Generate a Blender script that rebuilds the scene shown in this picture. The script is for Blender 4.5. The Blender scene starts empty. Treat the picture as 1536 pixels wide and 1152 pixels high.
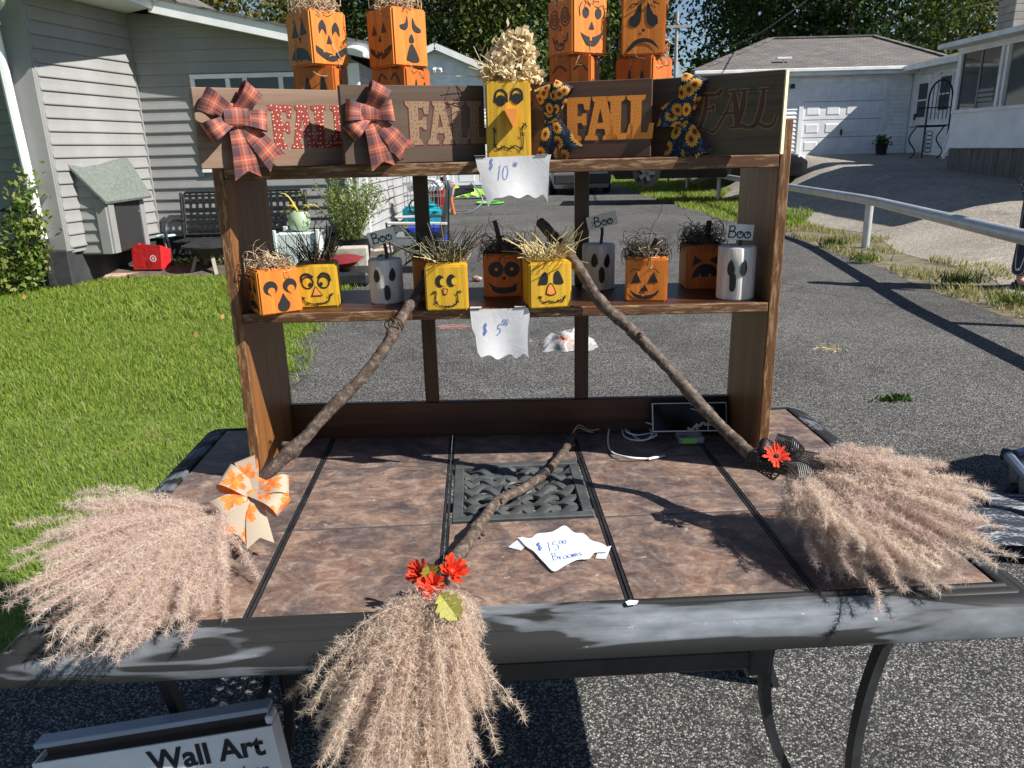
import bpy, bmesh, math, random
import numpy as np
from mathutils import Vector, Matrix, Euler
R = math.radians
rng = np.random.default_rng(7)
random.seed(7)
S = bpy.context.scene
COL = S.collection

# ------------------------------------------------------------------ camera, sky, sun, exposure
PITCH, ROLL, FPX, EYE = R(17.0), R(1.45), 1150.0, 1.42
_u0 = np.array([0, math.sin(PITCH), math.cos(PITCH)]); _r0 = np.array([1.0, 0, 0])
C_W = np.array([0, math.cos(PITCH), -math.sin(PITCH)])
C_R = math.cos(ROLL) * _r0 - math.sin(ROLL) * _u0
C_U = math.cos(ROLL) * _u0 + math.sin(ROLL) * _r0
cam = bpy.data.cameras.new('camera'); cam_o = bpy.data.objects.new('camera', cam); COL.objects.link(cam_o)
cam.sensor_width = 36; cam.lens = FPX / 1536 * 36; cam.clip_start = 0.05; cam.clip_end = 5000
cam_o.matrix_world = Matrix(((C_R[0], C_U[0], -C_W[0], 0), (C_R[1], C_U[1], -C_W[1], 0), (C_R[2], C_U[2], -C_W[2], EYE), (0, 0, 0, 1)))
S.camera = cam_o
SUN_DIR = Vector((1.0, -0.37, 0.97)).normalized()          # towards the sun
SUN_EL = math.asin(SUN_DIR.z); SUN_ROT = math.atan2(SUN_DIR.x, SUN_DIR.y)
W = bpy.data.worlds.new('World'); S.world = W; W.use_nodes = True
_nt = W.node_tree; _bg = _nt.nodes['Background']
_sky = _nt.nodes.new('ShaderNodeTexSky'); _sky.sky_type = 'NISHITA'; _sky.sun_disc = False
_sky.sun_elevation = SUN_EL; _sky.sun_rotation = SUN_ROT; _sky.air_density = 0.85; _sky.dust_density = 0.3; _sky.ozone_density = 1.8
_nt.links.new(_sky.outputs[0], _bg.inputs[0]); _bg.inputs[1].default_value = 0.060
sun = bpy.data.lights.new('sun', 'SUN'); sun.energy = 5.0; sun.angle = R(0.5); sun.color = (1.0, 0.955, 0.88)
sun_o = bpy.data.objects.new('sun', sun); COL.objects.link(sun_o)
sun_o.rotation_euler = SUN_DIR.to_track_quat('Z', 'Y').to_euler(); sun_o.location = (20, -8, 25)
S.view_settings.view_transform = 'Standard'; S.view_settings.look = 'None'
S.view_settings.exposure = 0.78; S.view_settings.gamma = 1.0; S.view_settings.use_curve_mapping = False
S.cycles.use_denoising = True; S.cycles.use_adaptive_sampling = False; S.cycles.sample_clamp_indirect = 4.0; S.cycles.caustics_reflective = False; S.cycles.caustics_refractive = False
S.cycles.max_bounces = 6; S.cycles.transparent_max_bounces = 12

def _ray(x, y): return (x - 768) * C_R + (576 - y) * C_U + FPX * C_W
def at(x, y, Y):                       # photo position at a known distance Y
    d = _ray(x, y); p = d * (Y / d[1]); return Vector((p[0], p[1], p[2] + EYE))
def onz(x, y, z):                      # photo position on a known height z
    d = _ray(x, y); p = d * ((z - EYE) / d[2]); return Vector((p[0], p[1], p[2] + EYE))
def onx(x, y, X):
    d = _ray(x, y); p = d * (X / d[0]); return Vector((p[0], p[1], p[2] + EYE))

# ------------------------------------------------------------------ materials
class NT:
    def __init__(s, name):
        s.m = bpy.data.materials.new(name); s.m.use_nodes = True; s.t = s.m.node_tree
        s.b = s.t.nodes['Principled BSDF']; s.out = s.t.nodes['Material Output']
    def n(s, kind, **kw):
        o = s.t.nodes.new('ShaderNode' + kind)
        for k, v in kw.items(): setattr(o, k, v)
        return o
    def l(s, a, b): s.t.links.new(a, b)
    def set(s, sock, v):
        if hasattr(v, 'is_linked') or hasattr(v, 'links'): s.l(v, sock)
        else: sock.default_value = v
    def math(s, op, a, b=0.0, c=0.0):
        o = s.n('Math', operation=op)
        for i, v in enumerate((a, b, c)): s.set(o.inputs[i], v)
        return o.outputs[0]
    def ramp(s, f, stops, interp='LINEAR'):
        o = s.n('ValToRGB'); s.set(o.inputs[0], f); cr = o.color_ramp; cr.interpolation = interp
        while len(cr.elements) < len(stops): cr.elements.new(1)
        for e, (p, c) in zip(cr.elements, stops):
            e.position = p; e.color = (c, c, c, 1) if isinstance(c, (int, float)) else (*c, 1)
        return o.outputs[0]
    def mix(s, f, a, b, mode='MIX'):
        o = s.n('Mix', data_type='RGBA', blend_type=mode)
        s.set(o.inputs[0], f)
        for i, v in ((6, a), (7, b)):
            s.set(o.inputs[i], (*v, 1) if isinstance(v, tuple) and len(v) == 3 else v)
        return o.outputs[2]
    def coord(s, kind='Object', scale=(1, 1, 1), rot=(0, 0, 0)):
        tc = s.n('TexCoord'); mp = s.n('Mapping'); s.l(tc.outputs[kind], mp.inputs[0])
        mp.inputs['Scale'].default_value = scale; mp.inputs['Rotation'].default_value = rot
        return mp.outputs[0]
    def noise(s, vec, scale, detail=4, rough=0.55, dist=0.0):
        o = s.n('TexNoise'); s.l(vec, o.inputs['Vector']); o.inputs['Scale'].default_value = scale
        o.inputs['Detail'].default_value = detail; o.inputs['Roughness'].default_value = rough; o.inputs['Distortion'].default_value = dist
        return o.outputs['Fac']
    def voro(s, vec, scale, feature='F1', out='Distance', rnd=1.0):
        o = s.n('TexVoronoi', feature=feature); s.l(vec, o.inputs['Vector']); o.inputs['Scale'].default_value = scale
        o.inputs['Randomness'].default_value = rnd
        return o.outputs[out]
    def bump(s, h, strength=0.3, dist=0.01):
        o = s.n('Bump'); s.l(h, o.inputs['Height']); o.inputs['Strength'].default_value = strength; o.inputs['Distance'].default_value = dist
        s.l(o.outputs[0], s.b.inputs['Normal'])
    def base(s, c): s.set(s.b.inputs['Base Color'], (*c, 1) if isinstance(c, tuple) else c)
    def rough(s, r): s.set(s.b.inputs['Roughness'], r)
    def island(s): return s.n('NewGeometry').outputs['Random Per Island']
    def translucent(s, col, fac):
        tr = s.n('BsdfTranslucent'); s.set(tr.inputs[0], col if not isinstance(col, tuple) else (*col, 1))
        mx = s.n('MixShader'); mx.inputs[0].default_value = fac
        s.l(s.b.outputs[0], mx.inputs[1]); s.l(tr.outputs[0], mx.inputs[2]); s.l(mx.outputs[0], s.out.inputs[0])

MC = {}
def mat(name, stops, scale=8, stretch=(1, 1, 1), detail=5, rough=0.6, bump=0.0, bscale=None, bdist=0.004, metal=0.0, dist=0.0, coords='Object', spec=None, var=0.0):
    if name in MC: return MC[name]
    t = NT(name); v = t.coord(coords, stretch)
    if isinstance(stops, tuple): stops = [(0.3, tuple(c * 0.86 for c in stops)), (0.7, tuple(min(1, c * 1.12) for c in stops))]
    c = t.ramp(t.noise(v, scale, detail, 0.6, dist), stops)
    if var:
        oi = t.n('ObjectInfo'); f = t.math('MULTIPLY_ADD', oi.outputs['Random'], 2 * var, 1 - var)
        hs = t.n('HueSaturation'); t.l(f, hs.inputs['Value']); t.l(c, hs.inputs['Color']); c = hs.outputs[0]
    t.base(c); t.rough(rough); t.b.inputs['Metallic'].default_value = metal
    if spec is not None: t.b.inputs['Specular IOR Level'].default_value = spec
    if bump: t.bump(t.noise(v, bscale or scale * 3, 5, 0.65), bump, bdist)
    MC[name] = t.m; return t.m
def leafmat(name, cols, rough=0.6, trans=0.3, spec=0.25, tone=False):
    if name in MC: return MC[name]
    t = NT(name); n = len(cols); f = t.island()
    if tone:
        at_ = t.n('Attribute'); at_.attribute_name = 'tone'; f = t.math('ADD', t.math('MULTIPLY', at_.outputs['Fac'], 0.68), t.math('MULTIPLY', f, 0.32))
    c = t.ramp(f, [(i / max(1, n - 1), cols[i]) for i in range(n)])
    t.base(c); t.rough(rough); t.b.inputs['Specular IOR Level'].default_value = spec
    if trans: t.translucent(c, trans)
    MC[name] = t.m; return t.m
def frac(t, x): return t.math('FRACT', x)
def sepuv(t, scale=(1, 1, 1)):
    o = t.n('SeparateXYZ'); t.l(t.coord('UV', scale), o.inputs[0]); return o.outputs[0], o.outputs[1]
def plaid():
    t = NT('plaid_ribbon'); u, v = sepuv(t)
    dk, og, pl = (0.11, 0.055, 0.065), (0.62, 0.13, 0.055), (0.66, 0.43, 0.36)
    st = [(0, dk), (0.30, dk), (0.31, og), (0.47, og), (0.48, pl), (0.53, pl), (0.54, og), (0.70, og), (0.71, dk), (0.84, dk), (0.85, og), (0.88, og), (0.89, dk)]
    a = t.ramp(frac(t, t.math('MULTIPLY', u, 1.25)), st, 'CONSTANT'); b = t.ramp(frac(t, t.math('MULTIPLY', v, 1.0)), st, 'CONSTANT')
    c = t.mix(0.5, a, b)
    w = t.noise(t.coord('UV', (60, 60, 1)), 1.0, 2)
    c = t.mix(t.math('MULTIPLY', w, 0.35), c, (0.10, 0.05, 0.05))
    t.base(c); t.rough(0.8); t.translucent(c, 0.12); return t.m
def radial(t, scale, rnd=0.75):
    v = t.coord('UV', (1, 1, 1)); vo = t.n('TexVoronoi', feature='F1', voronoi_dimensions='2D'); t.l(v, vo.inputs['Vector'])
    vo.inputs['Scale'].default_value = scale; vo.inputs['Randomness'].default_value = rnd
    sb = t.n('VectorMath', operation='SUBTRACT'); t.l(v, sb.inputs[0]); t.l(vo.outputs['Position'], sb.inputs[1])
    sp = t.n('SeparateXYZ'); t.l(sb.outputs[0], sp.inputs[0])
    return vo.outputs['Distance'], t.math('ARCTAN2', sp.outputs[1], sp.outputs[0]), v
def sunflower():
    t = NT('sunflower_ribbon'); d, a, v = radial(t, 1.25)
    pet = t.math('MULTIPLY_ADD', t.math('ABSOLUTE', t.math('SINE', t.math('MULTIPLY', a, 7.0))), 0.13, 0.27)
    isp = t.math('LESS_THAN', d, pet); isc = t.math('LESS_THAN', d, 0.13)
    yel = t.ramp(t.math('DIVIDE', d, 0.5), [(0.25, (0.48, 0.11, 0.012)), (0.48, (0.72, 0.32, 0.03)), (0.85, (0.80, 0.52, 0.12))])
    bg = t.ramp(t.noise(v, 5.0, 3), [(0.42, (0.008, 0.010, 0.028)), (0.56, (0.012, 0.018, 0.05)), (0.6, (0.03, 0.10, 0.16)), (0.72, (0.02, 0.05, 0.09))])
    c = t.mix(isp, bg, yel); ctr = t.ramp(t.math('DIVIDE', d, 0.13), [(0.3, (0.03, 0.010, 0.006)), (0.8, (0.16, 0.045, 0.015))])
    c = t.mix(isc, c, ctr); t.base(c); t.rough(0.75); t.translucent(c, 0.12); return t.m
def leafprint():
    t = NT('maple_leaf_ribbon'); d, a, v = radial(t, 0.80)
    pet = t.math('ADD', t.math('MULTIPLY_ADD', t.math('POWER', t.math('ABSOLUTE', t.math('SINE', t.math('MULTIPLY', a, 2.5))), 0.7), 0.25, 0.13), t.math('MULTIPLY', t.math('PINGPONG', t.math('MULTIPLY', a, 3.2), 0.5), 0.16))
    pet = t.math('ADD', pet, t.math('MULTIPLY', t.math('SUBTRACT', t.noise(v, 12, 3), 0.5), 0.30))
    og = t.ramp(t.noise(v, 3, 3), [(0.35, (0.74, 0.13, 0.03)), (0.65, (0.86, 0.30, 0.05))])
    cr = t.ramp(t.noise(t.coord('UV', (50, 50, 1)), 1, 2), [(0.3, (0.36, 0.29, 0.21)), (0.7, (0.60, 0.51, 0.40))])
    c = t.mix(t.math('LESS_THAN', d, pet), cr, og); t.base(c); t.rough(0.85); t.translucent(c, 0.2); return t.m
def letter_mat(name, base, dot, scale, thr, line=False):
    t = NT(name); sp = t.n('SeparateXYZ'); t.l(t.coord('Object'), sp.inputs[0]); cx = t.n('CombineXYZ'); t.l(sp.outputs[0], cx.inputs[0]); t.l(sp.outputs[2], cx.inputs[1])
    vo = t.n('TexVoronoi', feature='F1', voronoi_dimensions='2D'); t.l(cx.outputs[0], vo.inputs['Vector']); vo.inputs['Scale'].default_value = scale; vo.inputs['Randomness'].default_value = 0.55; d = vo.outputs['Distance']
    c = t.mix(t.math('LESS_THAN', d, thr), base, dot); t.base(c); t.rough(0.6); return t.m
def wood(name, lo, hi, rough=0.55, axis=0, worn=None, scale=1.0, bump=0.15):
    t = NT(name); st = [26 * scale] * 3; st[axis] = 1.6 * scale
    v = t.coord('Object', tuple(st)); f = t.noise(v, 1.6, 6, 0.62, 0.6)
    c = t.ramp(f, [(0.30, lo), (0.55, tuple((a + b) / 2 for a, b in zip(lo, hi))), (0.75, hi)])
    if worn:
        ws = [95] * 3; ws[axis] = 13; w = t.noise(t.coord('Object', tuple(ws)), 1.5, 7, 0.72, 0.4)
        c = t.mix(t.ramp(w, [(0.50, 0.0), (0.60, 0.9)]), c, worn)
    t.base(c); t.rough(rough); t.bump(f, bump, 0.002); return t.m

M_plaid, M_sunflower, M_leafribbon = plaid(), sunflower(), leafprint()
M_shelfwood = wood('dark_stained_wood', (0.028, 0.011, 0.006), (0.105, 0.040, 0.017), 0.42, 2)
M_shelfboard = wood('dark_stained_board', (0.030, 0.012, 0.006), (0.10, 0.036, 0.016), 0.35, 0)
M_shelfpanel = wood('side_panel_veneer', (0.105, 0.042, 0.013), (0.29, 0.122, 0.036), 0.45, 2, scale=0.8)
M_edgewood = wood('worn_board_edge', (0.075, 0.028, 0.011), (0.16, 0.070, 0.028), 0.6, 0, worn=(0.34, 0.22, 0.11))
M_edgewood_v = wood('worn_panel_edge', (0.095, 0.036, 0.013), (0.20, 0.085, 0.030), 0.6, 2, worn=(0.36, 0.22, 0.10))
M_signwood = wood('weathered_sign_board', (0.14, 0.082, 0.052), (0.32, 0.21, 0.142), 0.6, 0)
M_signwood_b = wood('brown_sign_board', (0.055, 0.034, 0.021), (0.135, 0.086, 0.053), 0.55, 0)
M_signwood_c = wood('red_brown_sign_board', (0.060, 0.026, 0.016), (0.15, 0.070, 0.042), 0.5, 0)
M_signwood_d = wood('grey_brown_sign_board', (0.045, 0.030, 0.018), (0.14, 0.098, 0.060), 0.6, 0, scale=1.3)
M_endgrain = mat('pale_end_grain', (0.72, 0.60, 0.38), 60, (1, 1, .2), rough=0.7)
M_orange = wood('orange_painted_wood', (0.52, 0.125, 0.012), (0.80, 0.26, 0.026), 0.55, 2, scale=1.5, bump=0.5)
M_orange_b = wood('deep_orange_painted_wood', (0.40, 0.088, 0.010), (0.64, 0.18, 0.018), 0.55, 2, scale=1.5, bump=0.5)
M_yellow = wood('yellow_painted_wood', (0.42, 0.235, 0.012), (0.80, 0.48, 0.030), 0.55, 2, scale=1.4, bump=0.55)
M_ghost = wood('white_washed_log', (0.52, 0.445, 0.40), (0.95, 0.92, 0.88), 0.9, 2, scale=2.2, bump=0.9)
M_black = mat('black_paint', (0.014, 0.012, 0.013), 40, rough=0.5)
M_nose = mat('orange_nose_paint', (0.80, 0.27, 0.06), 40, rough=0.55)
M_yel_flat = mat('yellow_paint_detail', (0.72, 0.42, 0.02), 40, rough=0.55)
M_or_flat = mat('orange_paint_detail', (0.72, 0.20, 0.018), 40, rough=0.55)
M_white_paint = mat('white_sign_paint', (0.88, 0.86, 0.82), 30, rough=0.7)
M_paper = mat('white_paper', (0.83, 0.83, 0.85), 5, rough=0.8)
M_ink = mat('blue_marker_ink', (0.06, 0.17, 0.52), 30, rough=0.7)
M_ink_k = mat('black_marker_ink', (0.012, 0.012, 0.018), 30, rough=0.7)
M_tape = mat('frosted_tape', (0.52, 0.54, 0.58), 20, rough=0.35)
M_straw = leafmat('straw_blades', [(0.62, 0.50, 0.24), (0.78, 0.66, 0.36), (0.50, 0.40, 0.20)], 0.6, 0.25)
M_shav = leafmat('curled_wood_wool', [(0.56, 0.42, 0.27), (0.72, 0.58, 0.40), (0.46, 0.32, 0.20)], 0.7, 0.2)
M_moss = leafmat('grey_moss', [(0.055, 0.045, 0.038), (0.13, 0.105, 0.09), (0.20, 0.17, 0.14)], 0.8, 0.1)
M_twigs = leafmat('dark_brown_twigs', [(0.035, 0.022, 0.016), (0.09, 0.06, 0.045), (0.22, 0.16, 0.09)], 0.8, 0.0)
M_drygrass = leafmat('dull_green_straw', [(0.10, 0.105, 0.06), (0.21, 0.20, 0.12), (0.36, 0.32, 0.19)], 0.7, 0.2)
M_petal = leafmat('dried_hydrangea', [(0.66, 0.52, 0.32), (0.88, 0.78, 0.57), (0.80, 0.66, 0.45)], 0.7, 0.4)
M_bark = mat('stick_bark', [(0.3, (0.030, 0.019, 0.014)), (0.5, (0.080, 0.053, 0.040)), (0.68, (0.20, 0.155, 0.12))], 28, (3, 3, 3), 7, 0.75, 0.7, 60, 0.003)
M_stemwood = mat('twig_stem', [(0.3, (0.14, 0.10, 0.065)), (0.7, (0.36, 0.28, 0.19))], 40, (1, 1, .3), 6, 0.8, 0.5)
M_darkstem = mat('dark_twig_stem', [(0.3, (0.035, 0.026, 0.02)), (0.7, (0.10, 0.075, 0.055))], 40, (1, 1, .3), 6, 0.8, 0.5)
M_plume = leafmat('pampas_plume', [(0.56, 0.445, 0.405), (0.74, 0.60, 0.545), (0.74, 0.61, 0.53), (0.86, 0.755, 0.64), (0.93, 0.86, 0.73)], 0.75, 0.50, 0.15, True)
M_plume_t = leafmat('tan_plume', [(0.62, 0.50, 0.425), (0.73, 0.605, 0.50), (0.80, 0.685, 0.56), (0.73, 0.575, 0.51), (0.90, 0.81, 0.67)], 0.75, 0.50, 0.15, True)
M_red = leafmat('red_silk_petal', [(0.62, 0.020, 0.014), (0.78, 0.07, 0.022), (0.50, 0.012, 0.016)], 0.6, 0.25)
M_olive = leafmat('olive_silk_leaf', [(0.28, 0.27, 0.045), (0.36, 0.34, 0.07), (0.22, 0.23, 0.04)], 0.55, 0.2)
M_lace = mat('black_lace', (0.012, 0.012, 0.015), 30, rough=0.45)
M_wire = mat('dark_wire', (0.07, 0.035, 0.02), 30, rough=0.5)
M_blackiron = mat('black_metal', [(0.3, (0.010, 0.010, 0.011)), (0.7, (0.030, 0.031, 0.034))], 18, rough=0.45, bump=0.1)
M_grate = mat('dark_cast_grate', [(0.3, (0.035, 0.04, 0.04)), (0.7, (0.075, 0.082, 0.082))], 22, rough=0.55, bump=0.2)
M_whiteplastic = mat('white_plastic', (0.82, 0.82, 0.84), 5, rough=0.4)
M_alu = mat('aluminium', (0.62, 0.64, 0.66), 12, rough=0.35, metal=0.9)
M_greentag = mat('green_tag', (0.25, 0.72, 0.14), 12, rough=0.6)
M_twine = mat('twine', (0.45, 0.36, 0.24), 50, rough=0.9)

def tile_mat():
    t = NT('slate_look_tile'); v = t.coord('Object'); oi = t.n('ObjectInfo')
    off = t.n('VectorMath', operation='ADD'); t.l(v, off.inputs[0])
    cx = t.n('CombineXYZ'); r = t.math('MULTIPLY', oi.outputs['Random'], 37.0); t.l(r, cx.inputs[0]); t.l(r, cx.inputs[1]); t.l(cx.outputs[0], off.inputs[1])
    v = off.outputs[0]
    a = t.noise(v, 5.0, 11, 0.74, 1.1)
    sm = t.n('Mapping'); t.l(v, sm.inputs[0]); sm.inputs['Scale'].default_value = (24, 38, 1); sm.inputs['Rotation'].default_value = (0, 0, 0.35)
    b = t.noise(sm.outputs[0], 1.0, 9, 0.72, 0.8); g = t.noise(v, 120, 6, 0.8)
    tan = t.ramp(b, [(0.34, (0.145, 0.080, 0.058)), (0.50, (0.228, 0.150, 0.114)), (0.66, (0.35, 0.262, 0.204))])
    gry = t.ramp(b, [(0.34, (0.060, 0.045, 0.044)), (0.52, (0.112, 0.084, 0.078)), (0.68, (0.20, 0.150, 0.130))])
    c = t.mix(t.ramp(a, [(0.46, 0.0), (0.58, 1.0)]), gry, tan)
    c = t.mix(1.0, c, t.ramp(g, [(0.35, 0.78), (0.65, 1.15)]), 'MULTIPLY')
    spk = t.ramp(t.noise(v, 55, 2, 0.5), [(0.735, 0.0), (0.75, 0.6)]); c = t.mix(spk, c, (0.42, 0.37, 0.32))
    t.base(c); t.rough(t.ramp(b, [(0.3, 0.42), (0.7, 0.62)])); t.bump(b, 0.12, 0.002); return t.m
M_tile = tile_mat()
def frame_mat():
    t = NT('faded_charcoal_frame'); v = t.coord('Object', (2.4, 15, 15))
    m = t.noise(v, 1.0, 3, 0.55, 0.8)
    f = t.ramp(m, [(0.535, 0.0), (0.57, 0.6), (0.70, 1.0)])
    sp = t.ramp(t.noise(t.coord('Object', (25, 60, 60)), 1.0, 6, 0.75), [(0.66, 0.0), (0.69, 0.9)])
    c = t.mix(f, (0.021, 0.0215, 0.022), t.ramp(t.noise(t.coord('Object', (12, 30, 30)), 1.0, 5), [(0.3, (0.085, 0.097, 0.112)), (0.7, (0.20, 0.22, 0.245))]))
    c = t.mix(t.math('MULTIPLY', sp, t.ramp(m, [(0.45, 0.0), (0.6, 0.8)])), c, (0.55, 0.54, 0.52))
    t.base(c); t.rough(t.ramp(m, [(.4, .5), (.6, .75)])); t.b.inputs['Specular IOR Level'].default_value = .16; t.bump(t.noise(t.coord('Object'), 60, 4), 0.1, 0.002); return t.m
M_frame = frame_mat()
def asphalt(name, lo, hi, stone, scale=205, smin=0.62, patch=(0.68, 1.22)):
    t = NT(name); v = t.coord('Object')
    big = t.noise(v, 0.55, 5, 0.6, 0.4); mid = t.noise(v, 3.5, 6, 0.65)
    vo = t.n('TexVoronoi', feature='F1'); t.l(v, vo.inputs['Vector']); vo.inputs['Scale'].default_value = scale
    rnd = t.n('SeparateColor'); t.l(vo.outputs['Color'], rnd.inputs[0])
    c = t.ramp(rnd.outputs[0], [(0.0, lo), (smin * 0.6, tuple(x * 1.3 for x in lo)), (smin, hi), (0.86, stone), (1, tuple(min(1, x * 1.5) for x in stone))])
    sh = t.ramp(vo.outputs['Distance'], [(0.30, 1.0), (0.65, 0.35)])
    c = t.mix(1.0, c, sh, 'MULTIPLY')
    var = t.ramp(t.math('MULTIPLY_ADD', mid, 0.4, t.math('MULTIPLY', big, 0.6)), [(0.38, patch[0]), (0.62, patch[1])])
    c = t.mix(1.0, c, var, 'MULTIPLY')
    scuff = t.ramp(t.noise(t.coord('Object', (0.9, 2.2, 1)), 1.6, 8, 0.72, 1.2), [(0.60, 0.0), (0.75, 0.5)])
    c = t.mix(scuff, c, tuple(min(1, x * 2.2) for x in hi))
    cv = t.n('VectorMath', operation='ADD'); t.l(v, cv.inputs[0]); nz = t.n('TexNoise'); t.l(v, nz.inputs['Vector']); nz.inputs['Scale'].default_value = 2.2; nz.inputs['Detail'].default_value = 6; t.l(nz.outputs['Color'], cv.inputs[1])
    ck = t.voro(cv.outputs[0], 0.22, 'DISTANCE_TO_EDGE'); ck = t.ramp(ck, [(0.0, 0.8), (0.0035, 0.45), (0.006, 0.0)])
    ck = t.math('MULTIPLY', ck, t.ramp(t.noise(v, 0.5, 3), [(0.42, 0.0), (0.55, 1.0)]))
    c = t.mix(ck, c, tuple(x * 0.35 for x in lo))
    stn = t.ramp(t.noise(v, 1.3, 3, 0.5, 0.3), [(0.66, 0.0), (0.70, 0.45)]); c = t.mix(stn, c, tuple(x * 0.7 for x in lo))
    t.base(c); t.rough(0.85); t.b.inputs['Specular IOR Level'].default_value = 0.3
    t.bump(t.math('SUBTRACT', 1.0, vo.outputs['Distance']), 0.55, 0.004); return t.m
M_asphalt = asphalt('driveway_asphalt', (0.042, 0.042, 0.044), (0.120, 0.118, 0.114), (0.31, 0.30, 0.275))
M_asphalt_n = asphalt('old_pale_asphalt', (0.32, 0.285, 0.24), (0.46, 0.415, 0.35), (0.58, 0.53, 0.45), 90, 0.5, (0.8, 1.12))
M_soil = mat('lawn_soil', [(0.36, (0.085, 0.135, 0.020)), (0.56, (0.13, 0.20, 0.030)), (0.70, (0.24, 0.23, 0.09))], 2.2, detail=8, rough=0.95, bump=0.5, bscale=40, bdist=0.02)
M_bed = mat('garden_bed_soil', [(0.3, (0.045, 0.036, 0.026)), (0.7, (0.16, 0.125, 0.09))], 6, detail=8, rough=0.95, bump=0.8, bscale=25, bdist=0.03)
M_field = mat('far_ground', [(0.3, (0.05, 0.075, 0.02)), (0.7, (0.10, 0.12, 0.05))], 0.3, detail=6, rough=0.95)
M_grass = leafmat('lawn_grass', [(0.12, 0.205, 0.020), (0.21, 0.310, 0.030), (0.29, 0.375, 0.06), (0.16, 0.255, 0.024), (0.42, 0.41, 0.18)], 0.55, 0.45, 0.2)
M_drygr = leafmat('dry_verge_grass', [(0.12, 0.20, 0.03), (0.36, 0.29, 0.12), (0.44, 0.36, 0.18), (0.20, 0.25, 0.05)], 0.7, 0.3)
M_siding = mat('grey_vinyl_siding', (0.268, 0.266, 0.263), 2, rough=0.55, var=0.03)
M_siding_l = mat('pale_grey_siding', (0.38, 0.38, 0.38), 2, rough=0.55, var=0.03)
M_trim = mat('grey_corner_trim', (0.262, 0.260, 0.257), 2, rough=0.5)
M_white = mat('white_trim', (0.84, 0.85, 0.85), 3, rough=0.45)
M_whites = mat('white_siding', (0.86, 0.87, 0.88), 3, rough=0.5)
M_found = mat('dark_painted_foundation', [(0.3, (0.018, 0.020, 0.023)), (0.7, (0.045, 0.048, 0.052))], 4, detail=7, rough=0.8, bump=0.4, bscale=20)
M_slate_roof = mat('green_grey_roofing', [(0.35, (0.105, 0.120, 0.110)), (0.65, (0.165, 0.185, 0.170))], 30, detail=8, rough=0.9, bump=0.5, bscale=150, bdist=0.003)
M_glassdark = mat('window_glass', (0.018, 0.026, 0.024), 1.5, rough=0.05, spec=0.8)
M_darkpanel = mat('charcoal_hatch_door', (0.028, 0.028, 0.030), 6, rough=0.6)
def shingle():
    t = NT('asphalt_shingles'); v = t.coord('Object'); b = t.n('TexBrick'); t.l(t.coord('UV'), b.inputs[0])
    b.inputs['Color1'].default_value = (0.115, 0.105, 0.10, 1); b.inputs['Color2'].default_value = (0.165, 0.15, 0.14, 1); b.inputs['Mortar'].default_value = (0.05, 0.047, 0.045, 1)
    b.inputs['Scale'].default_value = 1.0; b.inputs['Brick Width'].default_value = 0.33; b.inputs['Row Height'].default_value = 0.15; b.inputs['Mortar Size'].default_value = 0.012
    c = t.mix(1.0, b.outputs[0], t.ramp(t.noise(v, 1.2, 7, 0.7), [(0.3, 0.75), (0.7, 1.2)]), 'MULTIPLY')
    t.base(c); t.rough(0.95); t.bump(t.noise(v, 30, 3), 0.4, 0.01); return t.m
M_shingle = shingle()

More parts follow.
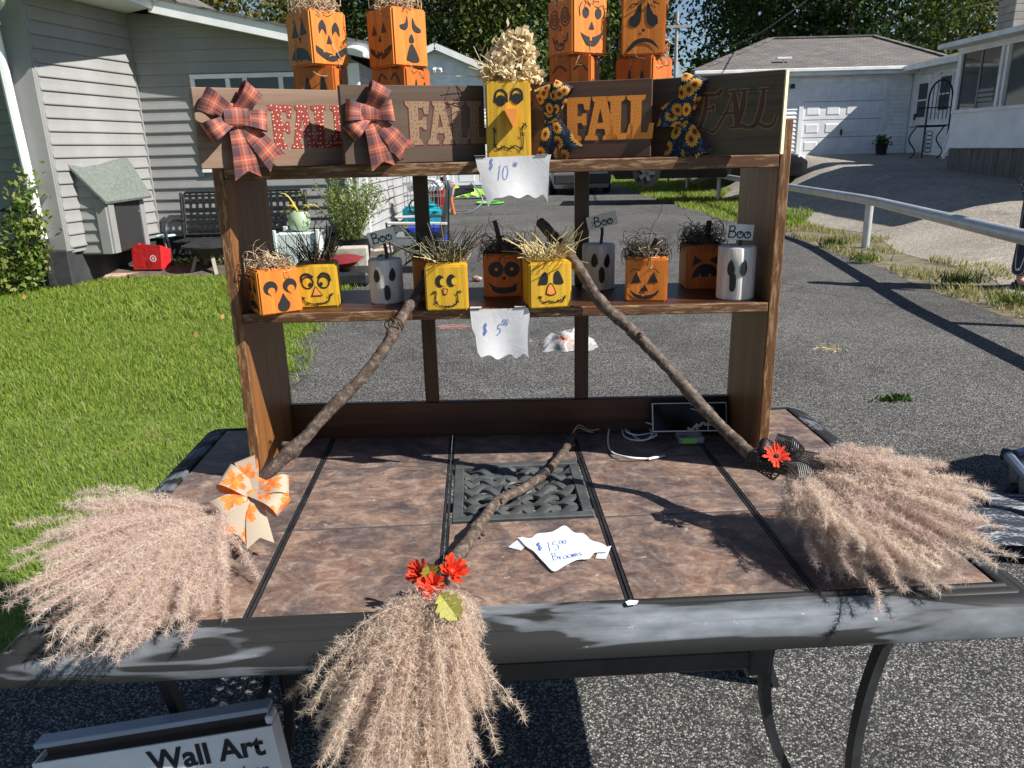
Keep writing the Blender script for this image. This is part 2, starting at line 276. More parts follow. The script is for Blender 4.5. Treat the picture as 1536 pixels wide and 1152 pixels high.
# ------------------------------------------------------------------ geometry helpers
WL = {}
def root_of(parent):
    p = Vector((0, 0, 0))
    while parent is not None:
        p = p + parent.location; parent = parent.parent
    return p
def link(o, parent=None):
    COL.objects.link(o)
    if parent is not None: o.parent = parent
    return o
def tag(o, label=None, cat=None, group=None, kind=None):
    if label: o['label'] = label
    if cat: o['category'] = cat
    if group: o['group'] = group
    if kind: o['kind'] = kind
    return o
def thing(name, label, cat, loc=(0, 0, 0), rz=0.0, group=None):
    o = bpy.data.objects.new(name, None); o.empty_display_size = 0.1; COL.objects.link(o)
    o.location = loc; o.rotation_euler = (0, 0, rz); return tag(o, label, cat, group)
def copy_tree(o, parent=None):
    c = o.copy(); COL.objects.link(c); c.parent = parent
    for ch in list(o.children): copy_tree(ch, c)
    return c
class MB:
    def __init__(s): s.v = []; s.f = []; s.uv = []; s.mi = []; s.m = 0
    def add(s, vs, fs, uv=None):
        n = len(s.v); s.v += [tuple(x) for x in vs]
        s.f += [tuple(i + n for i in f) for f in fs]; s.mi += [s.m] * len(fs)
        s.uv += list(uv) if uv is not None else [(x[0], x[2]) for x in vs]
        return s
    def box(s, c, d, rot=None):
        hx, hy, hz = d[0] / 2, d[1] / 2, d[2] / 2
        P = [Vector((x, y, z)) for x in (-hx, hx) for y in (-hy, hy) for z in (-hz, hz)]
        if rot is not None:
            Mx = rot if isinstance(rot, Matrix) else Euler(rot).to_matrix()
            P = [Mx @ p for p in P]
        P = [p + Vector(c) for p in P]
        return s.add(P, [(0, 1, 3, 2), (4, 6, 7, 5), (0, 4, 5, 1), (2, 3, 7, 6), (0, 2, 6, 4), (1, 5, 7, 3)])
    def bar(s, a, b, w, h, up=(0, 0, 1)):
        a, b = Vector(a), Vector(b); d = (b - a).normalized(); x = d.cross(Vector(up))
        if x.length < 1e-4: x = d.cross(Vector((0, 1, 0)))
        x.normalize(); y = x.cross(d)
        P = [q + x * (w / 2 * i) + y * (h / 2 * j) for q in (a, b) for i, j in ((-1, -1), (1, -1), (1, 1), (-1, 1))]
        return s.add(P, [(0, 3, 2, 1), (4, 5, 6, 7), (0, 1, 5, 4), (1, 2, 6, 5), (2, 3, 7, 6), (3, 0, 4, 7)])
    def tube(s, pts, r, n=8, caps=True):
        pts = [Vector(p) for p in pts]; k = len(pts); rs = r if isinstance(r, (list, tuple)) else [r] * k
        V = []; up = None
        for i, p in enumerate(pts):
            d = (pts[min(i + 1, k - 1)] - pts[max(i - 1, 0)]); d = d.normalized() if d.length > 1e-9 else Vector((0, 0, 1))
            if up is None: up = d.orthogonal().normalized()
            up = (up - d * up.dot(d)); up = up.normalized() if up.length > 1e-6 else d.orthogonal().normalized()
            b = d.cross(up)
            V += [p + (up * math.cos(2 * math.pi * j / n) + b * math.sin(2 * math.pi * j / n)) * rs[i] for j in range(n)]
        F = [(i * n + j, i * n + (j + 1) % n, (i + 1) * n + (j + 1) % n, (i + 1) * n + j) for i in range(k - 1) for j in range(n)]
        if caps: F += [tuple(range(n - 1, -1, -1)), tuple(range((k - 1) * n, k * n))]
        return s.add(V, F)
    def lathe(s, prof, c=(0, 0, 0), n=20, squash=1.0):
        V = [(c[0] + r * math.cos(2 * math.pi * j / n), c[1] + r * squash * math.sin(2 * math.pi * j / n), c[2] + z) for r, z in prof for j in range(n)]
        k = len(prof)
        F = [(i * n + j, i * n + (j + 1) % n, (i + 1) * n + (j + 1) % n, (i + 1) * n + j) for i in range(k - 1) for j in range(n)]
        F += [tuple(range(n - 1, -1, -1)), tuple(range((k - 1) * n, k * n))]
        return s.add(V, F)
    def prism(s, poly, f0, f1):                       # poly 2-D, f0/f1 map (u,v) to 3-D
        n = len(poly); V = [f0(*p) for p in poly] + [f1(*p) for p in poly]
        return s.add(V, [tuple(range(n - 1, -1, -1)), tuple(range(n, 2 * n))] + [(i, (i + 1) % n, n + (i + 1) % n, n + i) for i in range(n)])
    def ngon(s, pts): return s.add(pts, [tuple(range(len(pts)))])
    def build(s, name, m, parent=None, local=False, smooth=False, bevel=0.0, seg=1):
        off = Vector((0, 0, 0)) if (local or parent is None) else root_of(parent)
        me = bpy.data.meshes.new(name)
        me.from_pydata([tuple(Vector(v) - off) for v in s.v], [], s.f)
        ul = me.uv_layers.new(name='UVMap')
        idx = np.empty(len(me.loops), dtype=np.int32); me.loops.foreach_get('vertex_index', idx)
        ul.data.foreach_set('uv', np.array(s.uv, dtype=np.float32)[idx].ravel())
        ms = m if isinstance(m, (list, tuple)) else [m]
        for x in ms: me.materials.append(x)
        if len(ms) > 1: me.polygons.foreach_set('material_index', s.mi)
        if bevel or smooth:
            bm = bmesh.new(); bm.from_mesh(me)
            if bevel:
                bmesh.ops.recalc_face_normals(bm, faces=bm.faces)
                eds = [e for e in bm.edges if len(e.link_faces) == 2 and e.calc_face_angle(0) > 0.6]
                bmesh.ops.bevel(bm, geom=eds, offset=bevel, segments=seg, affect='EDGES', clamp_overlap=True)
            if smooth:
                for f in bm.faces: f.smooth = True
                for e in bm.edges:
                    if len(e.link_faces) == 2 and e.calc_face_angle(0) > 0.7: e.smooth = False
            bm.to_mesh(me); bm.free()
        return link(bpy.data.objects.new(name, me), parent)
def mesh_np(name, V, F, m, parent=None, world=True, smooth=False):
    V = np.asarray(V, dtype=np.float32)
    if world and parent is not None: V = V - np.array(root_of(parent), dtype=np.float32)
    F = np.asarray(F, dtype=np.int32); k = F.shape[1]
    me = bpy.data.meshes.new(name); me.vertices.add(len(V)); me.vertices.foreach_set('co', V.ravel())
    me.loops.add(F.size); me.loops.foreach_set('vertex_index', F.ravel())
    me.polygons.add(len(F)); me.polygons.foreach_set('loop_start', np.arange(0, F.size, k, dtype=np.int32)); me.polygons.foreach_set('loop_total', np.full(len(F), k, dtype=np.int32))
    if smooth: me.polygons.foreach_set('use_smooth', np.ones(len(F), dtype=bool))
    me.materials.append(m); me.update(); me.validate()
    return link(bpy.data.objects.new(name, me), parent)
def unit(a): return a / np.maximum(np.linalg.norm(a, axis=-1, keepdims=True), 1e-9)
def leaves(P, size, rg, aspect=0.6, normal_bias=None, spread=1.0):     # one rhombic leaf per point
    n = len(P); d = unit(rg.normal(size=(n, 3)) * spread + (0 if normal_bias is None else np.asarray(normal_bias)))
    s = unit(np.cross(d, rg.normal(size=(n, 3)))); L = size * (0.6 + 0.8 * rg.random((n, 1)))
    A = P; B = P + d * L * 0.5 + s * L * aspect * 0.5; Cc = P + d * L; D = P + d * L * 0.5 - s * L * aspect * 0.5
    V = np.stack([A, B, Cc, D], 1).reshape(-1, 3); F = np.arange(4 * n).reshape(-1, 4); return V, F
def hairs(P, D, L, w, rg):                                             # one thin triangle per hair
    D = unit(D); s = unit(np.cross(D, rg.normal(size=P.shape))); L = np.broadcast_to(np.asarray(L).reshape(-1, 1), (len(P), 1))
    V = np.stack([P - s * w / 2, P + s * w / 2, P + D * L], 1).reshape(-1, 3); return V, np.arange(len(V)).reshape(-1, 3)
def curl_tubes(n, c, rad, rg, length, r, kind):
    """n thin three-sided strands around c; kind 'wool' curls and droops, 'straw' shoots out straight, 'twig' is straight and upward."""
    Vs, Fs, o = [], [], 0
    for _ in range(n):
        a = rg.random() * 2 * math.pi; q = math.sqrt(rg.random()) * rad
        p = np.array([c[0] + q * math.cos(a), c[1] + q * math.sin(a), c[2] + rg.random() * 0.012]); k = 4
        if kind == 'wool':
            k = 9; d = unit(np.array([rg.normal(), rg.normal(), rg.normal() * 0.5 + 0.35])); st = length / k; pts = [p]
            ax = unit(rg.normal(size=3)); w = 0.45 + rg.random() * 0.7
            for _i in range(k):
                d = unit(d + np.cross(ax, d) * w + rg.normal(size=3) * 0.25); p = p + d * st * (0.6 + 0.6 * rg.random())
                dx = p[:2] - np.array(c[:2]); rr = np.hypot(*dx)
                if rr > rad * 1.35: p[:2] = np.array(c[:2]) + dx * (rad * 1.35 / rr)
                p[2] = max(p[2], c[2] + 0.001 if rr < rad * 1.02 else c[2] - 0.02); pts.append(p.copy())
        else:
            out = unit(np.array([math.cos(a), math.sin(a), 0.0]) * (0.3 + q / rad) + rg.normal(size=3) * np.array([0.9, 0.9, 0.3]))
            up = 0.5 + rg.random() * 1.0 if kind == 'straw' else 0.9 + rg.random() * 1.4
            d = unit(out + np.array([0, 0, up])); L = length * (0.35 + 0.9 * rg.random() ** 1.5)
            pts = [p, p + d * L * 0.5, p + d * L + np.array([0, 0, -0.012 * rg.random() * (1 if kind == 'straw' else .3)])]
            if rg.random() < 0.45: pts[2] = pts[1] + unit(d + rg.normal(size=3) * 0.7) * L * 0.45
        for i, pt in enumerate(pts):
            dd = unit(pts[min(i + 1, len(pts) - 1)] - pts[max(i - 1, 0)]); s = unit(np.cross(dd, np.array([0.3, 0.5, 0.81]))); t = np.cross(dd, s)
            rr = r * (1 - 0.5 * i / len(pts))
            Vs += [pt + s * rr, pt + (-0.5 * s + 0.87 * t) * rr, pt + (-0.5 * s - 0.87 * t) * rr]
            if i: Fs += [(o + 3 * (i - 1) + j, o + 3 * (i - 1) + (j + 1) % 3, o + 3 * i + (j + 1) % 3, o + 3 * i + j) for j in range(3)]
        o += 3 * len(pts)
    return np.array(Vs), np.array(Fs)
def smooth_path(pts, k=6):
    P = [Vector(p) for p in pts]; out = []
    for i in range(len(P) - 1):
        a, b, c, d = P[max(i - 1, 0)], P[i], P[i + 1], P[min(i + 2, len(P) - 1)]
        for j in range(k):
            t = j / k; out.append(0.5 * (2 * b + (c - a) * t + (2 * a - 5 * b + 4 * c - d) * t * t + (3 * b - a - 3 * c + d) * t ** 3))
    return out + [P[-1]]
def stroke2d(pts, w, closed=False):
    """a ribbon of quads following a 2-D polyline"""
    n = len(pts); V = []
    for i in range(n):
        a = pts[(i - 1) % n] if closed else pts[max(i - 1, 0)]; b = pts[(i + 1) % n] if closed else pts[min(i + 1, n - 1)]
        dx, dy = b[0] - a[0], b[1] - a[1]; q = math.hypot(dx, dy) or 1; nx, ny = -dy / q, dx / q
        ww = w if not callable(w) else w(i / (n - 1)); V += [(pts[i][0] + nx * ww / 2, pts[i][1] + ny * ww / 2), (pts[i][0] - nx * ww / 2, pts[i][1] - ny * ww / 2)]
    F = [(2 * i, 2 * i + 1, 2 * i + 3, 2 * i + 2) for i in range(n - 1)]
    if closed: F.append((2 * n - 2, 2 * n - 1, 1, 0))
    return V, F
def curve2d(pts, k=6): return [(p.x, p.y) for p in smooth_path([(x, y, 0) for x, y in pts], k)]
def ell(cx, cy, rx, ry, n=18, a0=0, a1=360, rot=0):
    c, s = math.cos(R(rot)), math.sin(R(rot)); out = []
    full = abs(a1 - a0) >= 360
    for i in range(n if full else n + 1):
        t = R(a0 + (a1 - a0) * i / n); x, y = rx * math.cos(t), ry * math.sin(t); out.append((cx + x * c - y * s, cy + x * s + y * c))
    return out

# ------------------------------------------------------------------ ground
def rail_x(y): return np.interp(y, [-6, 0, 3, 6.4, 10.7, 20.5, 31, 42, 60], [2.9, 3.5, 3.85, 4.2, 4.95, 5.5, 6.3, 7.1, 8.5])
def ground_z(x, y):
    s = np.clip((x - rail_x(y) - 0.20) / 2.6, 0, 1); s = s * s * (3 - 2 * s)
    g = np.interp(y, [-8, 4, 10, 14, 17, 20, 24, 60], [0.0, 0.05, 0.36, 0.60, 0.76, 0.92, 1.06, 1.35]); return s * g
def sheet(name, xs, ys, m, dz, mask=None, kind='structure'):
    X, Y = np.meshgrid(xs, ys, indexing='ij'); Z = ground_z(X, Y) + dz; nx, ny = X.shape
    V = np.stack([X, Y, Z], -1).reshape(-1, 3); i, j = np.meshgrid(np.arange(nx - 1), np.arange(ny - 1), indexing='ij'); b = (i * ny + j).ravel()
    F = np.stack([b, b + ny, b + ny + 1, b + 1], 1)
    o = mesh_np(name, V, F, m, smooth=True); return tag(o, kind=kind)
def warp_sheet(name, left, right, ys, nx, m, dz):
    ys = np.asarray(ys); t = np.linspace(0, 1, nx); L = np.array([left(y) for y in ys]); Rr = np.array([right(y) for y in ys])
    X = L[None, :] + (Rr - L)[None, :] * t[:, None]; Y = np.broadcast_to(ys[None, :], X.shape); Z = ground_z(X, Y) + dz; ny = len(ys)
    V = np.stack([X, Y, Z], -1).reshape(-1, 3); i, j = np.meshgrid(np.arange(nx - 1), np.arange(ny - 1), indexing='ij'); b = (i * ny + j).ravel()
    return tag(mesh_np(name, V, np.stack([b, b + ny, b + ny + 1, b + 1], 1), m, smooth=True), kind='structure')
B = MB(); B.add([(-2500, -2500, -0.25), (2500, -2500, -0.25), (2500, 2500, -0.25), (-2500, 2500, -0.25)], [(0, 1, 2, 3)]); tag(B.build('far_ground', M_field), kind='structure')
# the terrain lies well under the finer sheets laid on it
sheet('terrain', np.linspace(-60, 80, 71), np.linspace(-20, 110, 66), M_field, -0.45)
M_verge = mat('verge_soil', [(0.3, (0.075, 0.062, 0.042)), (0.5, (0.15, 0.125, 0.085)), (0.7, (0.21, 0.19, 0.12))], 5, detail=8, rough=.95, bump=.6, bscale=40, bdist=.02)
def lawn_edge(y): return float(np.interp(y, [-5, 1.70, 1.92, 2.1, 3.8, 5.0, 6.2, 8.8, 9.3, 12, 18], [-1.80, -1.75, -1.47, -1.42, -1.42, -1.55, -1.70, -1.80, -1.75, -1.5, -1.5])) + 0.04 * math.sin(y * 5.1) + 0.03 * math.sin(y * 11.3)
def drive_r(y): return float(rail_x(y)) - float(np.interp(y, [0, 7, 11, 16, 25, 40], [0.1, 0.15, 0.55, 1.0, 1.7, 2.4])) + 0.06 * math.sin(y * 2.3)
warp_sheet('driveway', lambda y: lawn_edge(y) - 0.1, drive_r, np.linspace(-6, 44, 120), 24, M_asphalt, 0.0)
warp_sheet('lawn', lambda y: -12.0, lawn_edge, np.linspace(-5, 9.45, 100), 12, M_soil, 0.006)
warp_sheet('garden_bed', lambda y: -12.0, lambda y: -1.75, np.linspace(9.45, 12.5, 10), 10, M_bed, 0.09)
warp_sheet('verge', lambda y: drive_r(y) - .03, lambda y: float(rail_x(y)) + .65, np.linspace(-6, 44, 100), 8, M_verge, -0.004)
warp_sheet('neighbour_driveway', lambda y: float(rail_x(y)) + 0.45 + 0.15 * math.sin(y * 1.7), lambda y: 26.0, np.linspace(-6, 23.9, 80), 40, M_asphalt_n, 0.0)

_bd = bpy.data.objects['garden_bed'].data
for v_ in _bd.vertices: v_.co.z = 0.004 if v_.co.y < 9.5 else v_.co.z + .02 * math.sin(v_.co.x * 7 + v_.co.y * 5)
def blades(name, P, h, w, m, rg, lean=0.5):
    n = len(P); a = rg.random(n) * 2 * math.pi; H = h * (0.45 + 0.9 * rg.random(n)); ln = lean * H * rg.random(n)
    dx, dy = np.cos(a), np.sin(a); s = np.stack([-dy, dx, 0 * a], 1) * (w * (0.6 + 0.8 * rg.random(n)))[:, None] / 2
    mid = P + np.stack([dx * ln * 0.35, dy * ln * 0.35, H * 0.55], 1); tip = P + np.stack([dx * ln, dy * ln, H], 1)
    V = np.stack([P - s, P + s, mid + s * 0.7, mid - s * 0.7, tip], 1).reshape(-1, 3); b = np.arange(n) * 5
    F = np.concatenate([np.stack([b, b + 1, b + 2], 1), np.stack([b, b + 2, b + 3], 1), np.stack([b + 3, b + 2, b + 4], 1)])
    return tag(mesh_np(name, V, F, m), kind='stuff')
def scatter(n, x0, x1, y0, y1, rg, keep=None):
    P = np.stack([x0 + (x1 - x0) * rg.random(n), y0 + (y1 - y0) * rg.random(n)], 1)
    if keep is not None: P = P[np.array([keep(x, y) for x, y in P])]
    return np.column_stack([P, ground_z(P[:, 0], P[:, 1])])
_lk = lambda x, y: (x < lawn_edge(y) - 0.02 + 0.09 * math.sin(x * 23 + y * 17) + 0.07 * math.sin(y * 41) or random.random() < max(0, .25 - 1.2 * (x - lawn_edge(y))) ) and x < lawn_edge(y) + .22 and (math.sin(x * 2.1 + 1.7 * math.sin(y * 1.3)) + math.sin(y * 2.9 + x * 1.1) + math.sin(x * 5.3 - y * 4.1) > -1.75 or random.random() < .45) and math.hypot(x, y) > 0.8
_g = [scatter(110000, -4.2, -1.15, 0.6, 4.2, rng, _lk), scatter(95000, -6.0, -1.3, 4.2, 6.8, rng, _lk), scatter(75000, -8.0, -1.4, 6.8, 9.5, rng, _lk)]
for P, h, w, nm in ((_g[0], 0.034, 0.0042, 'grass'), (_g[1], 0.040, 0.0062, 'grass'), (_g[2], 0.05, 0.0095, 'grass')): blades(nm, P, h, w, M_grass, rng, 1.2)
P = scatter(46, -6.5, -1.3, 1.5, 9.3, rng) + np.array([0, 0, .045]); V_l, F_l = leaves(P, .05, rng, .7, (0, 0, 1.6))
tag(mesh_np('fallen_leaves', V_l, F_l, leafmat('fallen_leaf_brown', [(.22, .09, .03), (.36, .20, .06), (.15, .07, .03)], .7, .2)), 'a few brown fallen leaves scattered on the lawn', 'leaves', kind='stuff')
def _verge(x, y): return drive_r(y) - 0.02 < x < float(rail_x(y)) + 0.55 + 0.3 * math.sin(y * 1.7)
P = scatter(70000, 2.0, 8.6, 13.5, 40, rng, _verge); blades('verge_grass', P, 0.09, 0.022, M_grass, rng, 0.9)
def _dry(x, y): return _verge(x, y) and math.sin(x * 7.3 + 1) + math.sin(y * 3.9) + math.sin(x * 3.1 + y * 5.3) > 0.15
P = scatter(26000, 2.8, 6.0, 3.0, 14.0, rng, _dry); blades('dry_verge_grass', P, 0.075, 0.011, M_drygr, rng, 1.3)

# ------------------------------------------------------------------ trees
def tree(label, x, y, h, rad, z0, cols, nleaf=7000, lean=0.0, leaf=0.30, trunk_r=0.22, name='leafy_tree', trunkcol=None, seed=0):
    rg = np.random.default_rng(seed + 100); gz = float(ground_z(np.array(x), np.array(y))) - 0.1
    t = thing(name, label, 'tree', (x, y, gz), group='trees behind the yards')
    B = MB(); pts = [Vector((x + lean * (k / 6) ** 1.5, y, gz + h * 0.85 * k / 6)) + Vector((math.sin(k * 1.3 + seed) * 0.12, 0, 0)) for k in range(7)]
    B.tube(pts, [trunk_r * (1 - 0.13 * k) for k in range(7)], 8)
    lo = gz + h * z0
    for k in range(9):
        a = rg.random() * 6.28; s = pts[2 + k % 4]; L = rad * (0.5 + 0.5 * rg.random()); e = s + Vector((math.cos(a) * L, math.sin(a) * L, L * (0.3 + 0.6 * rg.random())))
        B.tube([s, (s + e) / 2 + Vector((0, 0, 0.15 * L)), e], [trunk_r * 0.42, trunk_r * 0.28, trunk_r * 0.08], 6)
    B.build('trunk', trunkcol or M_trunk, t, smooth=True)
    m = 90; c = rg.normal(size=(m, 3)); c = unit(c) * (rg.random((m, 1)) ** 0.45)
    c = c * np.array([rad, rad * 0.8, h * (1 - z0) * 0.5]) + np.array([x + lean * .6, y, lo + h * (1 - z0) * 0.5])
    sz = rad * (0.12 + 0.14 * rg.random((m, 1)))
    idx = rg.integers(0, m, nleaf); P = c[idx] + rg.normal(size=(nleaf, 3)) * sz[idx] * np.array([1, 1, 0.75])
    V, F = leaves(P, leaf, rg, 0.62, (0, 0, -0.25)); mesh_np('crown', V, F, leafmat('leaf_' + '_'.join('%d' % int(q * 999) for q in cols[0]), cols, 0.55, 0.3), t)
    return t
M_trunk = mat('tree_bark', [(0.3, (0.055, 0.045, 0.036)), (0.7, (0.16, 0.135, 0.11))], 6, (1, 1, .25), 6, 0.9, 0.6)
M_trunk_p = mat('pale_tree_bark', [(0.3, (0.13, 0.115, 0.095)), (0.7, (0.30, 0.27, 0.23))], 6, (1, 1, .25), 6, 0.9, 0.6)
LG = [(0.040, 0.075, 0.012), (0.085, 0.125, 0.022), (0.135, 0.165, 0.038), (0.055, 0.090, 0.015)]
LY = [(0.085, 0.095, 0.018), (0.145, 0.145, 0.032), (0.20, 0.165, 0.05), (0.06, 0.085, 0.016)]
LD = [(0.018, 0.040, 0.012), (0.034, 0.066, 0.018), (0.055, 0.090, 0.026), (0.024, 0.05, 0.014)]
for i, (lab, px, Y, h, rad, z0, cols, n, pt) in enumerate((
    ('yellow green tree rising over the roof of the grey house', 350, 40, 15, 4.2, 0.12, LY, 7000, 0),
    ('green tree behind the gap between the two left orange block stacks', 520, 46, 16, 4.0, 0.08, LG, 8000, 0),
    ('dark green tree directly above the white garage gable', 640, 44, 16, 3.8, 0.15, LD, 8000, 0),
    ('olive tree with a pale trunk left of the dried flowers', 706, 48, 17, 3.6, 0.10, LY, 8000, 1),
    ('dense green tree behind the dried flowers of the scarecrow', 775, 43, 15, 3.4, 0.06, LG, 9000, 0),
    ('dark tree between the dried flowers and the third orange stack', 835, 50, 17, 4.2, 0.05, LD, 9000, 0),
    ('green tree between the two right orange block stacks', 915, 45, 16, 3.4, 0.05, LG, 8000, 0),
    ('thin tree just right of the sad orange block, beside blue sky', 962, 52, 14, 1.9, 0.05, LD, 5000, 0),
    ('feathery dark tree right of the utility pole and blue sky', 1112, 50, 15, 3.1, 0.06, LD, 7000, 0),
    ('broad shaded tree above the left hip of the garage roof', 1170, 44, 16, 4.6, 0.06, LD, 11000, 0),
    ('broad shaded tree above the middle of the garage roof ridge', 1262, 40, 15, 3.8, 0.10, LD, 9000, 0),
    ('tree with straight pale trunk above the right end of the garage roof', 1345, 40, 17, 3.4, 0.30, LG, 6000, 1),
    ('tree with two leaning pale limbs left of the chimney', 1400, 43, 16, 3.8, 0.20, LG, 7000, 1),
    ('sunlit olive tree at the right edge behind the chimney', 1500, 44, 16, 4.2, 0.15, LY, 8000, 1),
    ('tall tree farther back showing between the garage trees', 1215, 58, 20, 6.0, 0.04, LD, 9000, 0),
    ('tall tree farther back above the right roof', 1440, 58, 20, 6.0, 0.04, LD, 9000, 0),
    ('tall tree farther back behind the left block stacks', 585, 60, 20, 6.0, 0.04, LD, 9000, 0),
    ('tall tree farther back behind the third orange stack', 880, 60, 20, 6.0, 0.04, LD, 9000, 0),
    ('tall tree farther back over the house roof edge', 455, 60, 20, 6.0, 0.04, LD, 8000, 0),
    ('tall tree farther back behind the dried flower bunch', 735, 62, 20, 5.5, 0.04, LD, 8000, 0))):
    p = at(px, 200, Y); tree(lab, p.x, Y, h, rad, z0, cols, n, lean=(0.9 if px in (1400, 1345) else 0.3) * (1 if i % 2 else -1), trunkcol=M_trunk_p if pt else None, seed=i, leaf=0.26 if Y < 55 else 0.34, trunk_r=0.24)
# far wood that closes the horizon, with a gap for the sky near the pole
rg = np.random.default_rng(5); n = 60000; xs = rg.random(n) * 150 - 70; P = np.column_stack([xs, 72 + rg.random(n) * 12, rg.random(n) ** 1.2 * (9 + 3 * np.sin(xs * 0.35) + 2.5 * np.sin(xs * 1.1 + 2))])
gap = np.abs(xs - at(1022, 60, 76).x) < 1.7; P = P[~(gap & (P[:, 2] > 5.0))]
V, F = leaves(P, 0.8, rg, 0.7); tag(mesh_np('far_woods', V, F, leafmat('far_leaf', LD, 0.6, 0.25)), 'dark wood far behind all the yards', 'woods', kind='stuff')
# ------------------------------------------------------------------ buildings
def wall_frame(A, Bp):
    A = Vector((A[0], A[1], 0)); Bp = Vector((Bp[0], Bp[1], 0)); d = (Bp - A); L = d.length; d.normalize(); n = Vector((d.y, -d.x, 0)); return A, d, n, L
def courses(parent, A, Bp, z0, z1, ch, m, separate=True, top=None, skip=()):
    """horizontal lap boards on a wall from A to Bp (left to right seen from outside)"""
    A, d, n, L = wall_frame(A, Bp); k = int(round((z1 - z0) / ch)); ang = math.atan2(d.y, d.x); ro = root_of(parent); me = None; J = MB()
    for i in range(k):
        z = z0 + i * ch; spans = [(0.0, L)]
        lo = hi = (0.0, 0.0)
        if top is not None:
            g = np.linspace(0, L, 400); tv = np.array([top(q) for q in g]); k0, k1 = g[tv >= z], g[tv >= z + ch]
            if len(k0) == 0: continue
            mid = k1 if len(k1) else np.array([k0.mean(), k0.mean()])
            spans = [(k0[0], k0[-1])]; lo, hi = (k0[0], mid[0]), (k0[-1], mid[-1])
            if spans[0][1] - spans[0][0] < 0.05: continue
        for (s0, s1, za, zb) in skip:
            if z + ch > za + .01 and z < zb - .01:
                spans = [q for a, b in spans for q in (((a, min(b, s0)), (max(a, s1), b))) if q[1] - q[0] > 0.02]
        for a, b in spans:
            sec = [(0.0, ch), (0.004, ch), (0.011, ch * .55), (0.024, 0.012), (0.022, 0.0), (0.0, 0.0)]
            def sx(x, zz, a=a, b=b):
                if top is None: return x
                if x == a and abs(a - lo[0]) < 1e-6: return lo[0] + (lo[1] - lo[0]) * zz / ch
                if x == b and abs(b - hi[0]) < 1e-6: return hi[0] + (hi[1] - hi[0]) * zz / ch
                return x
            if separate:
                full = (a == 0.0 and b == L and top is None)
                if not (full and me is not None):
                    Bm = MB(); V = [(sx(x, zz), -q, zz) for x in (a, b) for q, zz in sec]; ns = len(sec)
                    Bm.add(V, [tuple(range(ns)), tuple(range(2 * ns - 1, ns - 1, -1))] + [(j, ns + j, ns + (j + 1) % ns, (j + 1) % ns) for j in range(ns)])
                    o = Bm.build('siding_board', m, parent, local=True)
                    if full: me = o.data
                else: o = link(bpy.data.objects.new('siding_board', me), parent)
                o.location = (A.x - ro.x, A.y - ro.y, z - ro.z); o.rotation_euler = (0, 0, ang)
            else:
                V = [A + d * sx(x, zz) + n * q + Vector((0, 0, z + zz)) for x in (a, b) for q, zz in sec]; ns = len(sec)
                J.add(V, [tuple(range(ns)), tuple(range(2 * ns - 1, ns - 1, -1))] + [(j, ns + j, ns + (j + 1) % ns, (j + 1) % ns) for j in range(ns)])
    if not separate: return J.build('siding', m, parent)
def wbox(B, A, d, n, s0, s1, z0, z1, o0, o1):          # box in wall coordinates
    P = [A + d * s + n * o + Vector((0, 0, z)) for s in (s0, s1) for o in (o0, o1) for z in (z0, z1)]
    B.add(P, [(0, 1, 3, 2), (4, 6, 7, 5), (0, 4, 5, 1), (2, 3, 7, 6), (0, 2, 6, 4), (1, 5, 7, 3)])
def window(parent, A, Bp, s0, s1, z0, z1, fw=0.06, mull=(), rails=(), m=None, out=0.05, name='window', glass=None, back=None):
    A, d, n, L = wall_frame(A, Bp); B = MB()
    for a, b, c, e in ((s0 - fw, s1 + fw, z1, z1 + fw), (s0 - fw, s1 + fw, z0 - fw, z0), (s0 - fw, s0, z0, z1), (s1, s1 + fw, z0, z1)): wbox(B, A, d, n, a, b, c, e, -0.02, out)
    for u in mull: wbox(B, A, d, n, u - 0.03, u + 0.03, z0, z1, -0.02, out - 0.012)
    for w in rails: wbox(B, A, d, n, s0, s1, w - 0.02, w + 0.02, -0.02, out - 0.015)
    f = B.build(name, m or M_white, parent, bevel=0.004)
    es = [s0] + list(mull) + [s1]
    for a, b in zip(es, es[1:]):
        g = MB(); wbox(g, A, d, n, a + 0.005, b - 0.005, z0 + 0.002, z1 - 0.002, -0.015, out - 0.028); g.build('pane', glass or M_glassdark, f)
    return f
# grey house on the left
GH = thing('grey_house', 'grey vinyl sided house with white eaves and a dark foundation', 'house', (-4.73, 10.6, 0))
C0, A0, A1, B1, D1 = (-9.5, 9.75), (-5.06, 8.95), (-4.73, 10.6), (-1.95, 10.6), (-1.75, 17.0)
CH = 0.142
courses(GH, A0, A1, 0.46, 3.16, CH, M_siding)
courses(GH, A1, B1, 0.46, 3.16, CH, M_siding, top=lambda s: 3.28 - 0.235 * s + 0.10, skip=((0.72, 2.15, 1.24, 2.42),))
courses(GH, C0, (-5.3, 9.75), 0.46, 3.30, CH, M_siding)
courses(GH, B1, D1, 0.30, 2.56, CH, M_siding_l)
B = MB()                                                # solid walls behind the boards
B.prism([(-9.5, 9.752), (-5.30, 9.752), (-5.22, 8.97), (-5.065, 8.97), (-4.735, 10.602), (-1.953, 10.602), (-1.755, 17), (-9.5, 17)], lambda x, y: Vector((x, y, 0.40)), lambda x, y: Vector((x, y, 2.58 if x > -2 else 3.2)))
B.build('wall_core', M_trim, GH)
B = MB(); B.prism([(-9.5, 9.80), (-5.28, 9.80), (-5.2, 9.02), (-5.10, 9.02), (-4.78, 10.66), (-2.0, 10.66), (-1.80, 16.9), (-9.5, 16.9)], lambda x, y: Vector((x, y, -0.2)), lambda x, y: Vector((x, y, 0.42)))
B.build('foundation', M_found, GH)
B = MB(); B.box((-5.19, 8.94, 1.78), (0.27, 0.10, 2.72)); B.box((-5.07, 8.97, 1.78), (0.05, 0.11, 2.72)); B.build('corner_trim', M_trim, GH, bevel=0.006)
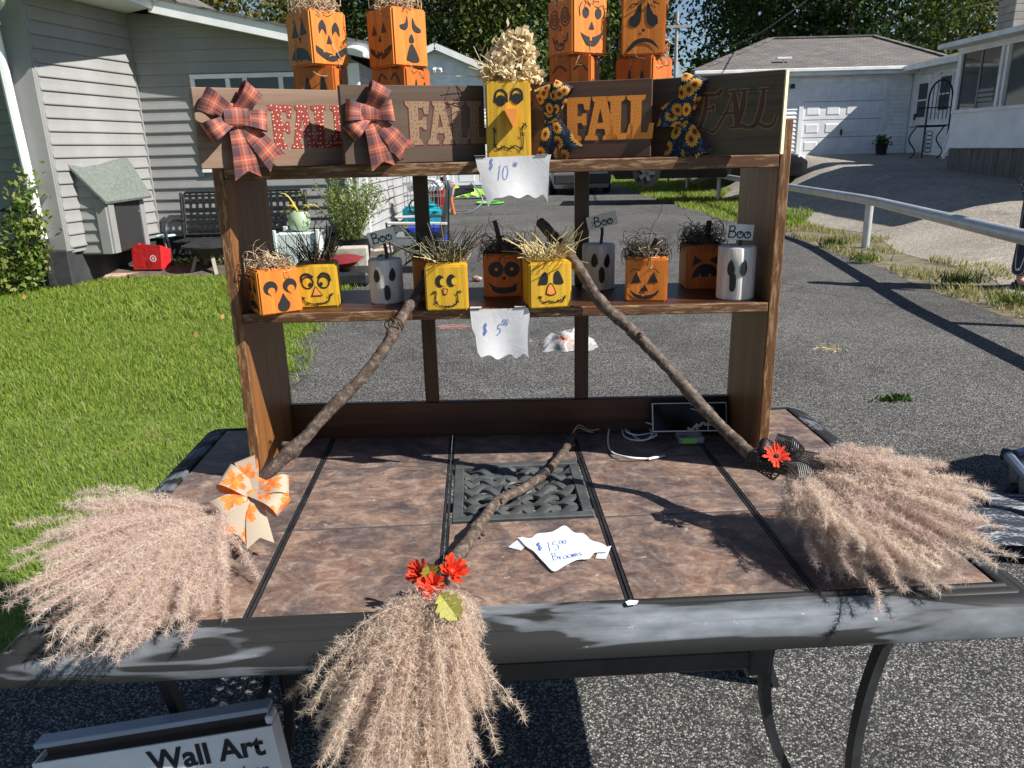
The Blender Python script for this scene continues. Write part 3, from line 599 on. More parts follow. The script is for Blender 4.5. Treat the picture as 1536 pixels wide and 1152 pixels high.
B = MB(); B.box((-4.735, 10.575, 1.80), (0.05, 0.05, 2.7)); B.build('corner_trim', M_trim, GH)
B = MB(); B.box((-1.93, 10.575, 1.42), (0.14, 0.09, 2.2)); B.build('corner_trim', M_white, GH, bevel=0.004)
B = MB(); B.box((-5.17, 8.98, 0.2), (0.22, 0.22, 0.5), (0, 0, .1)); B.build('corner_pier', M_found, GH, bevel=0.02)
# eaves: soffit box over wall A, rake board over wall B
B = MB(); B.prism([(-9.6, 8.62), (-4.28, 8.62), (-4.28, 10.28), (-4.75, 10.62), (-9.6, 10.62)], lambda x, y: Vector((x, y, 3.17)), lambda x, y: Vector((x, y, 3.20))); B.build('soffit', M_white, GH)
B = MB(); B.box((-4.27, 9.45, 3.26), (0.03, 1.72, 0.20)); B.box((-6.9, 8.61, 3.26), (5.3, 0.03, 0.20)); B.build('fascia', M_white, GH)
B = MB(); B.tube([(-4.20, 8.6, 3.30), (-4.20, 10.25, 3.30)], 0.062, 8); B.tube([(-9.6, 8.54, 3.30), (-4.2, 8.54, 3.30)], 0.062, 8); B.build('gutter', M_white, GH, smooth=True)
ra, rb = Vector((-4.30, 10.30, 3.21)), Vector((-1.62, 10.30, 2.62))
B = MB(); B.bar(ra, rb, 0.03, 0.17, (0, 0, 1)); B.build('rake_board', M_white, GH, bevel=0.004)
B = MB(); B.add([ra + Vector((0, .015, -.07)), rb + Vector((0, .015, -.07)), rb + Vector((0, .31, -.07)), ra + Vector((0, .31, -.07))], [(0, 1, 2, 3)]); B.build('rake_soffit', M_white, GH)
B = MB()
B.add([Vector(p) for p in ((-4.4, 10.26, 3.335), (-1.48, 10.26, 2.69), (-1.48, 17.3, 2.69), (-4.4, 17.3, 3.335), (-4.4, 10.26, 3.31), (-1.48, 10.26, 2.665), (-1.48, 17.3, 2.665), (-4.4, 17.3, 3.31))], [(0, 1, 2, 3), (7, 6, 5, 4), (0, 4, 5, 1), (1, 5, 6, 2), (2, 6, 7, 3), (3, 7, 4, 0)])
B.add([Vector(p) for p in ((-9.7, 8.5, 3.36), (-4.2, 8.5, 3.36), (-4.2, 17.3, 3.36), (-9.7, 17.3, 3.36), (-9.7, 13, 4.6), (-6.2, 13, 4.6))], [(0, 1, 5, 4), (1, 2, 5), (2, 3, 4, 5), (3, 0, 4)])
B.build('roof', M_shingle, GH)
# downspouts
def downspout(pts, r=0.042):
    B = MB(); B.tube(pts, r, 8); s = B.build('downspout', M_white, GH, smooth=True)
    q = MB(); q.box(pts[len(pts) // 2] + Vector((0, -0.01, 0)), (0.13, 0.10, 0.03)); q.build('strap', M_white, s); return s
zt = [Vector(p) for p in ((-5.02, 8.57, 3.26), (-5.04, 8.58, 3.10), (-5.10, 8.62, 2.99), (-5.22, 8.68, 2.93), (-5.30, 8.74, 2.86), (-5.32, 8.80, 2.72), (-5.31, 8.82, 2.0), (-5.29, 8.83, 1.2), (-5.28, 8.83, 0.66), (-5.27, 8.83, 0.56))]
downspout(smooth_path(zt, 3), 0.05)
zt = [Vector(p) for p in ((-1.70, 10.22, 2.60), (-1.86, 10.30, 2.66), (-2.06, 10.38, 2.62), (-2.15, 10.46, 2.48), (-2.12, 10.50, 2.2), (-2.10, 10.52, 1.2), (-2.10, 10.52, 0.5))]
downspout(smooth_path(zt, 3), 0.05)
B = MB(); B.tube([(-5.27, 8.83, 0.58), (-5.26, 8.82, 0.05)], 0.055, 8); B.build('drain_pipe', M_blackiron, GH, smooth=True)
B = MB(); B.tube([(-6.4, 9.0, 0.94), (-5.5, 8.85, 0.90), (-5.32, 8.84, 0.88)], 0.022, 8); B.tube([(-5.36, 8.8, 0.88), (-5.34, 8.8, 0.0)], 0.016, 6); B.build('pipe', M_found, GH, smooth=True)
window(GH, A1, B1, 0.76, 2.12, 1.28, 2.38, 0.055, mull=(1.18, 1.40, 1.86))
# lean-to hatch on wall A
hx0, hx1, hy0, hy1 = -5.02, -4.70, 9.22, 10.12
B = MB(); B.box(((hx0 + hx1) / 2 - .06, (hy0 + hy1) / 2, 0.66), (hx1 - hx0 + .08, hy1 - hy0 - 0.02, 0.64)); B.add([(hx0 - .1, hy0 + .01, .98), (hx1 - .02, hy0 + .01, .96), (hx0 - .1, hy0 + .01, 1.38), (hx0 - .1, hy1 - .01, .98), (hx1 - .02, hy1 - .01, .96), (hx0 - .1, hy1 - .01, 1.38)], [(0, 1, 2), (3, 5, 4), (0, 2, 5, 3), (1, 4, 5, 2)])
hb = B.build('hatch_box', M_trim, GH)
courses(GH, (hx0 - .08, hy0), (hx1 - .02, hy0), 0.36, 1.36, 0.13, M_siding, top=lambda s: 1.40 - 1.12 * s)
B = MB(); B.box((hx1 + .0, hy0 + .06, .67), (.07, .13, .64)); B.box((hx1 - .05, hy0 - .012, .67), (.12, .045, .64)); B.build('hatch_trim', M_trim, GH, bevel=.004)
B = MB(); B.box((hx1, hy1 - .05, .67), (.07, .11, .64)); B.build('hatch_trim', M_trim, GH, bevel=.004)
B = MB(); B.box((hx1 + .005, (hy0 + hy1) / 2, .67), (.03, hy1 - hy0 - .22, .62)); hd = B.build('hatch_door', M_darkpanel, GH, bevel=.004)
B = MB(); B.lathe([(0.012, 0), (0.012, .02)], (hx1 + .03, hy1 - .16, .78), 8); B.build('knob', M_alu, hd)
B = MB(); Q = [Vector(q) for q in ((-5.10, hy0 - .08, 1.445), (-4.83, hy1 + .06, 1.445), (-4.585, hy1 + .06, .935), (-4.655, hy0 - .08, .925))]
B.add(Q + [q + Vector((.012, 0, .03)) for q in Q], [(3, 2, 1, 0), (4, 5, 6, 7), (0, 1, 5, 4), (1, 2, 6, 5), (2, 3, 7, 6), (3, 0, 4, 7)])
B.build('hatch_roof', M_slate_roof, GH, bevel=.003)
# white garage at the end of the driveway
GY = 33.0; gx, hw = -2.7, 4.3; apex = 5.40
FG = thing('white_garage', 'white gabled garage at the far end of the driveway', 'garage', (gx, GY, 0))
courses(FG, (gx - hw, GY), (gx + hw, GY), 0.02, 5.3, 0.14, M_whites, separate=False, top=lambda s: apex - 0.43 * abs(s - hw) - .06, skip=((2.2, 2 * hw - 1.0, 0, 2.5),))
B = MB(); B.prism([(gx - hw, 0), (gx + hw, 0), (gx + hw, apex - .43 * hw - .1), (gx, apex - .1), (gx - hw, apex - .43 * hw - .1)], lambda x, z: Vector((x, GY + .03, z)), lambda x, z: Vector((x, GY + 8, z))); B.build('wall', M_whites, FG)
B = MB()
for s in (-1, 1):
    V = [Vector((gx, y, apex + dz)) for y in (GY - .35, GY + 8.3) for dz in (0, .12)] + [Vector((gx + s * (hw + .4), y, apex - .43 * (hw + .4) + dz)) for y in (GY - .35, GY + 8.3) for dz in (0, .12)]
    B.add(V, [(0, 1, 3, 2), (4, 6, 7, 5), (0, 4, 5, 1), (2, 3, 7, 6), (0, 2, 6, 4), (1, 5, 7, 3)])
B.build('roof', M_shingle, FG)
for s in (-1, 1):
    B = MB(); B.bar((gx, GY - .37, apex - .03), (gx + s * (hw + .4), GY - .37, apex - .43 * (hw + .4) - .03), .04, .22, (0, 0, 1)); B.build('rake_board', M_white, FG)
def panel_door(parent, A, Bp, s0, s1, z0, z1, nc, nr, m):
    A_, d, n, L = wall_frame(A, Bp); B = MB(); wbox(B, A_, d, n, s0, s1, z0, z1, -.02, .012); dr = B.build('garage_door', m, parent)
    cw, rh = (s1 - s0) / nc, (z1 - z0) / nr
    for r in range(nr):
        if r:
            q = MB(); wbox(q, A_, d, n, s0, s1, z0 + r * rh - .008, z0 + r * rh + .008, .011, .016); q.build('section_joint', M_trim, dr)
        for c in range(nc):
            q = MB(); a, b, e, f = s0 + c * cw + .09, s0 + (c + 1) * cw - .09, z0 + r * rh + .11, z0 + (r + 1) * rh - .11
            i = .035; V = [A_ + d * x + n * o + Vector((0, 0, z)) for x, z, o in ((a, e, .013), (b, e, .013), (b, f, .013), (a, f, .013), (a + i, e + i, .024), (b - i, e + i, .024), (b - i, f - i, .024), (a + i, f - i, .024))]
            q.add(V, [(4, 5, 6, 7), (0, 1, 5, 4), (1, 2, 6, 5), (2, 3, 7, 6), (3, 0, 4, 7)]); q.build('door_panel', m, dr)
    return dr
M_gdoor = mat('white_garage_door', (0.82, 0.84, 0.87), 2, rough=0.4)
panel_door(FG, (gx - hw, GY), (gx + hw, GY), 2.3, 2 * hw - 1.1, 0.05, 2.4, 6, 4, M_gdoor)
B = MB(); wA = wall_frame((gx - hw, GY), (gx + hw, GY))
for a, b, c, e in ((2.12, 2.3, 0, 2.399), (2 * hw - 1.1, 2 * hw - .92, 0, 2.399), (2.12, 2 * hw - .92, 2.4, 2.56)): wbox(B, wA[0], wA[1], wA[2], a, b, c, e, 0, .035)
B.build('door_frame', M_white, FG)
B = MB(); B.box((gx + .05, GY - .12, 4.60), (.26, .2, .10)); B.box((gx - .08, GY - .22, 4.50), (.13, .13, .16), (.5, 0, .3)); B.box((gx + .17, GY - .22, 4.50), (.13, .13, .16), (.5, 0, -.3)); B.build('security_light', M_white, FG, bevel=.02)

# white hip roofed garage and house on the right
RZ = 1.05; GX0, GX1, RY = 5.45, 11.8, 23.7
RG = thing('hip_roof_garage', 'white sided garage with a grey hip roof and one panelled door', 'garage', (8.5, RY, RZ))
courses(RG, (GX0 + .25, RY), (GX1, RY), RZ, RZ + 2.34, 0.115, M_whites, separate=False, skip=((8.58 - GX0 - .25, 11.14 - GX0 - .25, RZ, RZ + 2.05),))
B = MB(); B.box(((GX0 + GX1) / 2 + .3, RY + 3.53, RZ + 1.1), (GX1 - GX0 - .1, 7, 2.5)); B.build('wall', M_whites, RG)
B = MB(); ez, rz_ = RZ + 2.36, RZ + 3.62; y0, y1 = RY - .26, RY + 7.5; x0, x1 = GX0 - .05, GX1 + 1.6
V = [(x0, y0, ez), (x1, y0, ez), (x1, y1, ez), (x0, y1, ez), (8.75, RY + 3.5, rz_), (12.1, RY + 3.5, rz_)]
B.add(V, [(0, 1, 5, 4), (1, 2, 5), (2, 3, 4, 5), (3, 0, 4), (3, 2, 1, 0)], uv=[(v[0], v[1] * 1.1) for v in V]); B.build('roof', M_shingle, RG)
for a, b in (((x0, y0, ez), (8.75, RY + 3.5, rz_)), ((8.75, RY + 3.5, rz_), (12.1, RY + 3.5, rz_)), ((x1, y0, ez), (12.1, RY + 3.5, rz_))):
    B = MB(); B.bar(Vector(a) + Vector((0, 0, .02)), Vector(b) + Vector((0, 0, .02)), .22, .05); B.build('ridge_cap', M_shingle, RG)
B = MB(); B.box(((x0 + x1) / 2 - .8, y0 - .02, ez - .09), (x1 - x0 - 1.6, .03, .17)); B.box(((x0 + x1) / 2 - .8, y0 - .08, ez - .03), (x1 - x0 - 1.6, .11, .09)); B.box(((x0 + x1) / 2 - .8, y0 + .13, ez - .165), (x1 - x0 - 1.6, .26, .02)); B.build('gutter', M_white, RG, bevel=.01)
panel_door(RG, (GX0, RY), (GX1, RY), 8.70 - GX0, 11.04 - GX0, RZ + .0, RZ + 1.98, 4, 4, M_gdoor)
B = MB(); wA = wall_frame((GX0, RY), (GX1, RY))
for a, b, c, e in ((8.58, 8.70, 0, 1.979), (11.04, 11.16, 0, 1.979), (8.58, 11.16, 1.98, 2.10)): wbox(B, wA[0], wA[1], wA[2], a - GX0, b - GX0, RZ + c, RZ + e, 0, .04)
B.build('door_frame', M_white, RG)
B = MB(); B.box((9.87, RY - .03, RZ + .62), (.05, .04, .16)); B.build('door_handle', M_blackiron, RG)
B = MB(); B.box((8.32, RY - .06, RZ + 1.93), (.10, .1, .06)); B.lathe([(.05, 0), (.075, -.05), (.07, -.12), (.03, -.13)], (8.29, RY - .16, RZ + 1.98), 10); B.build('wall_lamp', M_blackiron, RG)
B = MB(); B.lathe([(.03, 0), (.03, .22)], (8.2, RY + .5, ez + .1), 8); B.box((8.2, RY + .5, ez + .38), (.42, .16, .05)); B.build('roof_vent', M_white, RG)

BX = 11.85
BH = thing('white_house', 'white house with breezeway door, sunroom windows and a block chimney', 'house', (11.85, 20, 0.9))
bA, bB = (BX, RY + .1), (BX, 17.4)
courses(BH, bA, bB, 0.98, 3.36, 0.115, M_whites, separate=False, skip=((.35, 1.15, .9, 3.15), (1.55, 2.25, 2.1, 3.1)))
B = MB(); B.box((BX + 1.5, 20.6, 2.1), (2.96, 6.4, 2.6)); B.build('wall', M_whites, BH)
A_, d_, n_, L_ = wall_frame(bA, bB)
B = MB(); wbox(B, A_, d_, n_, .42, 1.08, 1.06, 3.06, -.02, .02); bd = B.build('door', M_white, BH)
q = MB(); wbox(q, A_, d_, n_, .52, .98, 2.02, 2.92, .0, .03); q.build('pane', M_glassdark, bd)
q = MB(); wbox(q, A_, d_, n_, .52, .98, 2.45, 2.50, .02, .045); q.build('sash_bar', M_white, bd)
q = MB(); wbox(q, A_, d_, n_, .52, .98, 1.30, 1.82, .0, .028); q.build('door_panel', M_white, bd)
q = MB(); wbox(q, A_, d_, n_, .44, .50, 1.95, 2.12, .0, .06); q.build('handle', M_blackiron, bd)
B = MB()
for a, b, c, e in ((.34, .42, 1.0, 3.059), (1.08, 1.16, 1.0, 3.059), (.34, 1.16, 3.06, 3.15)): wbox(B, A_, d_, n_, a, b, c, e, 0, .04)
B.build('door_frame', M_white, BH)
B = MB(); wbox(B, A_, d_, n_, .2, 1.3, .82, 1.0, 0, .55); B.build('door_step', M_found, BH)
window(BH, bA, bB, 1.62, 2.18, 2.16, 3.02, .06, rails=(2.58,), out=.04)
B = MB(); V = [(BX - .45, 17.5, 3.42), (BX - .45, RY - .3, 3.42), (BX + 3, RY + 1.0, 4.15), (BX + 3, 17.5, 4.15), (BX - .45, 17.5, 3.36), (BX - .45, RY - .3, 3.36), (BX + 3, RY + 1.0, 4.09), (BX + 3, 17.5, 4.09)]
B.add(V, [(0, 1, 2, 3), (7, 6, 5, 4), (0, 4, 5, 1), (1, 5, 6, 2), (2, 6, 7, 3), (3, 7, 4, 0)], uv=[(v[1], v[0]) for v in V]); B.build('roof', M_shingle, BH)
B = MB(); B.box((BX - .48, 20.5, 3.34), (.08, 6.0, .14)); B.build('gutter', M_white, BH, bevel=.01)
# sunroom
SX = 9.75; sA, sB = (SX, 17.6), (SX, 11.4)
A_, d_, n_, L_ = wall_frame(sA, sB)
M_sunpanel = mat('white_sunroom_panel', (0.86, 0.87, 0.89), 2, rough=0.45)
B = MB(); B.box((SX + 1.25, 14.5, 2.0), (2.46, 6.1, 1.6)); B.build('sunroom_core', mat('dim_room', (0.05, 0.05, 0.05), 3, rough=.8), BH)
B = MB(); wbox(B, A_, d_, n_, 0, L_, 1.23, 1.95, -.06, .03); B.box((SX + 1.2, 17.6, 2.2), (2.4, .06, 2.0)); B.build('sunroom_panel', M_sunpanel, BH)
B = MB()
for s in (0.0, 1.50, 1.66, 3.15, 3.31, 4.8, 4.96, 6.06): wbox(B, A_, d_, n_, s, s + .14 if s in (0.0, 6.06) else s + .08, 1.95, 3.2, -.05, .06)
wbox(B, A_, d_, n_, -.003, L_ + .003, 1.93, 2.0, -.053, .064); wbox(B, A_, d_, n_, -.003, L_ + .003, 3.12, 3.243, -.053, .064); wbox(B, A_, d_, n_, -.003, L_ + .003, 1.215, 1.26, -.053, .064)
B.build('sunroom_frame', M_white, BH, bevel=.004)
for k in range(3):
    g = MB(); wbox(g, A_, d_, n_, .14 + k * 1.655, 1.50 + k * 1.655, 2.0, 3.12, -.03, .012); w = g.build('window', M_glassdark, BH)
    g = MB(); wbox(g, A_, d_, n_, .80 + k * 1.655, .84 + k * 1.655, 2.0, 3.12, .0, .03); g.build('sash_bar', M_trim, w)
# pale stacked chair backs seen through the first window
B = MB()
for k in range(4): wbox(B, A_, d_, n_, .78, 1.36, 2.04 + k * .09, 2.10 + k * .09, .0121, .0125)
B.build('blind_slat', M_trim, w)
B = MB(); B.box((SX + .9, 14.4, 3.30), (2.6, 6.9, .10)); B.build('sunroom_roof', M_white, BH, bevel=.01)
for k in range(41):
    q = MB(); wbox(q, A_, d_, n_, .02 + k * .15, .163 + k * .15, 0.30, 1.215, -.04, .0 + .004 * (k % 3)); 
    q.build('skirt_board', mat('weathered_skirt', [(0.3, (0.10, 0.09, 0.08)), (0.7, (0.22, 0.20, 0.18))], 3, (8, 8, 1), 6, .85, .3, var=.15), BH)
B = MB(); B.box((12.9, 14.6, 3.75), (3.6, 6.2, .12), (0, -.16, 0)); B.build('main_roof', M_shingle, BH)
cpos = at(1530, 40, 18.5)
CHM = thing('chimney', 'grey block chimney with an orange clay cap over the sunroom roof', 'chimney', (cpos.x, 18.5, 3.2))
M_cblock = mat('chimney_block', [(0.3, (0.24, 0.225, 0.20)), (0.7, (0.36, 0.34, 0.31))], 6, detail=7, rough=.9, bump=.3)
for k in range(7):
    for j in range(2):
        B = MB(); off = .2 * ((k + j) % 2); B.box((cpos.x - .18 + .36 * j, 18.5, 3.32 + k * .155), (.352, .62, .147)); B.build('block', M_cblock, CHM, bevel=.006)
B = MB(); B.box((cpos.x, 18.5, 4.40), (.80, .70, .07)); B.build('cap', M_cblock, CHM, bevel=.008)
B = MB(); B.lathe([(.17, 0), (.17, .3), (.13, .3), (.13, .05)], (cpos.x + .05, 18.5, 4.42), 14); B.build('clay_flue', mat('clay_flue', (0.50, 0.20, 0.10), 8, rough=.8), CHM)
# porch steps rail, trellis stand, planter
B = MB(); p0, p1 = at(1438, 162, 17.8), at(1415, 226, 18.5)
HR = thing('stair_railing', 'white sloping stair railing beside the sunroom', 'railing', (9.6, 18.6, .9))
B.bar(p0, p1, .06, .08); B.bar(p0 - Vector((0, 0, .72)), p1 - Vector((0, 0, .12)), .05, .06); B.build('handrail', M_white, HR)
for k in range(7):
    q = p0.lerp(p1, (k + .5) / 7.5); B = MB(); B.bar(q - Vector((0, 0, .72 - .07 * k)), q, .04, .04, (0, 1, 0)); B.build('baluster', M_white, HR)
TR = thing('metal_trellis', 'black wrought iron arched plant stand by the white house', 'trellis', (11.1, 20.6, .95))
B = MB(); ax, ay = 11.1, 20.6
arch = [Vector((ax - .3, ay + .12, .95)), Vector((ax - .3, ay + .12, 2.4))] + [Vector((ax - .3 * math.cos(R(a)), ay + .12, 2.4 + .45 * math.sin(R(a)))) for a in range(15, 180, 15)] + [Vector((ax + .3, ay + .12, 2.4)), Vector((ax + .3, ay + .12, .95))]
B.tube(arch, .024, 6)
for k in range(-2, 3): B.tube([(ax + k * .1, ay + .12, 1.9), (ax + k * .1, ay + .12, 2.4 + .43 * math.sqrt(1 - (k / 3) ** 2))], .012, 5)
B.tube([(ax - .55, ay + .1, 2.18), (ax + .3, ay + .1, 2.18)], .016, 5); B.tube([(ax - .55, ay + .1, 1.75), (ax + .3, ay + .1, 1.75)], .016, 5); B.build('arch', M_blackiron, TR, smooth=True)
B = MB(); B.box((ax - .35, ay - .1, 1.72), (.72, .40, .03)); B.build('shelf', M_blackiron, TR)
for sx in (-.7, 0.0):
    B = MB(); B.tube(smooth_path([(ax + sx, ay - .2, 1.70), (ax + sx - .16, ay - .22, 1.42), (ax + sx + .04, ay - .2, 1.12), (ax + sx - .08, ay - .2, .95)], 5), .017, 6); B.build('leg', M_blackiron, TR, smooth=True)
B = MB()
for k in range(5): B.tube([(ax - .35 + .09 * math.cos(t * .6 + k), ay - .22, 1.15 + .1 * k + .06 * math.sin(t * .6 + k)) for t in range(11)], .010, 5)
B.build('scrollwork', M_blackiron, TR)
def plant(name, label, cat, loc, pot, foliage, group=None):
    t = thing(name, label, cat, loc, group=group); pot(t); foliage(t); return t
def leaf_ball(t, c, r, n, size, m, seed, aspect=.5, nm='foliage'):
    rg = np.random.default_rng(seed); P = rg.normal(size=(n, 3)) * np.array(r) * .55 + np.array(c); V, F = leaves(P, size, rg, aspect, (0, 0, .4)); return mesh_np(nm, V, F, m, t)
M_leafg = leafmat('shrub_leaf', [(0.06, 0.12, 0.018), (0.13, 0.20, 0.035), (0.20, 0.26, 0.06), (0.26, 0.24, 0.08)], .5, .3)
M_leafw = leafmat('willowy_leaf', [(0.10, 0.15, 0.035), (0.20, 0.26, 0.07), (0.30, 0.34, 0.13), (0.15, 0.19, 0.05)], .55, .35)
M_leafk = leafmat('planter_leaf', [(0.025, 0.06, 0.012), (0.06, 0.12, 0.02)], .5, .3)
t = thing('planter', 'dark tub of green leaves by the right garage door jamb', 'planter', (10.75, 22.9, 1.02))
B = MB(); B.lathe([(.13, 0), (.17, .30), (.19, .32), (.16, .30)], (10.75, 22.9, 1.0), 14); B.build('tub', M_blackiron, t, smooth=True); leaf_ball(t, (10.75, 22.9, 1.36), (.15, .15, .14), 220, .10, M_leafk, 3)

# pipe rail along the driveway
PR = thing('pipe_rail', 'long galvanised pipe rail on posts along the driveway edge', 'railing', (4.95, 10.7, 0))
M_galv = mat('galvanised_pipe', [(0.3, (0.50, 0.51, 0.53)), (0.7, (0.64, 0.65, 0.66))], 5, detail=6, rough=.45, metal=.55)
ys = [-3.0, 1.2, 5.8, 10.7, 15.5, 20.5, 26, 31, 36.5, 42]
RH = 0.62
B = MB(); B.tube([(float(rail_x(y)), y, RH + .02) for y in np.linspace(-4, 43, 60)], .062, 12); B.build('rail', M_galv, PR, smooth=True)
for y in ys:
    B = MB(); B.tube([(float(rail_x(y)), y, -.05), (float(rail_x(y)), y, RH - .03)], .053, 10); B.build('post', M_galv, PR, smooth=True)
# utility pole and cable
up = at(1016, 60, 36); UP = thing('utility_pole', 'slim grey utility pole against the patch of blue sky', 'utility pole', (up.x, 36, 0))
M_pole = mat('grey_pole', (0.34, 0.33, 0.32), 4, rough=.8)
B = MB(); B.tube([(up.x, 36, 0), (up.x - .05, 36, 6.9)], [.10, .075], 10); B.build('pole', M_pole, UP, smooth=True)
B = MB(); B.box((up.x, 35.95, 6.3), (1.0, .09, .10)); B.build('crossarm', M_pole, UP)
for k in (-1, 0, 1):
    B = MB(); B.lathe([(.03, 0), (.05, .05), (.03, .12)], (up.x + k * .42, 35.95, 6.35), 8); B.build('insulator', M_trim, UP)
B = MB(); a, b = Vector((up.x, 36, 6.2)), at(1215, -4, 20); B.tube([a.lerp(b, k / 14) - Vector((0, 0, .9 * math.sin(math.pi * k / 14))) for k in range(15)], .018, 5)
tag(B.build('overhead_cable', M_blackiron), 'thin overhead cable sagging from the utility pole across the trees', 'cable')
# ------------------------------------------------------------------ vehicles
def loft(B, st):
    n = 10; V = []
    for x, zb, zs, zr, wb, ws, wr in st:
        half = [(wb, zb), (ws, zb + (zs - zb) * .35), (ws, zb + (zs - zb) * .75), (ws * .975, zs), (wr, zr)]
        V += [(x, -w, z) for w, z in half] + [(x, w, z) for w, z in reversed(half)]
    k = len(st); F = [(i * n + j, (i + 1) * n + j, (i + 1) * n + (j + 1) % n, i * n + (j + 1) % n) for i in range(k - 1) for j in range(n)]
    F += [tuple(range(n)), tuple(range(k * n - 1, (k - 1) * n - 1, -1))]; B.add(V, F)
M_tyre = mat('tyre_rubber', (0.018, 0.018, 0.019), 20, rough=.9)
M_rim = mat('alloy_rim', (0.16, 0.165, 0.17), 10, rough=.35, metal=.8)
M_carglass = mat('car_glass', (0.012, 0.014, 0.016), 3, rough=.05, spec=.8)
M_lampred = mat('red_tail_lamp', (0.42, 0.015, 0.012), 6, rough=.2)
M_lampw = mat('clear_head_lamp', (0.62, 0.66, 0.70), 6, rough=.15)
M_chrome = mat('chrome', (0.7, 0.7, 0.72), 6, rough=.15, metal=1.0)
M_bumper = mat('black_bumper', (0.022, 0.022, 0.024), 10, rough=.6)
def car(name, label, loc, rz, paint, L, Wd, H, suv):
    t = thing(name, label, 'car', loc, rz); h = L / 2; w = Wd / 2; g = .20
    B = MB(); bz = H * (.60 if suv else .62); hz = H * (.62 if suv else .56)
    loft(B, [(-h, g + .18, hz * .95, hz, w * .80, w * .88, w * .80), (-h + .12, g, hz, hz + .03, w * .86, w * .97, w * .86), (-h + .9, g, bz, bz + .03, w * .9, w, w * .86), (0, g, bz, bz + .03, w * .9, w, w * .86), (h - 1.5, g, bz * .97, bz + .02, w * .9, w, w * .86), (h - .7, g, hz * .93, hz * .98, w * .88, w * .98, w * .80), (h - .18, g, hz * .80, hz * .86, w * .84, w * .92, w * .72), (h, g + .12, hz * .66, hz * .70, w * .70, w * .76, w * .60)])
    body = B.build('body', paint, t, local=True, smooth=True)
    B = MB(); rear = -h + (.25 if suv else .9)
    loft(B, [(rear, bz - .04, bz, bz + .02, w * .8, w * .86, w * .8), (rear + (.28 if suv else .75), bz, bz + .2, H - .05, w * .82, w * .84, w * .66), (0, bz, bz + .2, H - .01, w * .84, w * .86, w * .68), (.35, bz, bz + .2, H - .03, w * .84, w * .86, w * .66), (h - 1.45, bz - .03, bz, bz + .03, w * .8, w * .84, w * .74)])
    B.build('windows', M_carglass, t, local=True, smooth=True)
    B = MB(); loft(B, [(rear + (.26 if suv else .75), H - .08, H - .05, H - .03, w * .66, w * .69, w * .6), (0, H - .05, H - .015, H + .012, w * .68, w * .72, w * .62), (.38, H - .07, H - .035, H - .01, w * .66, w * .69, w * .6)]); B.build('roof', paint, t, local=True, smooth=True)
    for sx in (-1, 1):
        for s in (-1, 1):
            x = sx * (h - .88); r = .34; B = MB(); c = MB()
            V = lambda q: q
            pr = [(r * .62, -.11), (r, -.105), (r, .105), (r * .62, .11)]; n = 20
            pts = [(x + rr * math.cos(2 * math.pi * j / n), s * (w - .11) + o, r + rr * math.sin(2 * math.pi * j / n)) for rr, o in pr for j in range(n)]
            B.add(pts, [(i * n + j, i * n + (j + 1) % n, (i + 1) * n + (j + 1) % n, (i + 1) * n + j) for i in range(3) for j in range(n)] + [tuple(range(n)), tuple(range(3 * n, 4 * n))])
            wo = B.build('wheel', M_tyre, t, local=True)
            for k in range(5): a = k * 2 * math.pi / 5; c.bar((x, s * (w + .002), r), (x + r * .58 * math.cos(a), s * (w + .002), r + r * .58 * math.sin(a)), .09, .02, (0, 1, 0))
            c.build('rim', M_rim, wo, local=True)
    for s in (-1, 1):
        B = MB(); B.box((h - .24, s * w * .74, hz * .80), (.26, .28, .09), (0, .25, -s * .55)); B.build('headlight', M_lampw, t, local=True, bevel=.02)
        B = MB(); B.box((-h + .06, s * w * .84, hz * .86 if not suv else .86), (.18, .30, .14 if not suv else .2)); B.build('taillight', M_lampred, t, local=True, bevel=.02)
        B = MB(); B.box((h - 1.35, s * (w + .08), bz + .06), (.12, .18, .13)); B.build('wing_mirror', paint, t, local=True, bevel=.03)
    B = MB(); B.box((-h + .02, 0, .48), (.20, Wd * .90, .30)); B.build('rear_bumper', M_bumper, t, local=True, bevel=.03)
    B = MB(); B.box((h - .08, 0, .40), (.14, Wd * .62, .12)); B.build('grille', M_bumper, t, local=True, bevel=.02)
    B = MB(); B.box((h + .005, 0, hz * .62), (.04, .34, .05)); B.build('trim_strip', M_chrome, t, local=True)
    B = MB(); B.box((-h - .085, 0, .62), (.02, .32, .16)); B.build('licence_plate', M_white, t, local=True)
    return t
M_silver = mat('silver_car_paint', (0.50, 0.51, 0.53), 2, rough=.3, metal=.5)
M_navy = mat('dark_car_paint', (0.012, 0.013, 0.018), 2, rough=.3, spec=.35)
car('parked_suv', 'silver sport utility car seen from behind on the driveway', (2.36, 27.2, 0.0), R(90), M_silver, 4.6, 1.95, 1.72, True)
car('parked_sedan', 'dark sedan with bright headlight parked sideways before the right garage', (5.08, 20.4, float(ground_z(np.array(7.0), np.array(20.4))) - .03), R(-8), M_navy, 4.75, 1.86, 1.44, False)

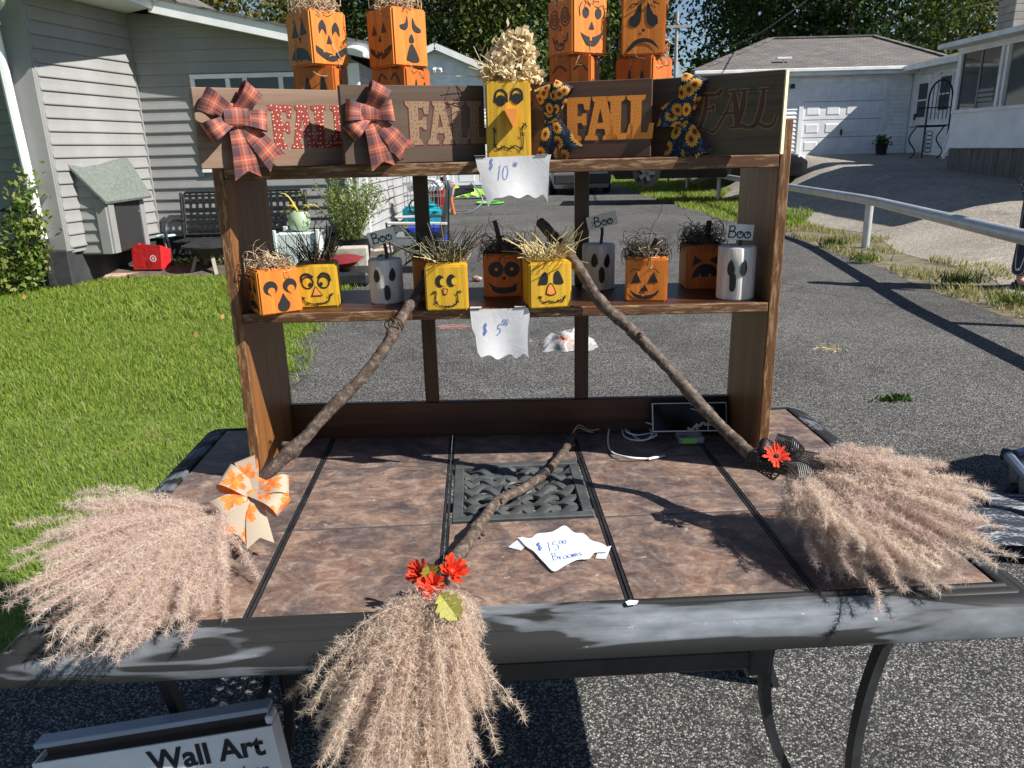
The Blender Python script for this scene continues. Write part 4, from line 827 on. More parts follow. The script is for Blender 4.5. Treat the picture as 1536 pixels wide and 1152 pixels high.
# ------------------------------------------------------------------ garden in front of the grey house
def gpt(x, y, z=0.0): return onz(x, y, z)
p = Vector((-5.50, 8.55, 0)); t = thing('leafy_bush', 'tall leafy green bush in front of the downspout', 'bush', p)
rg = np.random.default_rng(11); B = MB(); V_, F_, o = [], [], 0
for k in range(11):
    a = rg.random() * 6.28; q = .12 * rg.random(); tip = p + Vector((math.cos(a) * (.15 + .35 * rg.random()), math.sin(a) * .25, .55 + .75 * rg.random())); s = p + Vector((math.cos(a) * q, math.sin(a) * q, 0))
    B.tube([s, s.lerp(tip, .5) + Vector((0, 0, .05)), tip], [.012, .009, .004], 5)
    m = 170; f = rg.random((m, 1)) * .85 + .15; P = np.array(s) + (np.array(tip) - np.array(s)) * f + rg.normal(size=(m, 3)) * .085; v, ff = leaves(P, .068, rg, .6, (0, -.2, .3)); V_.append(v); F_.append(ff + o); o += len(v)
B.build('stem', M_leafg, t, smooth=True); mesh_np('foliage', np.concatenate(V_), np.concatenate(F_), M_leafg, t)
M_paver = mat('pinkish_paver', [(0.3, (0.34, 0.215, 0.165)), (0.7, (0.48, 0.33, 0.26))], 7, detail=7, rough=.9, bump=.4)
for k, (x, y, w_, a) in enumerate(((-6.9, 9.42, .40, .05), (-6.45, 9.44, .40, -.04), (-6.0, 9.45, .40, .03), (-5.0, 9.55, .45, .3), (-4.62, 9.75, .42, .25))):
    B = MB(); B.box((0, 0, .02), (w_, .24, .06), (0, 0, a)); o = B.build('paver', M_paver, None, bevel=.012); o.location = (x, y, 0.01)
    tag(o, ('flat pinkish paver at the left edge of the picture before the house', 'flat pinkish paver second from the left picture edge', 'flat pinkish paver under the leafy bush', 'flat pinkish paver below the lean-to hatch', 'flat pinkish paver in front of the red bag')[k], 'paver', 'pavers edging the lawn')
M_rock = mat('pale_rock', [(0.3, (0.22, 0.19, 0.155)), (0.7, (0.46, 0.41, 0.35))], 9, detail=7, rough=.9, bump=.6)
def rock(x, y, z, r, seed):
    rg = np.random.default_rng(seed); bm = bmesh.new(); bmesh.ops.create_icosphere(bm, subdivisions=2, radius=r)
    for v in bm.verts:
        q = v.co.normalized(); v.co *= 1 + .22 * math.sin(q.x * 3.1 + seed) * math.cos(q.y * 2.7 + seed * 1.7) + .10 * math.sin(q.z * 7 + seed); v.co.z *= .62; v.co.x *= 1.2
    me = bpy.data.meshes.new('garden_rock'); bm.to_mesh(me); bm.free(); me.materials.append(M_rock); o = bpy.data.objects.new('garden_rock', me); COL.objects.link(o); o.location = (x, y, z); o.rotation_euler = (0, 0, seed); return o
rr = np.random.default_rng(21)
for k in range(26):
    x, y = -4.62 + 1.0 * rr.random(), 9.75 + .55 * rr.random(); tag(rock(x, y, .03, .035 + .05 * rr.random(), k), 'small pale stone in the heap beside the red bag', 'rock', 'stones heaped beside the red bag')
for k, (px, py, r_) in enumerate(((550, 384, .13), (566, 384, .10), (578, 379, .12), (556, 374, .11))):
    q = gpt(px, py); tag(rock(q.x, q.y, .05, r_, 40 + k), 'tan rock in the small pile by the concrete block', 'rock', 'rocks piled by the concrete block')
for k in range(9):
    q = gpt(270 + 24 * k + 8 * math.sin(k * 3), 406 + 2 * math.cos(k)); rg = np.random.default_rng(70 + k)
    P = np.array(q)[None] + np.abs(rg.normal(size=(150, 3))) * [0, 0, .07] + rg.normal(size=(150, 3)) * [.16, .08, .0]; V, F = leaves(P, .06, rg, .7, (0, 0, .5)); o = mesh_np('weed_clump', V, F, M_leafg)
    tag(o, 'low green weeds along the rear edge of the lawn', 'weeds', 'weeds along the lawn edge', 'stuff')
# red shopping bag
q = gpt(216, 396, 0); t = thing('shopping_bag', 'crumpled red paper shopping bag with white emblem below the hatch', 'bag', (-4.52, 9.75, .09))
M_redbag = mat('red_bag_paper', (0.62, 0.018, 0.022), 14, rough=.55, bump=.5, bscale=18, bdist=.02)
B = MB(); bx = [(-.20, -.07), (.17, -.11), (.21, .08), (-.17, .11)]; V = [(-4.52 + a, 9.75 + b, .09) for a, b in bx] + [(-4.52 + a * 1.02 + .02, 9.75 + b * 1.05, .37 + .05 * math.sin(k * 2.1 + .6)) for k, (a, b) in enumerate(bx)]
B.add(V, [(3, 2, 1, 0), (0, 1, 5, 4), (1, 2, 6, 5), (2, 3, 7, 6), (3, 0, 4, 7)]); B.build('bag', M_redbag, t)
B = MB(); e = Vector((.37, -.04, 0)).normalized(); u_ = Vector((0, 0, 1)); n_ = Vector((-.1, -1, 0)).normalized()
c0 = Vector((-4.43, 9.64, .23))
V, F = stroke2d(ell(0, 0, .036, .036, 18), .012, True); B.add([c0 + e * x + u_ * y + n_ * .012 for x, y in V], F); B.ngon([c0 + e * x + u_ * y + n_ * .012 for x, y in ell(0, 0, .014, .014, 12)]); B.build('emblem', M_whiteplastic, t)
B = MB(); B.lathe([(.10, 0), (.13, .02), (.115, .035)], (-4.53, 10.30, .42), 16); tag(B.build('bird_bath_dish', mat('pale_blue_dish', (.45, .62, .66), 5, rough=.5)), 'pale blue dish edge showing behind the red bag', 'dish')
B = MB(); B.tube([(-4.53, 10.30, 0), (-4.53, 10.30, .42)], .04, 8); bpy.data.objects['bird_bath_dish']; o = B.build('stand', M_trim, bpy.data.objects['bird_bath_dish'])
# lattice metal bench
bx0, bx1, by = -4.28, -2.70, 10.15
BN = thing('metal_bench', 'black lattice metal garden bench against the grey siding', 'bench', ((bx0 + bx1) / 2, by, 0)); TILT = .16
def bk(x, v): return Vector((x, by + .22 + TILT * v, .42 + v))
for a, b in ((bx0, (bx0 + bx1) / 2 - .02), ((bx0 + bx1) / 2 + .02, bx1)):
    B = MB(); B.tube([bk(a, .02), bk(a, .52), bk(a + .03, .56), bk(b - .03, .56), bk(b, .52), bk(b, .02), bk(a, .02)], .019, 6)
    for k in range(1, 9): x = a + (b - a) * k / 9; B.bar(bk(x, .06), bk(x, .54), .038, .008, (0, 1, 0))
    for k in range(6): B.bar(bk(a, .09 + .085 * k) + Vector((0, -.008, 0)), bk(b, .09 + .085 * k) + Vector((0, -.008, 0)), .007, .036, (0, 0, 1))
    B.build('back_panel', M_blackiron, BN)
    B = MB()
    for k in range(9): B.bar((a + .02, by - .28 + .055 * k, .40), (b - .02, by - .28 + .055 * k, .40), .035, .012)
    for k in range(8): x = a + (b - a) * (k + .5) / 8; B.bar((x, by - .3, .405), (x, by + .2, .405), .035, .008)
    B.build('seat', M_blackiron, BN)
for x in (bx0 - .03, bx1 + .03):
    B = MB(); B.tube(smooth_path([(x, by + .26, .62), (x, by + .05, .66), (x, by - .22, .64), (x, by - .34, .52), (x, by - .28, .25), (x, by - .33, 0)], 4), .022, 7); B.build('armrest', M_blackiron, BN, smooth=True)
    B = MB(); B.tube([(x, by + .30, .98), (x, by + .22, .42), (x, by + .34, 0)], .022, 7); B.build('leg', M_blackiron, BN, smooth=True)
# fire pit, planter crate, pots
t = thing('fire_pit', 'dark round fire pit bowl on splayed legs near the bench', 'fire pit', (-3.78, 9.75, 0)); c = (-3.78, 9.75, 0)
B = MB(); B.lathe([(.05, .20), (.14, .21), (.21, .30), (.23, .34), (.31, .35), (.31, .37), (.10, .45), (.02, .46)], c, 22); B.build('bowl', M_blackiron, t, smooth=True)
for k in range(4):
    a = k * 1.571 + .6; B = MB(); B.bar((c[0] + .13 * math.cos(a), c[1] + .13 * math.sin(a), .3), (c[0] + .25 * math.cos(a), c[1] + .25 * math.sin(a), 0), .045, .03); B.build('leg', mat('grey_wood_leg', (.30, .27, .22), 10, rough=.8), t)
cp = gpt(460, 404, 0); cx, cy = cp.x, cp.y - .1
M_crate = wood('white_washed_plank', (.50, .55, .54), (.74, .79, .78), .8, 2, worn=(.34, .40, .41))
t = thing('planter_crate', 'white washed wooden crate stand under the green pot', 'crate', (cx, cy, 0))
for k in range(4):
    for s, ax_ in ((-1, 0), (1, 0), (-1, 1), (1, 1)):
        B = MB(); u = -.195 + .13 * k
        B.box((cx + (u if ax_ == 0 else s * .255), cy + (s * .255 if ax_ == 0 else u), .255), (.122, .02, .47) if ax_ == 0 else (.02, .122, .47)); B.build('plank', M_crate, t, bevel=.004)
B = MB(); B.box((cx, cy, .485), (.50, .50, .02)); B.build('top_board', M_crate, t, bevel=.004)
for s in (-1, 1):
    for s2 in (-1, 1):
        B = MB(); B.box((cx + s * .265, cy + s2 * .265, .27), (.05, .05, .54)); B.build('corner_post', M_crate, t, bevel=.004)
M_yleaf = leafmat('yellow_strap_leaf', [(.52, .40, .03), (.66, .55, .08), (.45, .44, .06)], .5, .3)
t = thing('potted_plant', 'pale green glazed pot with drooping yellow strap leaves on the white crate', 'potted plant', (cx, cy, .495))
B = MB(); B.lathe([(.07, 0), (.125, .04), (.145, .12), (.13, .20), (.10, .245), (.085, .24), (.09, .2)], (cx, cy, .495), 22); B.build('pot', mat('celadon_glaze', (.36, .46, .30), 6, rough=.25), t, smooth=True)
rg = np.random.default_rng(31)
for k in range(13):
    a = 3.3 + rg.normal() * .7 if k < 9 else rg.random() * 6.28; L = .16 + .20 * rg.random(); B = MB(); pp = []
    for i in range(6): s = i / 5; pp.append(Vector((cx + math.cos(a) * L * s, cy + math.sin(a) * L * s * .7, .72 + .16 * math.sin(s * 2.2) - .16 * s * s + (0.25 if k == 12 else 0) * s)))
    for i in range(5):
        w0, w1 = .030 * (1 - i / 5.2), .030 * (1 - (i + 1) / 5.2); B.add([pp[i] + Vector((0, w0, w0 * .5)), pp[i] - Vector((0, w0, 0)), pp[i + 1] - Vector((0, w1, 0)), pp[i + 1] + Vector((0, w1, w1 * .5))], [(0, 1, 2, 3)])
    B.build('leaf', M_yleaf, t)
sp = Vector((-2.05, 10.05, 0)); t = thing('potted_shrub', 'feathery pale green shrub in a black tub at the house corner', 'shrub', sp)
B = MB(); B.lathe([(.22, 0), (.28, .36), (.30, .38), (.26, .36)], sp, 18); B.build('tub', M_blackiron, t, smooth=True)
rg = np.random.default_rng(41); V_, F_, o = [], [], 0; B = MB()
for k in range(46):
    a = rg.random() * 6.28; L = .45 + .55 * rg.random(); out = .12 + .55 * rg.random(); tip = np.array(sp) + [math.cos(a) * out * .95, math.sin(a) * out * .7, .36 + L * (1.15 - .55 * out)]
    s = np.array(sp) + [math.cos(a) * .1, math.sin(a) * .1, .34]; B.tube([s, (s + tip) / 2 + [0, 0, .08], tip], [.006, .004, .002], 4)
    m = 70; f = rg.random((m, 1)) ** .8; P = s + (tip - s) * f + np.array([0, 0, .30]) * f * (1 - f) + rg.normal(size=(m, 3)) * .028; v, ff = leaves(P, .055, rg, .28, (tip - s) * 1.2); V_.append(v); F_.append(ff + o); o += len(v)
B.build('stem', M_leafw, t); mesh_np('foliage', np.concatenate(V_), np.concatenate(F_), M_leafw, t)
M_conc = mat('concrete', [(0.3, (.36, .33, .28)), (0.7, (.50, .46, .40))], 8, detail=7, rough=.9, bump=.3)
q = gpt(556, 372, 0); B = MB(); B.box((-1.95, 9.60, .16), (.40, .22, .32), (0, 0, .1)); tag(B.build('concrete_block', M_conc, None, bevel=.015), 'beige concrete block standing behind the rocks', 'concrete block')
q = gpt(528, 398, 0); t = thing('grass_tuft', 'grey green ornamental grass tuft beside the white crate', 'plant', (-2.15, 9.35, 0))
rg = np.random.default_rng(51); n = 1500; P = np.column_stack([rg.normal(size=n) * .10 - 2.15, rg.normal(size=n) * .08 + 9.35, np.zeros(n)]); D = np.column_stack([rg.normal(size=n) * .5, rg.normal(size=n) * .4, np.ones(n)])
V, F = hairs(P, D, .16 + .24 * rg.random(n), .010, rg); mesh_np('foliage', V, F, leafmat('tuft_blade', [(.15, .17, .07), (.28, .28, .13), (.36, .33, .20)], .6, .3), t)
# red cushion on a dark mat
t = thing('cushion', 'dark red seat cushion lying behind the ghost log', 'cushion', (-1.98, 8.75, .18)); B = MB(); nn = 9; V = []
for i in range(nn):
    for j in range(nn):
        u, v = i / (nn - 1) * 2 - 1, j / (nn - 1) * 2 - 1; th = .075 * (1 - u ** 4) * (1 - v ** 4); V.append((-1.98 + u * .30, 8.75 + v * .24, .24 + th + .03 * u)); V.append((-1.98 + u * .30, 8.75 + v * .24, .24 - th + .03 * u))
F = []
for i in range(nn - 1):
    for j in range(nn - 1):
        a = 2 * (i * nn + j); b = a + 2 * nn; F += [(a, b, b + 2, a + 2), (a + 1, a + 3, b + 3, b + 1)]
B.add(V, F); B.build('cushion_cover', mat('dark_red_cloth', (.17, .010, .014), 12, rough=.8, bump=.3), t, smooth=True)
B = MB(); B.box((-1.95, 8.76, .085), (.78, .58, .15)); tag(B.build('storage_tub', M_blackiron, None, bevel=.03), 'low black tub under the dark red cushion', 'tub')
# folding camp chair seen from behind
M_canvas = mat('grey_canvas', (.16, .17, .175), 9, rough=.85, bump=.3); M_strap = mat('pale_strap', (.55, .55, .52), 9, rough=.7)
cc = Vector((-1.08, 9.55, 0)); t = thing('camp_chair', 'folding grey canvas camp chair with pale armrests', 'chair', cc)
B = MB(); B.add([cc + Vector(v) for v in ((.20, .30, .45), (.30, -.25, .42), (.42, -.32, 1.02), (.34, .34, 1.08), (.23, .30, .45), (.33, -.25, .42), (.45, -.32, 1.02), (.37, .34, 1.08))], [(0, 1, 2, 3), (7, 6, 5, 4), (0, 4, 5, 1), (1, 5, 6, 2), (2, 6, 7, 3), (3, 7, 4, 0)]); B.build('backrest', M_canvas, t)
B = MB(); B.add([cc + Vector(v) for v in ((-.30, -.28, .44), (.30, -.25, .42), (.22, .30, .45), (-.30, .30, .46), (-.30, -.28, .36), (.30, -.25, .33), (.22, .30, .37), (-.30, .30, .38))], [(0, 1, 2, 3), (7, 6, 5, 4), (0, 4, 5, 1), (1, 5, 6, 2), (2, 6, 7, 3), (3, 7, 4, 0)]); B.build('seat', M_canvas, t)
for a, b in (((-.34, -.30, .62), (.36, -.30, .60)), ((-.34, .30, .64), (.34, .32, .64))):
    B = MB(); B.bar(cc + Vector(a), cc + Vector(b), .07, .03); B.build('armrest', M_strap, t, bevel=.006)
for a, b in (((-.36, -.32, 0), (.34, .32, .45)), ((.36, -.32, 0), (-.34, .32, .45)), ((-.36, -.32, .63), (-.30, -.3, 0)), ((.40, -.33, 1.0), (.34, -.28, 0)), ((-.36, .32, .64), (.3, .3, 0)), ((.36, .34, 1.06), (.30, .3, 0)), ((-.34, -.30, .40), (.34, -.28, 0.05))):
    B = MB(); B.tube([cc + Vector(a), cc + Vector(b)], .013, 6); B.build('tube', M_blackiron, t)
# wire shop cart with things on it
wc = Vector((-1.30, 12.6, 0)); t = thing('wire_cart', 'tall wire laundry cart with white handle behind the camp chair', 'cart', wc)
B = MB()
for k in range(7):
    x = -.32 + .64 * k / 6; B.tube([wc + Vector((x, -.22, .55)), wc + Vector((x, -.25, 1.30))], .008, 4); B.tube([wc + Vector((x, .22, .55)), wc + Vector((x, .25, 1.30))], .008, 4)
for z in (.56, .75, .95, 1.13, 1.30): B.tube([wc + Vector(v) for v in ((-.33, -.24, z), (.33, -.24, z), (.33, .24, z), (-.33, .24, z), (-.33, -.24, z))], .009, 4)
B.build('wire_basket', M_alu, t)
B = MB(); B.tube(smooth_path([wc + Vector(v) for v in ((.36, -.2, .5), (.37, -.2, 1.0), (.30, -.2, 1.18), (.18, -.2, 1.2))], 5), .028, 8); B.build('handle', M_whiteplastic, t, smooth=True)
for s in (-1, 1):
    for s2 in (-1, 1):
        B = MB(); B.tube([wc + Vector((s * .3, s2 * .2, .56)), wc + Vector((s * .3, s2 * .2, 0.03))], .013, 5); B.build('leg', M_alu, t)
B = MB(); rg = np.random.default_rng(61)
B.lathe([(.05, 0), (.27, .03), (.31, .10), (.22, .19), (.08, .22)], wc + Vector((0, 0, .80)), 14, .7); tag(B.build('white_bag', mat('crinkled_white_plastic', (.72, .72, .72), 9, rough=.5, bump=1.0, bscale=14, bdist=.05)), 'crinkled white bag inside the wire cart', 'bag')
B = MB(); B.box(wc + Vector((-.02, -.45, .48)), (.62, .10, .26), (.12, .06, 0)); B.box(wc + Vector((.05, -.45, .64)), (.34, .08, .10), (.12, .06, 0)); tq = B.build('turquoise_panel', mat('turquoise_plastic', (.03, .52, .60), 6, rough=.35), None, bevel=.04, seg=2); tag(tq, 'bright turquoise plastic panel with black hand wheel', 'plastic toy')
B = MB(); B.tube([wc + Vector((-.08 + .13 * math.cos(a), -.52, .62 + .11 * math.sin(a))) for a in np.linspace(0, 6.28, 18)], .014, 6); B.tube([wc + Vector((-.08, -.52, .62)), wc + Vector((.0, -.54, .3))], .02, 6); B.build('hand_wheel', M_blackiron, tq)
for dx in (-.2, .18):
    B = MB(); B.lathe([(.03, 0), (.03, .02)], wc + Vector((dx, -.51, .52)), 8); B.build('knob', M_blackiron, tq)
B = MB(); B.box(wc + Vector((.05, -.50, .20)), (.60, .28, .24)); tag(B.build('blue_crate', mat('blue_plastic', (.02, .05, .42), 6, rough=.4), None, bevel=.02), 'royal blue plastic crate under the turquoise panel', 'crate')
# red bucket, pole, folded lawn chair, green tarp, hose
q = gpt(668, 308, 0); rb_ = Vector((q.x, 20.2, 0)); t = thing('red_bucket', 'bright red bucket holding handles near the far garage', 'bucket', (rb_.x, 20.2, 0)); rb_ = Vector((at(663, 300, 20.2).x, 20.2, 0)); t.location = rb_
B = MB(); B.lathe([(.26, 0), (.34, .55), (.37, .56), (.35, .6), (.31, .55)], rb_, 16); B.build('bucket', mat('red_plastic', (.62, .02, .02), 5, rough=.4), t, smooth=True)
B = MB(); B.lathe([(.31, 0), (.35, .02)], rb_ + Vector((0, 0, .58)), 16); B.build('rim', mat('dark_red_plastic', (.35, .015, .015), 5, rough=.4), t)
B = MB(); B.tube([rb_ + Vector((0, 0, .3)), rb_ + Vector((-.01, 0, 1.35))], .02, 6); tag(B.build('wooden_pole', mat('pale_wood_handle', (.62, .46, .28), 20, rough=.6)), 'pale wooden handle standing upright in the red bucket', 'pole')
q = gpt(700, 312, 0); lc = Vector((at(700, 318, 18.6).x, 18.6, 0)); t = thing('lawn_chair', 'folded tubular lawn chair lying on the far driveway', 'chair', lc)
B = MB(); B.tube(smooth_path([lc + Vector(v) for v in ((-.5, 0, .02), (.05, -.1, .03), (.38, 0, .25), (.28, .1, .5), (.12, .2, .68))], 5), .02, 7); B.tube(smooth_path([lc + Vector(v) for v in ((-.42, .1, .0), (-.34, .1, .35), (-.30, .2, .6))], 4), .02, 7); B.tube([lc + Vector((-.5, 0, .02)), lc + Vector((-.42, .5, .02)), lc + Vector((.1, .5, .03))], .02, 7); B.build('frame', M_alu, t, smooth=True)
B = MB(); B.add([lc + Vector(v) for v in ((-.30, .15, .40), (.20, .12, .52), (.16, .35, .64), (-.28, .36, .56), (-.30, .16, .37), (.20, .13, .49), (.16, .36, .61), (-.28, .37, .53))], [(0, 1, 2, 3), (7, 6, 5, 4), (0, 4, 5, 1), (1, 5, 6, 2), (2, 6, 7, 3), (3, 7, 4, 0)]); B.build('seat', M_blackiron, t)
tp = lc + Vector((-.30, -.25, 0)); t = thing('trimmer_tool', 'upright black and orange handled trimmer leaning by the lawn chair', 'garden tool', tp)
B = MB(); B.tube([tp + Vector((.02, 0, 0)), tp + Vector((-.08, 0, .55))], .035, 7); B.build('shaft', mat('orange_plastic', (.62, .16, .04), 5, rough=.5), t); B = MB(); B.tube([tp + Vector((-.08, 0, .55)), tp + Vector((-.22, 0, .86))], .06, 8); B.build('grip', M_blackiron, t)
gq = at(712, 284, 24); B = MB(); nn = 14
V = [(gq.x - .75 + 1.5 * i / nn, 24 + .6 * j / 4, .10 + .35 * math.sin(j / 4 * 3.14) * (.7 + .3 * math.sin(i * 1.3)) + .05 * math.sin(i * 2.2 + j)) for i in range(nn + 1) for j in range(5)]
B.add(V, [(i * 5 + j, (i + 1) * 5 + j, (i + 1) * 5 + j + 1, i * 5 + j + 1) for i in range(nn) for j in range(4)]); tag(B.build('green_tarp', mat('lime_tarp', (.30, .62, .05), 5, rough=.4), None, smooth=True), 'crumpled lime green tarp on the far driveway', 'tarp')
hq = gpt(735, 306, 0); B = MB(); B.tube([(hq.x + (.32 + .03 * k) * math.cos(t_ * .5 + k), hq.y + (.40 + .05 * k) * math.sin(t_ * .5 + k), .02 + .012 * k) for k in range(3) for t_ in range(13)], .016, 5)
tag(B.build('garden_hose', mat('green_hose', (.16, .55, .10), 5, rough=.5), None, smooth=True), 'coiled bright green garden hose on the driveway', 'hose')
# plastic bag with cloths, chalk patches, dark weeds on the driveway
q = gpt(854, 520, 0); t = thing('plastic_bag', 'clear plastic bag with folded orange and cream cloths on the asphalt', 'bag', q)
tb = NT('clear_bag'); tb.base((.80, .82, .84)); tb.rough(.25); tb.b.inputs['Alpha'].default_value = .28; M_clear = tb.m
nn = 20; V = []
for i in range(nn + 1):
    for j in range(nn + 1):
        u, v = i / nn * 2 - 1, j / nn * 2 - 1; hgt = .13 * max(0, 1 - u * u) ** .6 * max(0, 1 - v * v) ** .6 * (.75 + .25 * math.sin(u * 5 + v * 3) * math.sin(v * 6) + .12 * math.sin(u * 13) * math.sin(v * 11 + u * 4)); V.append((q.x + u * .19 + .02 * math.sin(v * 9), q.y + v * .16 + .02 * math.sin(u * 8), .008 + max(0, hgt)))
B = MB(); B.add(V, [(i * (nn + 1) + j, (i + 1) * (nn + 1) + j, (i + 1) * (nn + 1) + j + 1, i * (nn + 1) + j + 1) for i in range(nn) for j in range(nn)]); B.build('bag_film', M_clear, t, smooth=True)
for c_, d_, m_, nm in (((-.03, -.05, .045), (.13, .10, .08), mat('rust_cloth', (.42, .13, .07), 12, rough=.8, bump=.6), 'folded_cloth'), ((.07, .03, .04), (.16, .12, .07), mat('cream_cloth', (.70, .63, .48), 12, rough=.8, bump=.6), 'folded_cloth'), ((-.08, -.08, .03), (.06, .05, .05), M_blackiron, 'dark_cloth')):
    B = MB(); B.box(Vector(q) + Vector(c_), d_, (.2, .3, .5)); tag(B.build(nm, m_, None, bevel=.02, seg=2), {'rust_cloth': 'rust orange cloth folded inside the clear bag', 'cream_cloth': 'cream cloth folded inside the clear bag'}.get(m_.name, 'small black cloth beside the rust one in the clear bag'), 'cloth')
def chalk(name, label, px, py, sx, sy, col, n, seed):
    rg = np.random.default_rng(seed); q = gpt(px, py, .003); B = MB()
    for k in range(n):
        y = (k / n - .5) * sy; x0 = -sx / 2 * (1 - abs(y / sy) * .6) * (.8 + .3 * rg.random()); x1 = -x0 * (.8 + .3 * rg.random()); V, F = stroke2d([(x0, y), ((x0 + x1) / 2, y + .01 * rg.normal()), (x1, y + .03 * rg.normal())], .011); B.add([(q.x + a, q.y + b, .003 + .0002 * k) for a, b in V], F)
    tag(B.build(name, mat(name + '_col', col, 60, rough=.95)), label, 'chalk drawing')
chalk('chalk_scribble', 'faded pink chalk scribble on the asphalt left of the five dollar note', 680, 490, .30, .16, (.30, .16, .14), 15, 3)
chalk('chalk_mark', 'small pale pink chalk mark right of the five dollar note', 792, 512, .07, .17, (.30, .20, .17), 8, 4)
q = gpt(714, 431, 0); tag(rock(q.x, q.y + .4, .03, .05, 91), 'small pinkish pebble on the driveway behind the shelf', 'rock').data.materials[0] = M_paver
q = gpt(1340, 601, 0); rg = np.random.default_rng(81); P = np.array(q)[None] + rg.normal(size=(160, 3)) * [.05, .022, .006] + [0, 0, .008]; V, F = leaves(P, .025, rg, .7, (0, 0, 1)); tag(mesh_np('weed_sprig', V, F, M_leafk), 'dark green weed sprig lying alone on the right asphalt', 'weed')
q = gpt(1245, 524, 0); P = np.array(q)[None] + rg.normal(size=(60, 3)) * [.06, .05, 0] + [0, 0, .008]; V, F = hairs(P, rg.normal(size=(60, 3)) * [1, 1, .1], .06, .005, rg); tag(mesh_np('straw_wisp', V, F, M_straw), 'wisp of pale straw dropped on the right asphalt', 'straw')
for k, (px, py) in enumerate(((1250, 368), (1295, 392), (1440, 425), (1520, 455), (1185, 330))):
    q = gpt(px, py, 0.02); rg = np.random.default_rng(90 + k); P = np.array(q)[None] + rg.normal(size=(140, 3)) * [.10, .07, 0] + [0, 0, .01]; D = np.column_stack([rg.normal(size=140) * .6, rg.normal(size=140) * .6, np.ones(140)]); V, F = hairs(P, D, .08 + .10 * rg.random(140), .016, rg)
    tag(mesh_np('weed_clump', V, F, M_leafg), ('green weed just left of the nearest full rail post', 'bushy green weed at the foot of the nearest full rail post', 'bright green weed alone in the dry grass between two rail posts', 'dull weed beside the legs of the person at the edge', 'green weed right of the shelf side panel under the rail')[k], 'weed', 'weeds under the pipe rail', 'stuff')
# person standing beyond the right frame edge
def skin(name, verts, edges, radii, m, parent, root=0, sub=2):
    me = bpy.data.meshes.new(name); off = root_of(parent); me.from_pydata([tuple(Vector(v) - off) for v in verts], edges, []); me.materials.append(m); o = link(bpy.data.objects.new(name, me), parent)
    md = o.modifiers.new('Skin', 'SKIN'); md.use_smooth_shade = True
    for i, r in enumerate(radii):
        sv = me.skin_vertices[0].data[i]; sv.radius = (r, r) if not isinstance(r, tuple) else r; sv.use_root = (i == root)
    o.modifiers.new('Sub', 'SUBSURF').render_levels = sub; o.modifiers[-1].levels = sub; return o
px_, py_ = 5.06, 7.35; PE = thing('person', 'person in navy pinstriped clothes standing by the rail at the right picture edge', 'person', (px_, py_, 0))
h_ = lambda x, y, z: (px_ + x, py_ + y, z)
M_skin = mat('skin', (.55, .34, .25), 9, rough=.55)
vs = [h_(0, 0, .98), h_(0, .0, 1.18), h_(0, .01, 1.40), h_(0, 0, 1.50), h_(0, -.02, 1.60), h_(0, -.02, 1.72), h_(-.10, 0, .94), h_(-.11, -.03, .52), h_(-.11, .02, .09), h_(-.11, -.13, .04), h_(.10, 0, .94), h_(.12, .03, .52), h_(.12, .06, .09), h_(.12, -.09, .04), h_(-.17, 0, 1.40), h_(-.17, -.10, 1.16), h_(-.04, -.26, 1.08), h_(.03, -.30, 1.06), h_(.19, 0, 1.40), h_(.26, .03, 1.13), h_(.27, -.03, .90), h_(.27, -.06, .82)]
es = [(0, 1), (1, 2), (2, 3), (3, 4), (4, 5), (0, 6), (6, 7), (7, 8), (8, 9), (0, 10), (10, 11), (11, 12), (12, 13), (2, 14), (14, 15), (15, 16), (16, 17), (2, 18), (18, 19), (19, 20), (20, 21)]
skin('body', vs, es, [.13, .12, .13, .055, .085, .075, .085, .06, .04, .035, .085, .06, .04, .035, .055, .045, .033, .03, .055, .045, .033, .03], M_skin, PE)
tt = NT('navy_pinstripe'); sx_ = tt.n('SeparateXYZ'); tt.l(tt.coord('Object'), sx_.inputs[0]); stp = tt.math('LESS_THAN', tt.math('FRACT', tt.math('MULTIPLY', tt.math('ADD', sx_.outputs[0], tt.math('MULTIPLY', sx_.outputs[1], .6)), 38)), .16); tt.base(tt.mix(stp, (.022, .030, .062), (.55, .58, .66))); tt.rough(.85)
skin('trousers', [vs[0], vs[6], h_(-.12, -.02, .52), h_(-.12, .02, .12), vs[10], h_(.13, .03, .52), h_(.13, .06, .12)], [(0, 1), (1, 2), (2, 3), (0, 4), (4, 5), (5, 6)], [.155, .115, .095, .09, .115, .095, .09], tt.m, PE)
skin('shirt', [vs[1], vs[0], vs[2], vs[14], h_(-.17, -.08, 1.21), vs[18], h_(.235, .02, 1.22)], [(0, 1), (0, 2), (2, 3), (3, 4), (2, 5), (5, 6)], [.145, .15, .15, .075, .065, .075, .065], tt.m, PE)
for sx2 in (-.11, .12):
    B = MB(); B.box(h_(sx2, -.04 + (.04 if sx2 > 0 else 0), .045), (.10, .27, .09)); B.build('shoe', M_blackiron, PE, bevel=.03, seg=2)
B = MB(); B.lathe([(.03, .10), (.085, .07), (.10, 0), (.098, -.06), (.07, -.09)], h_(0, .0, 1.71), 14); B.build('hair', mat('brown_hair', (.06, .035, .02), 30, rough=.6), PE, smooth=True)
for s in (-1, 1):
    B = MB(); B.lathe([(.004, 0), (.010, .006), (.004, .012)], h_(s * .03, -.098, 1.665), 8); B.build('eye', M_black, PE)
B = MB(); B.box(h_(0, -.115, 1.635), (.022, .03, .045), (-.3, 0, 0)); B.build('nose', M_skin, PE, bevel=.008, seg=2)
B = MB(); B.box(h_(0, -.10, 1.595), (.045, .012, .010)); B.build('mouth', mat('lips', (.40, .16, .14), 9, rough=.5), PE, bevel=.003)
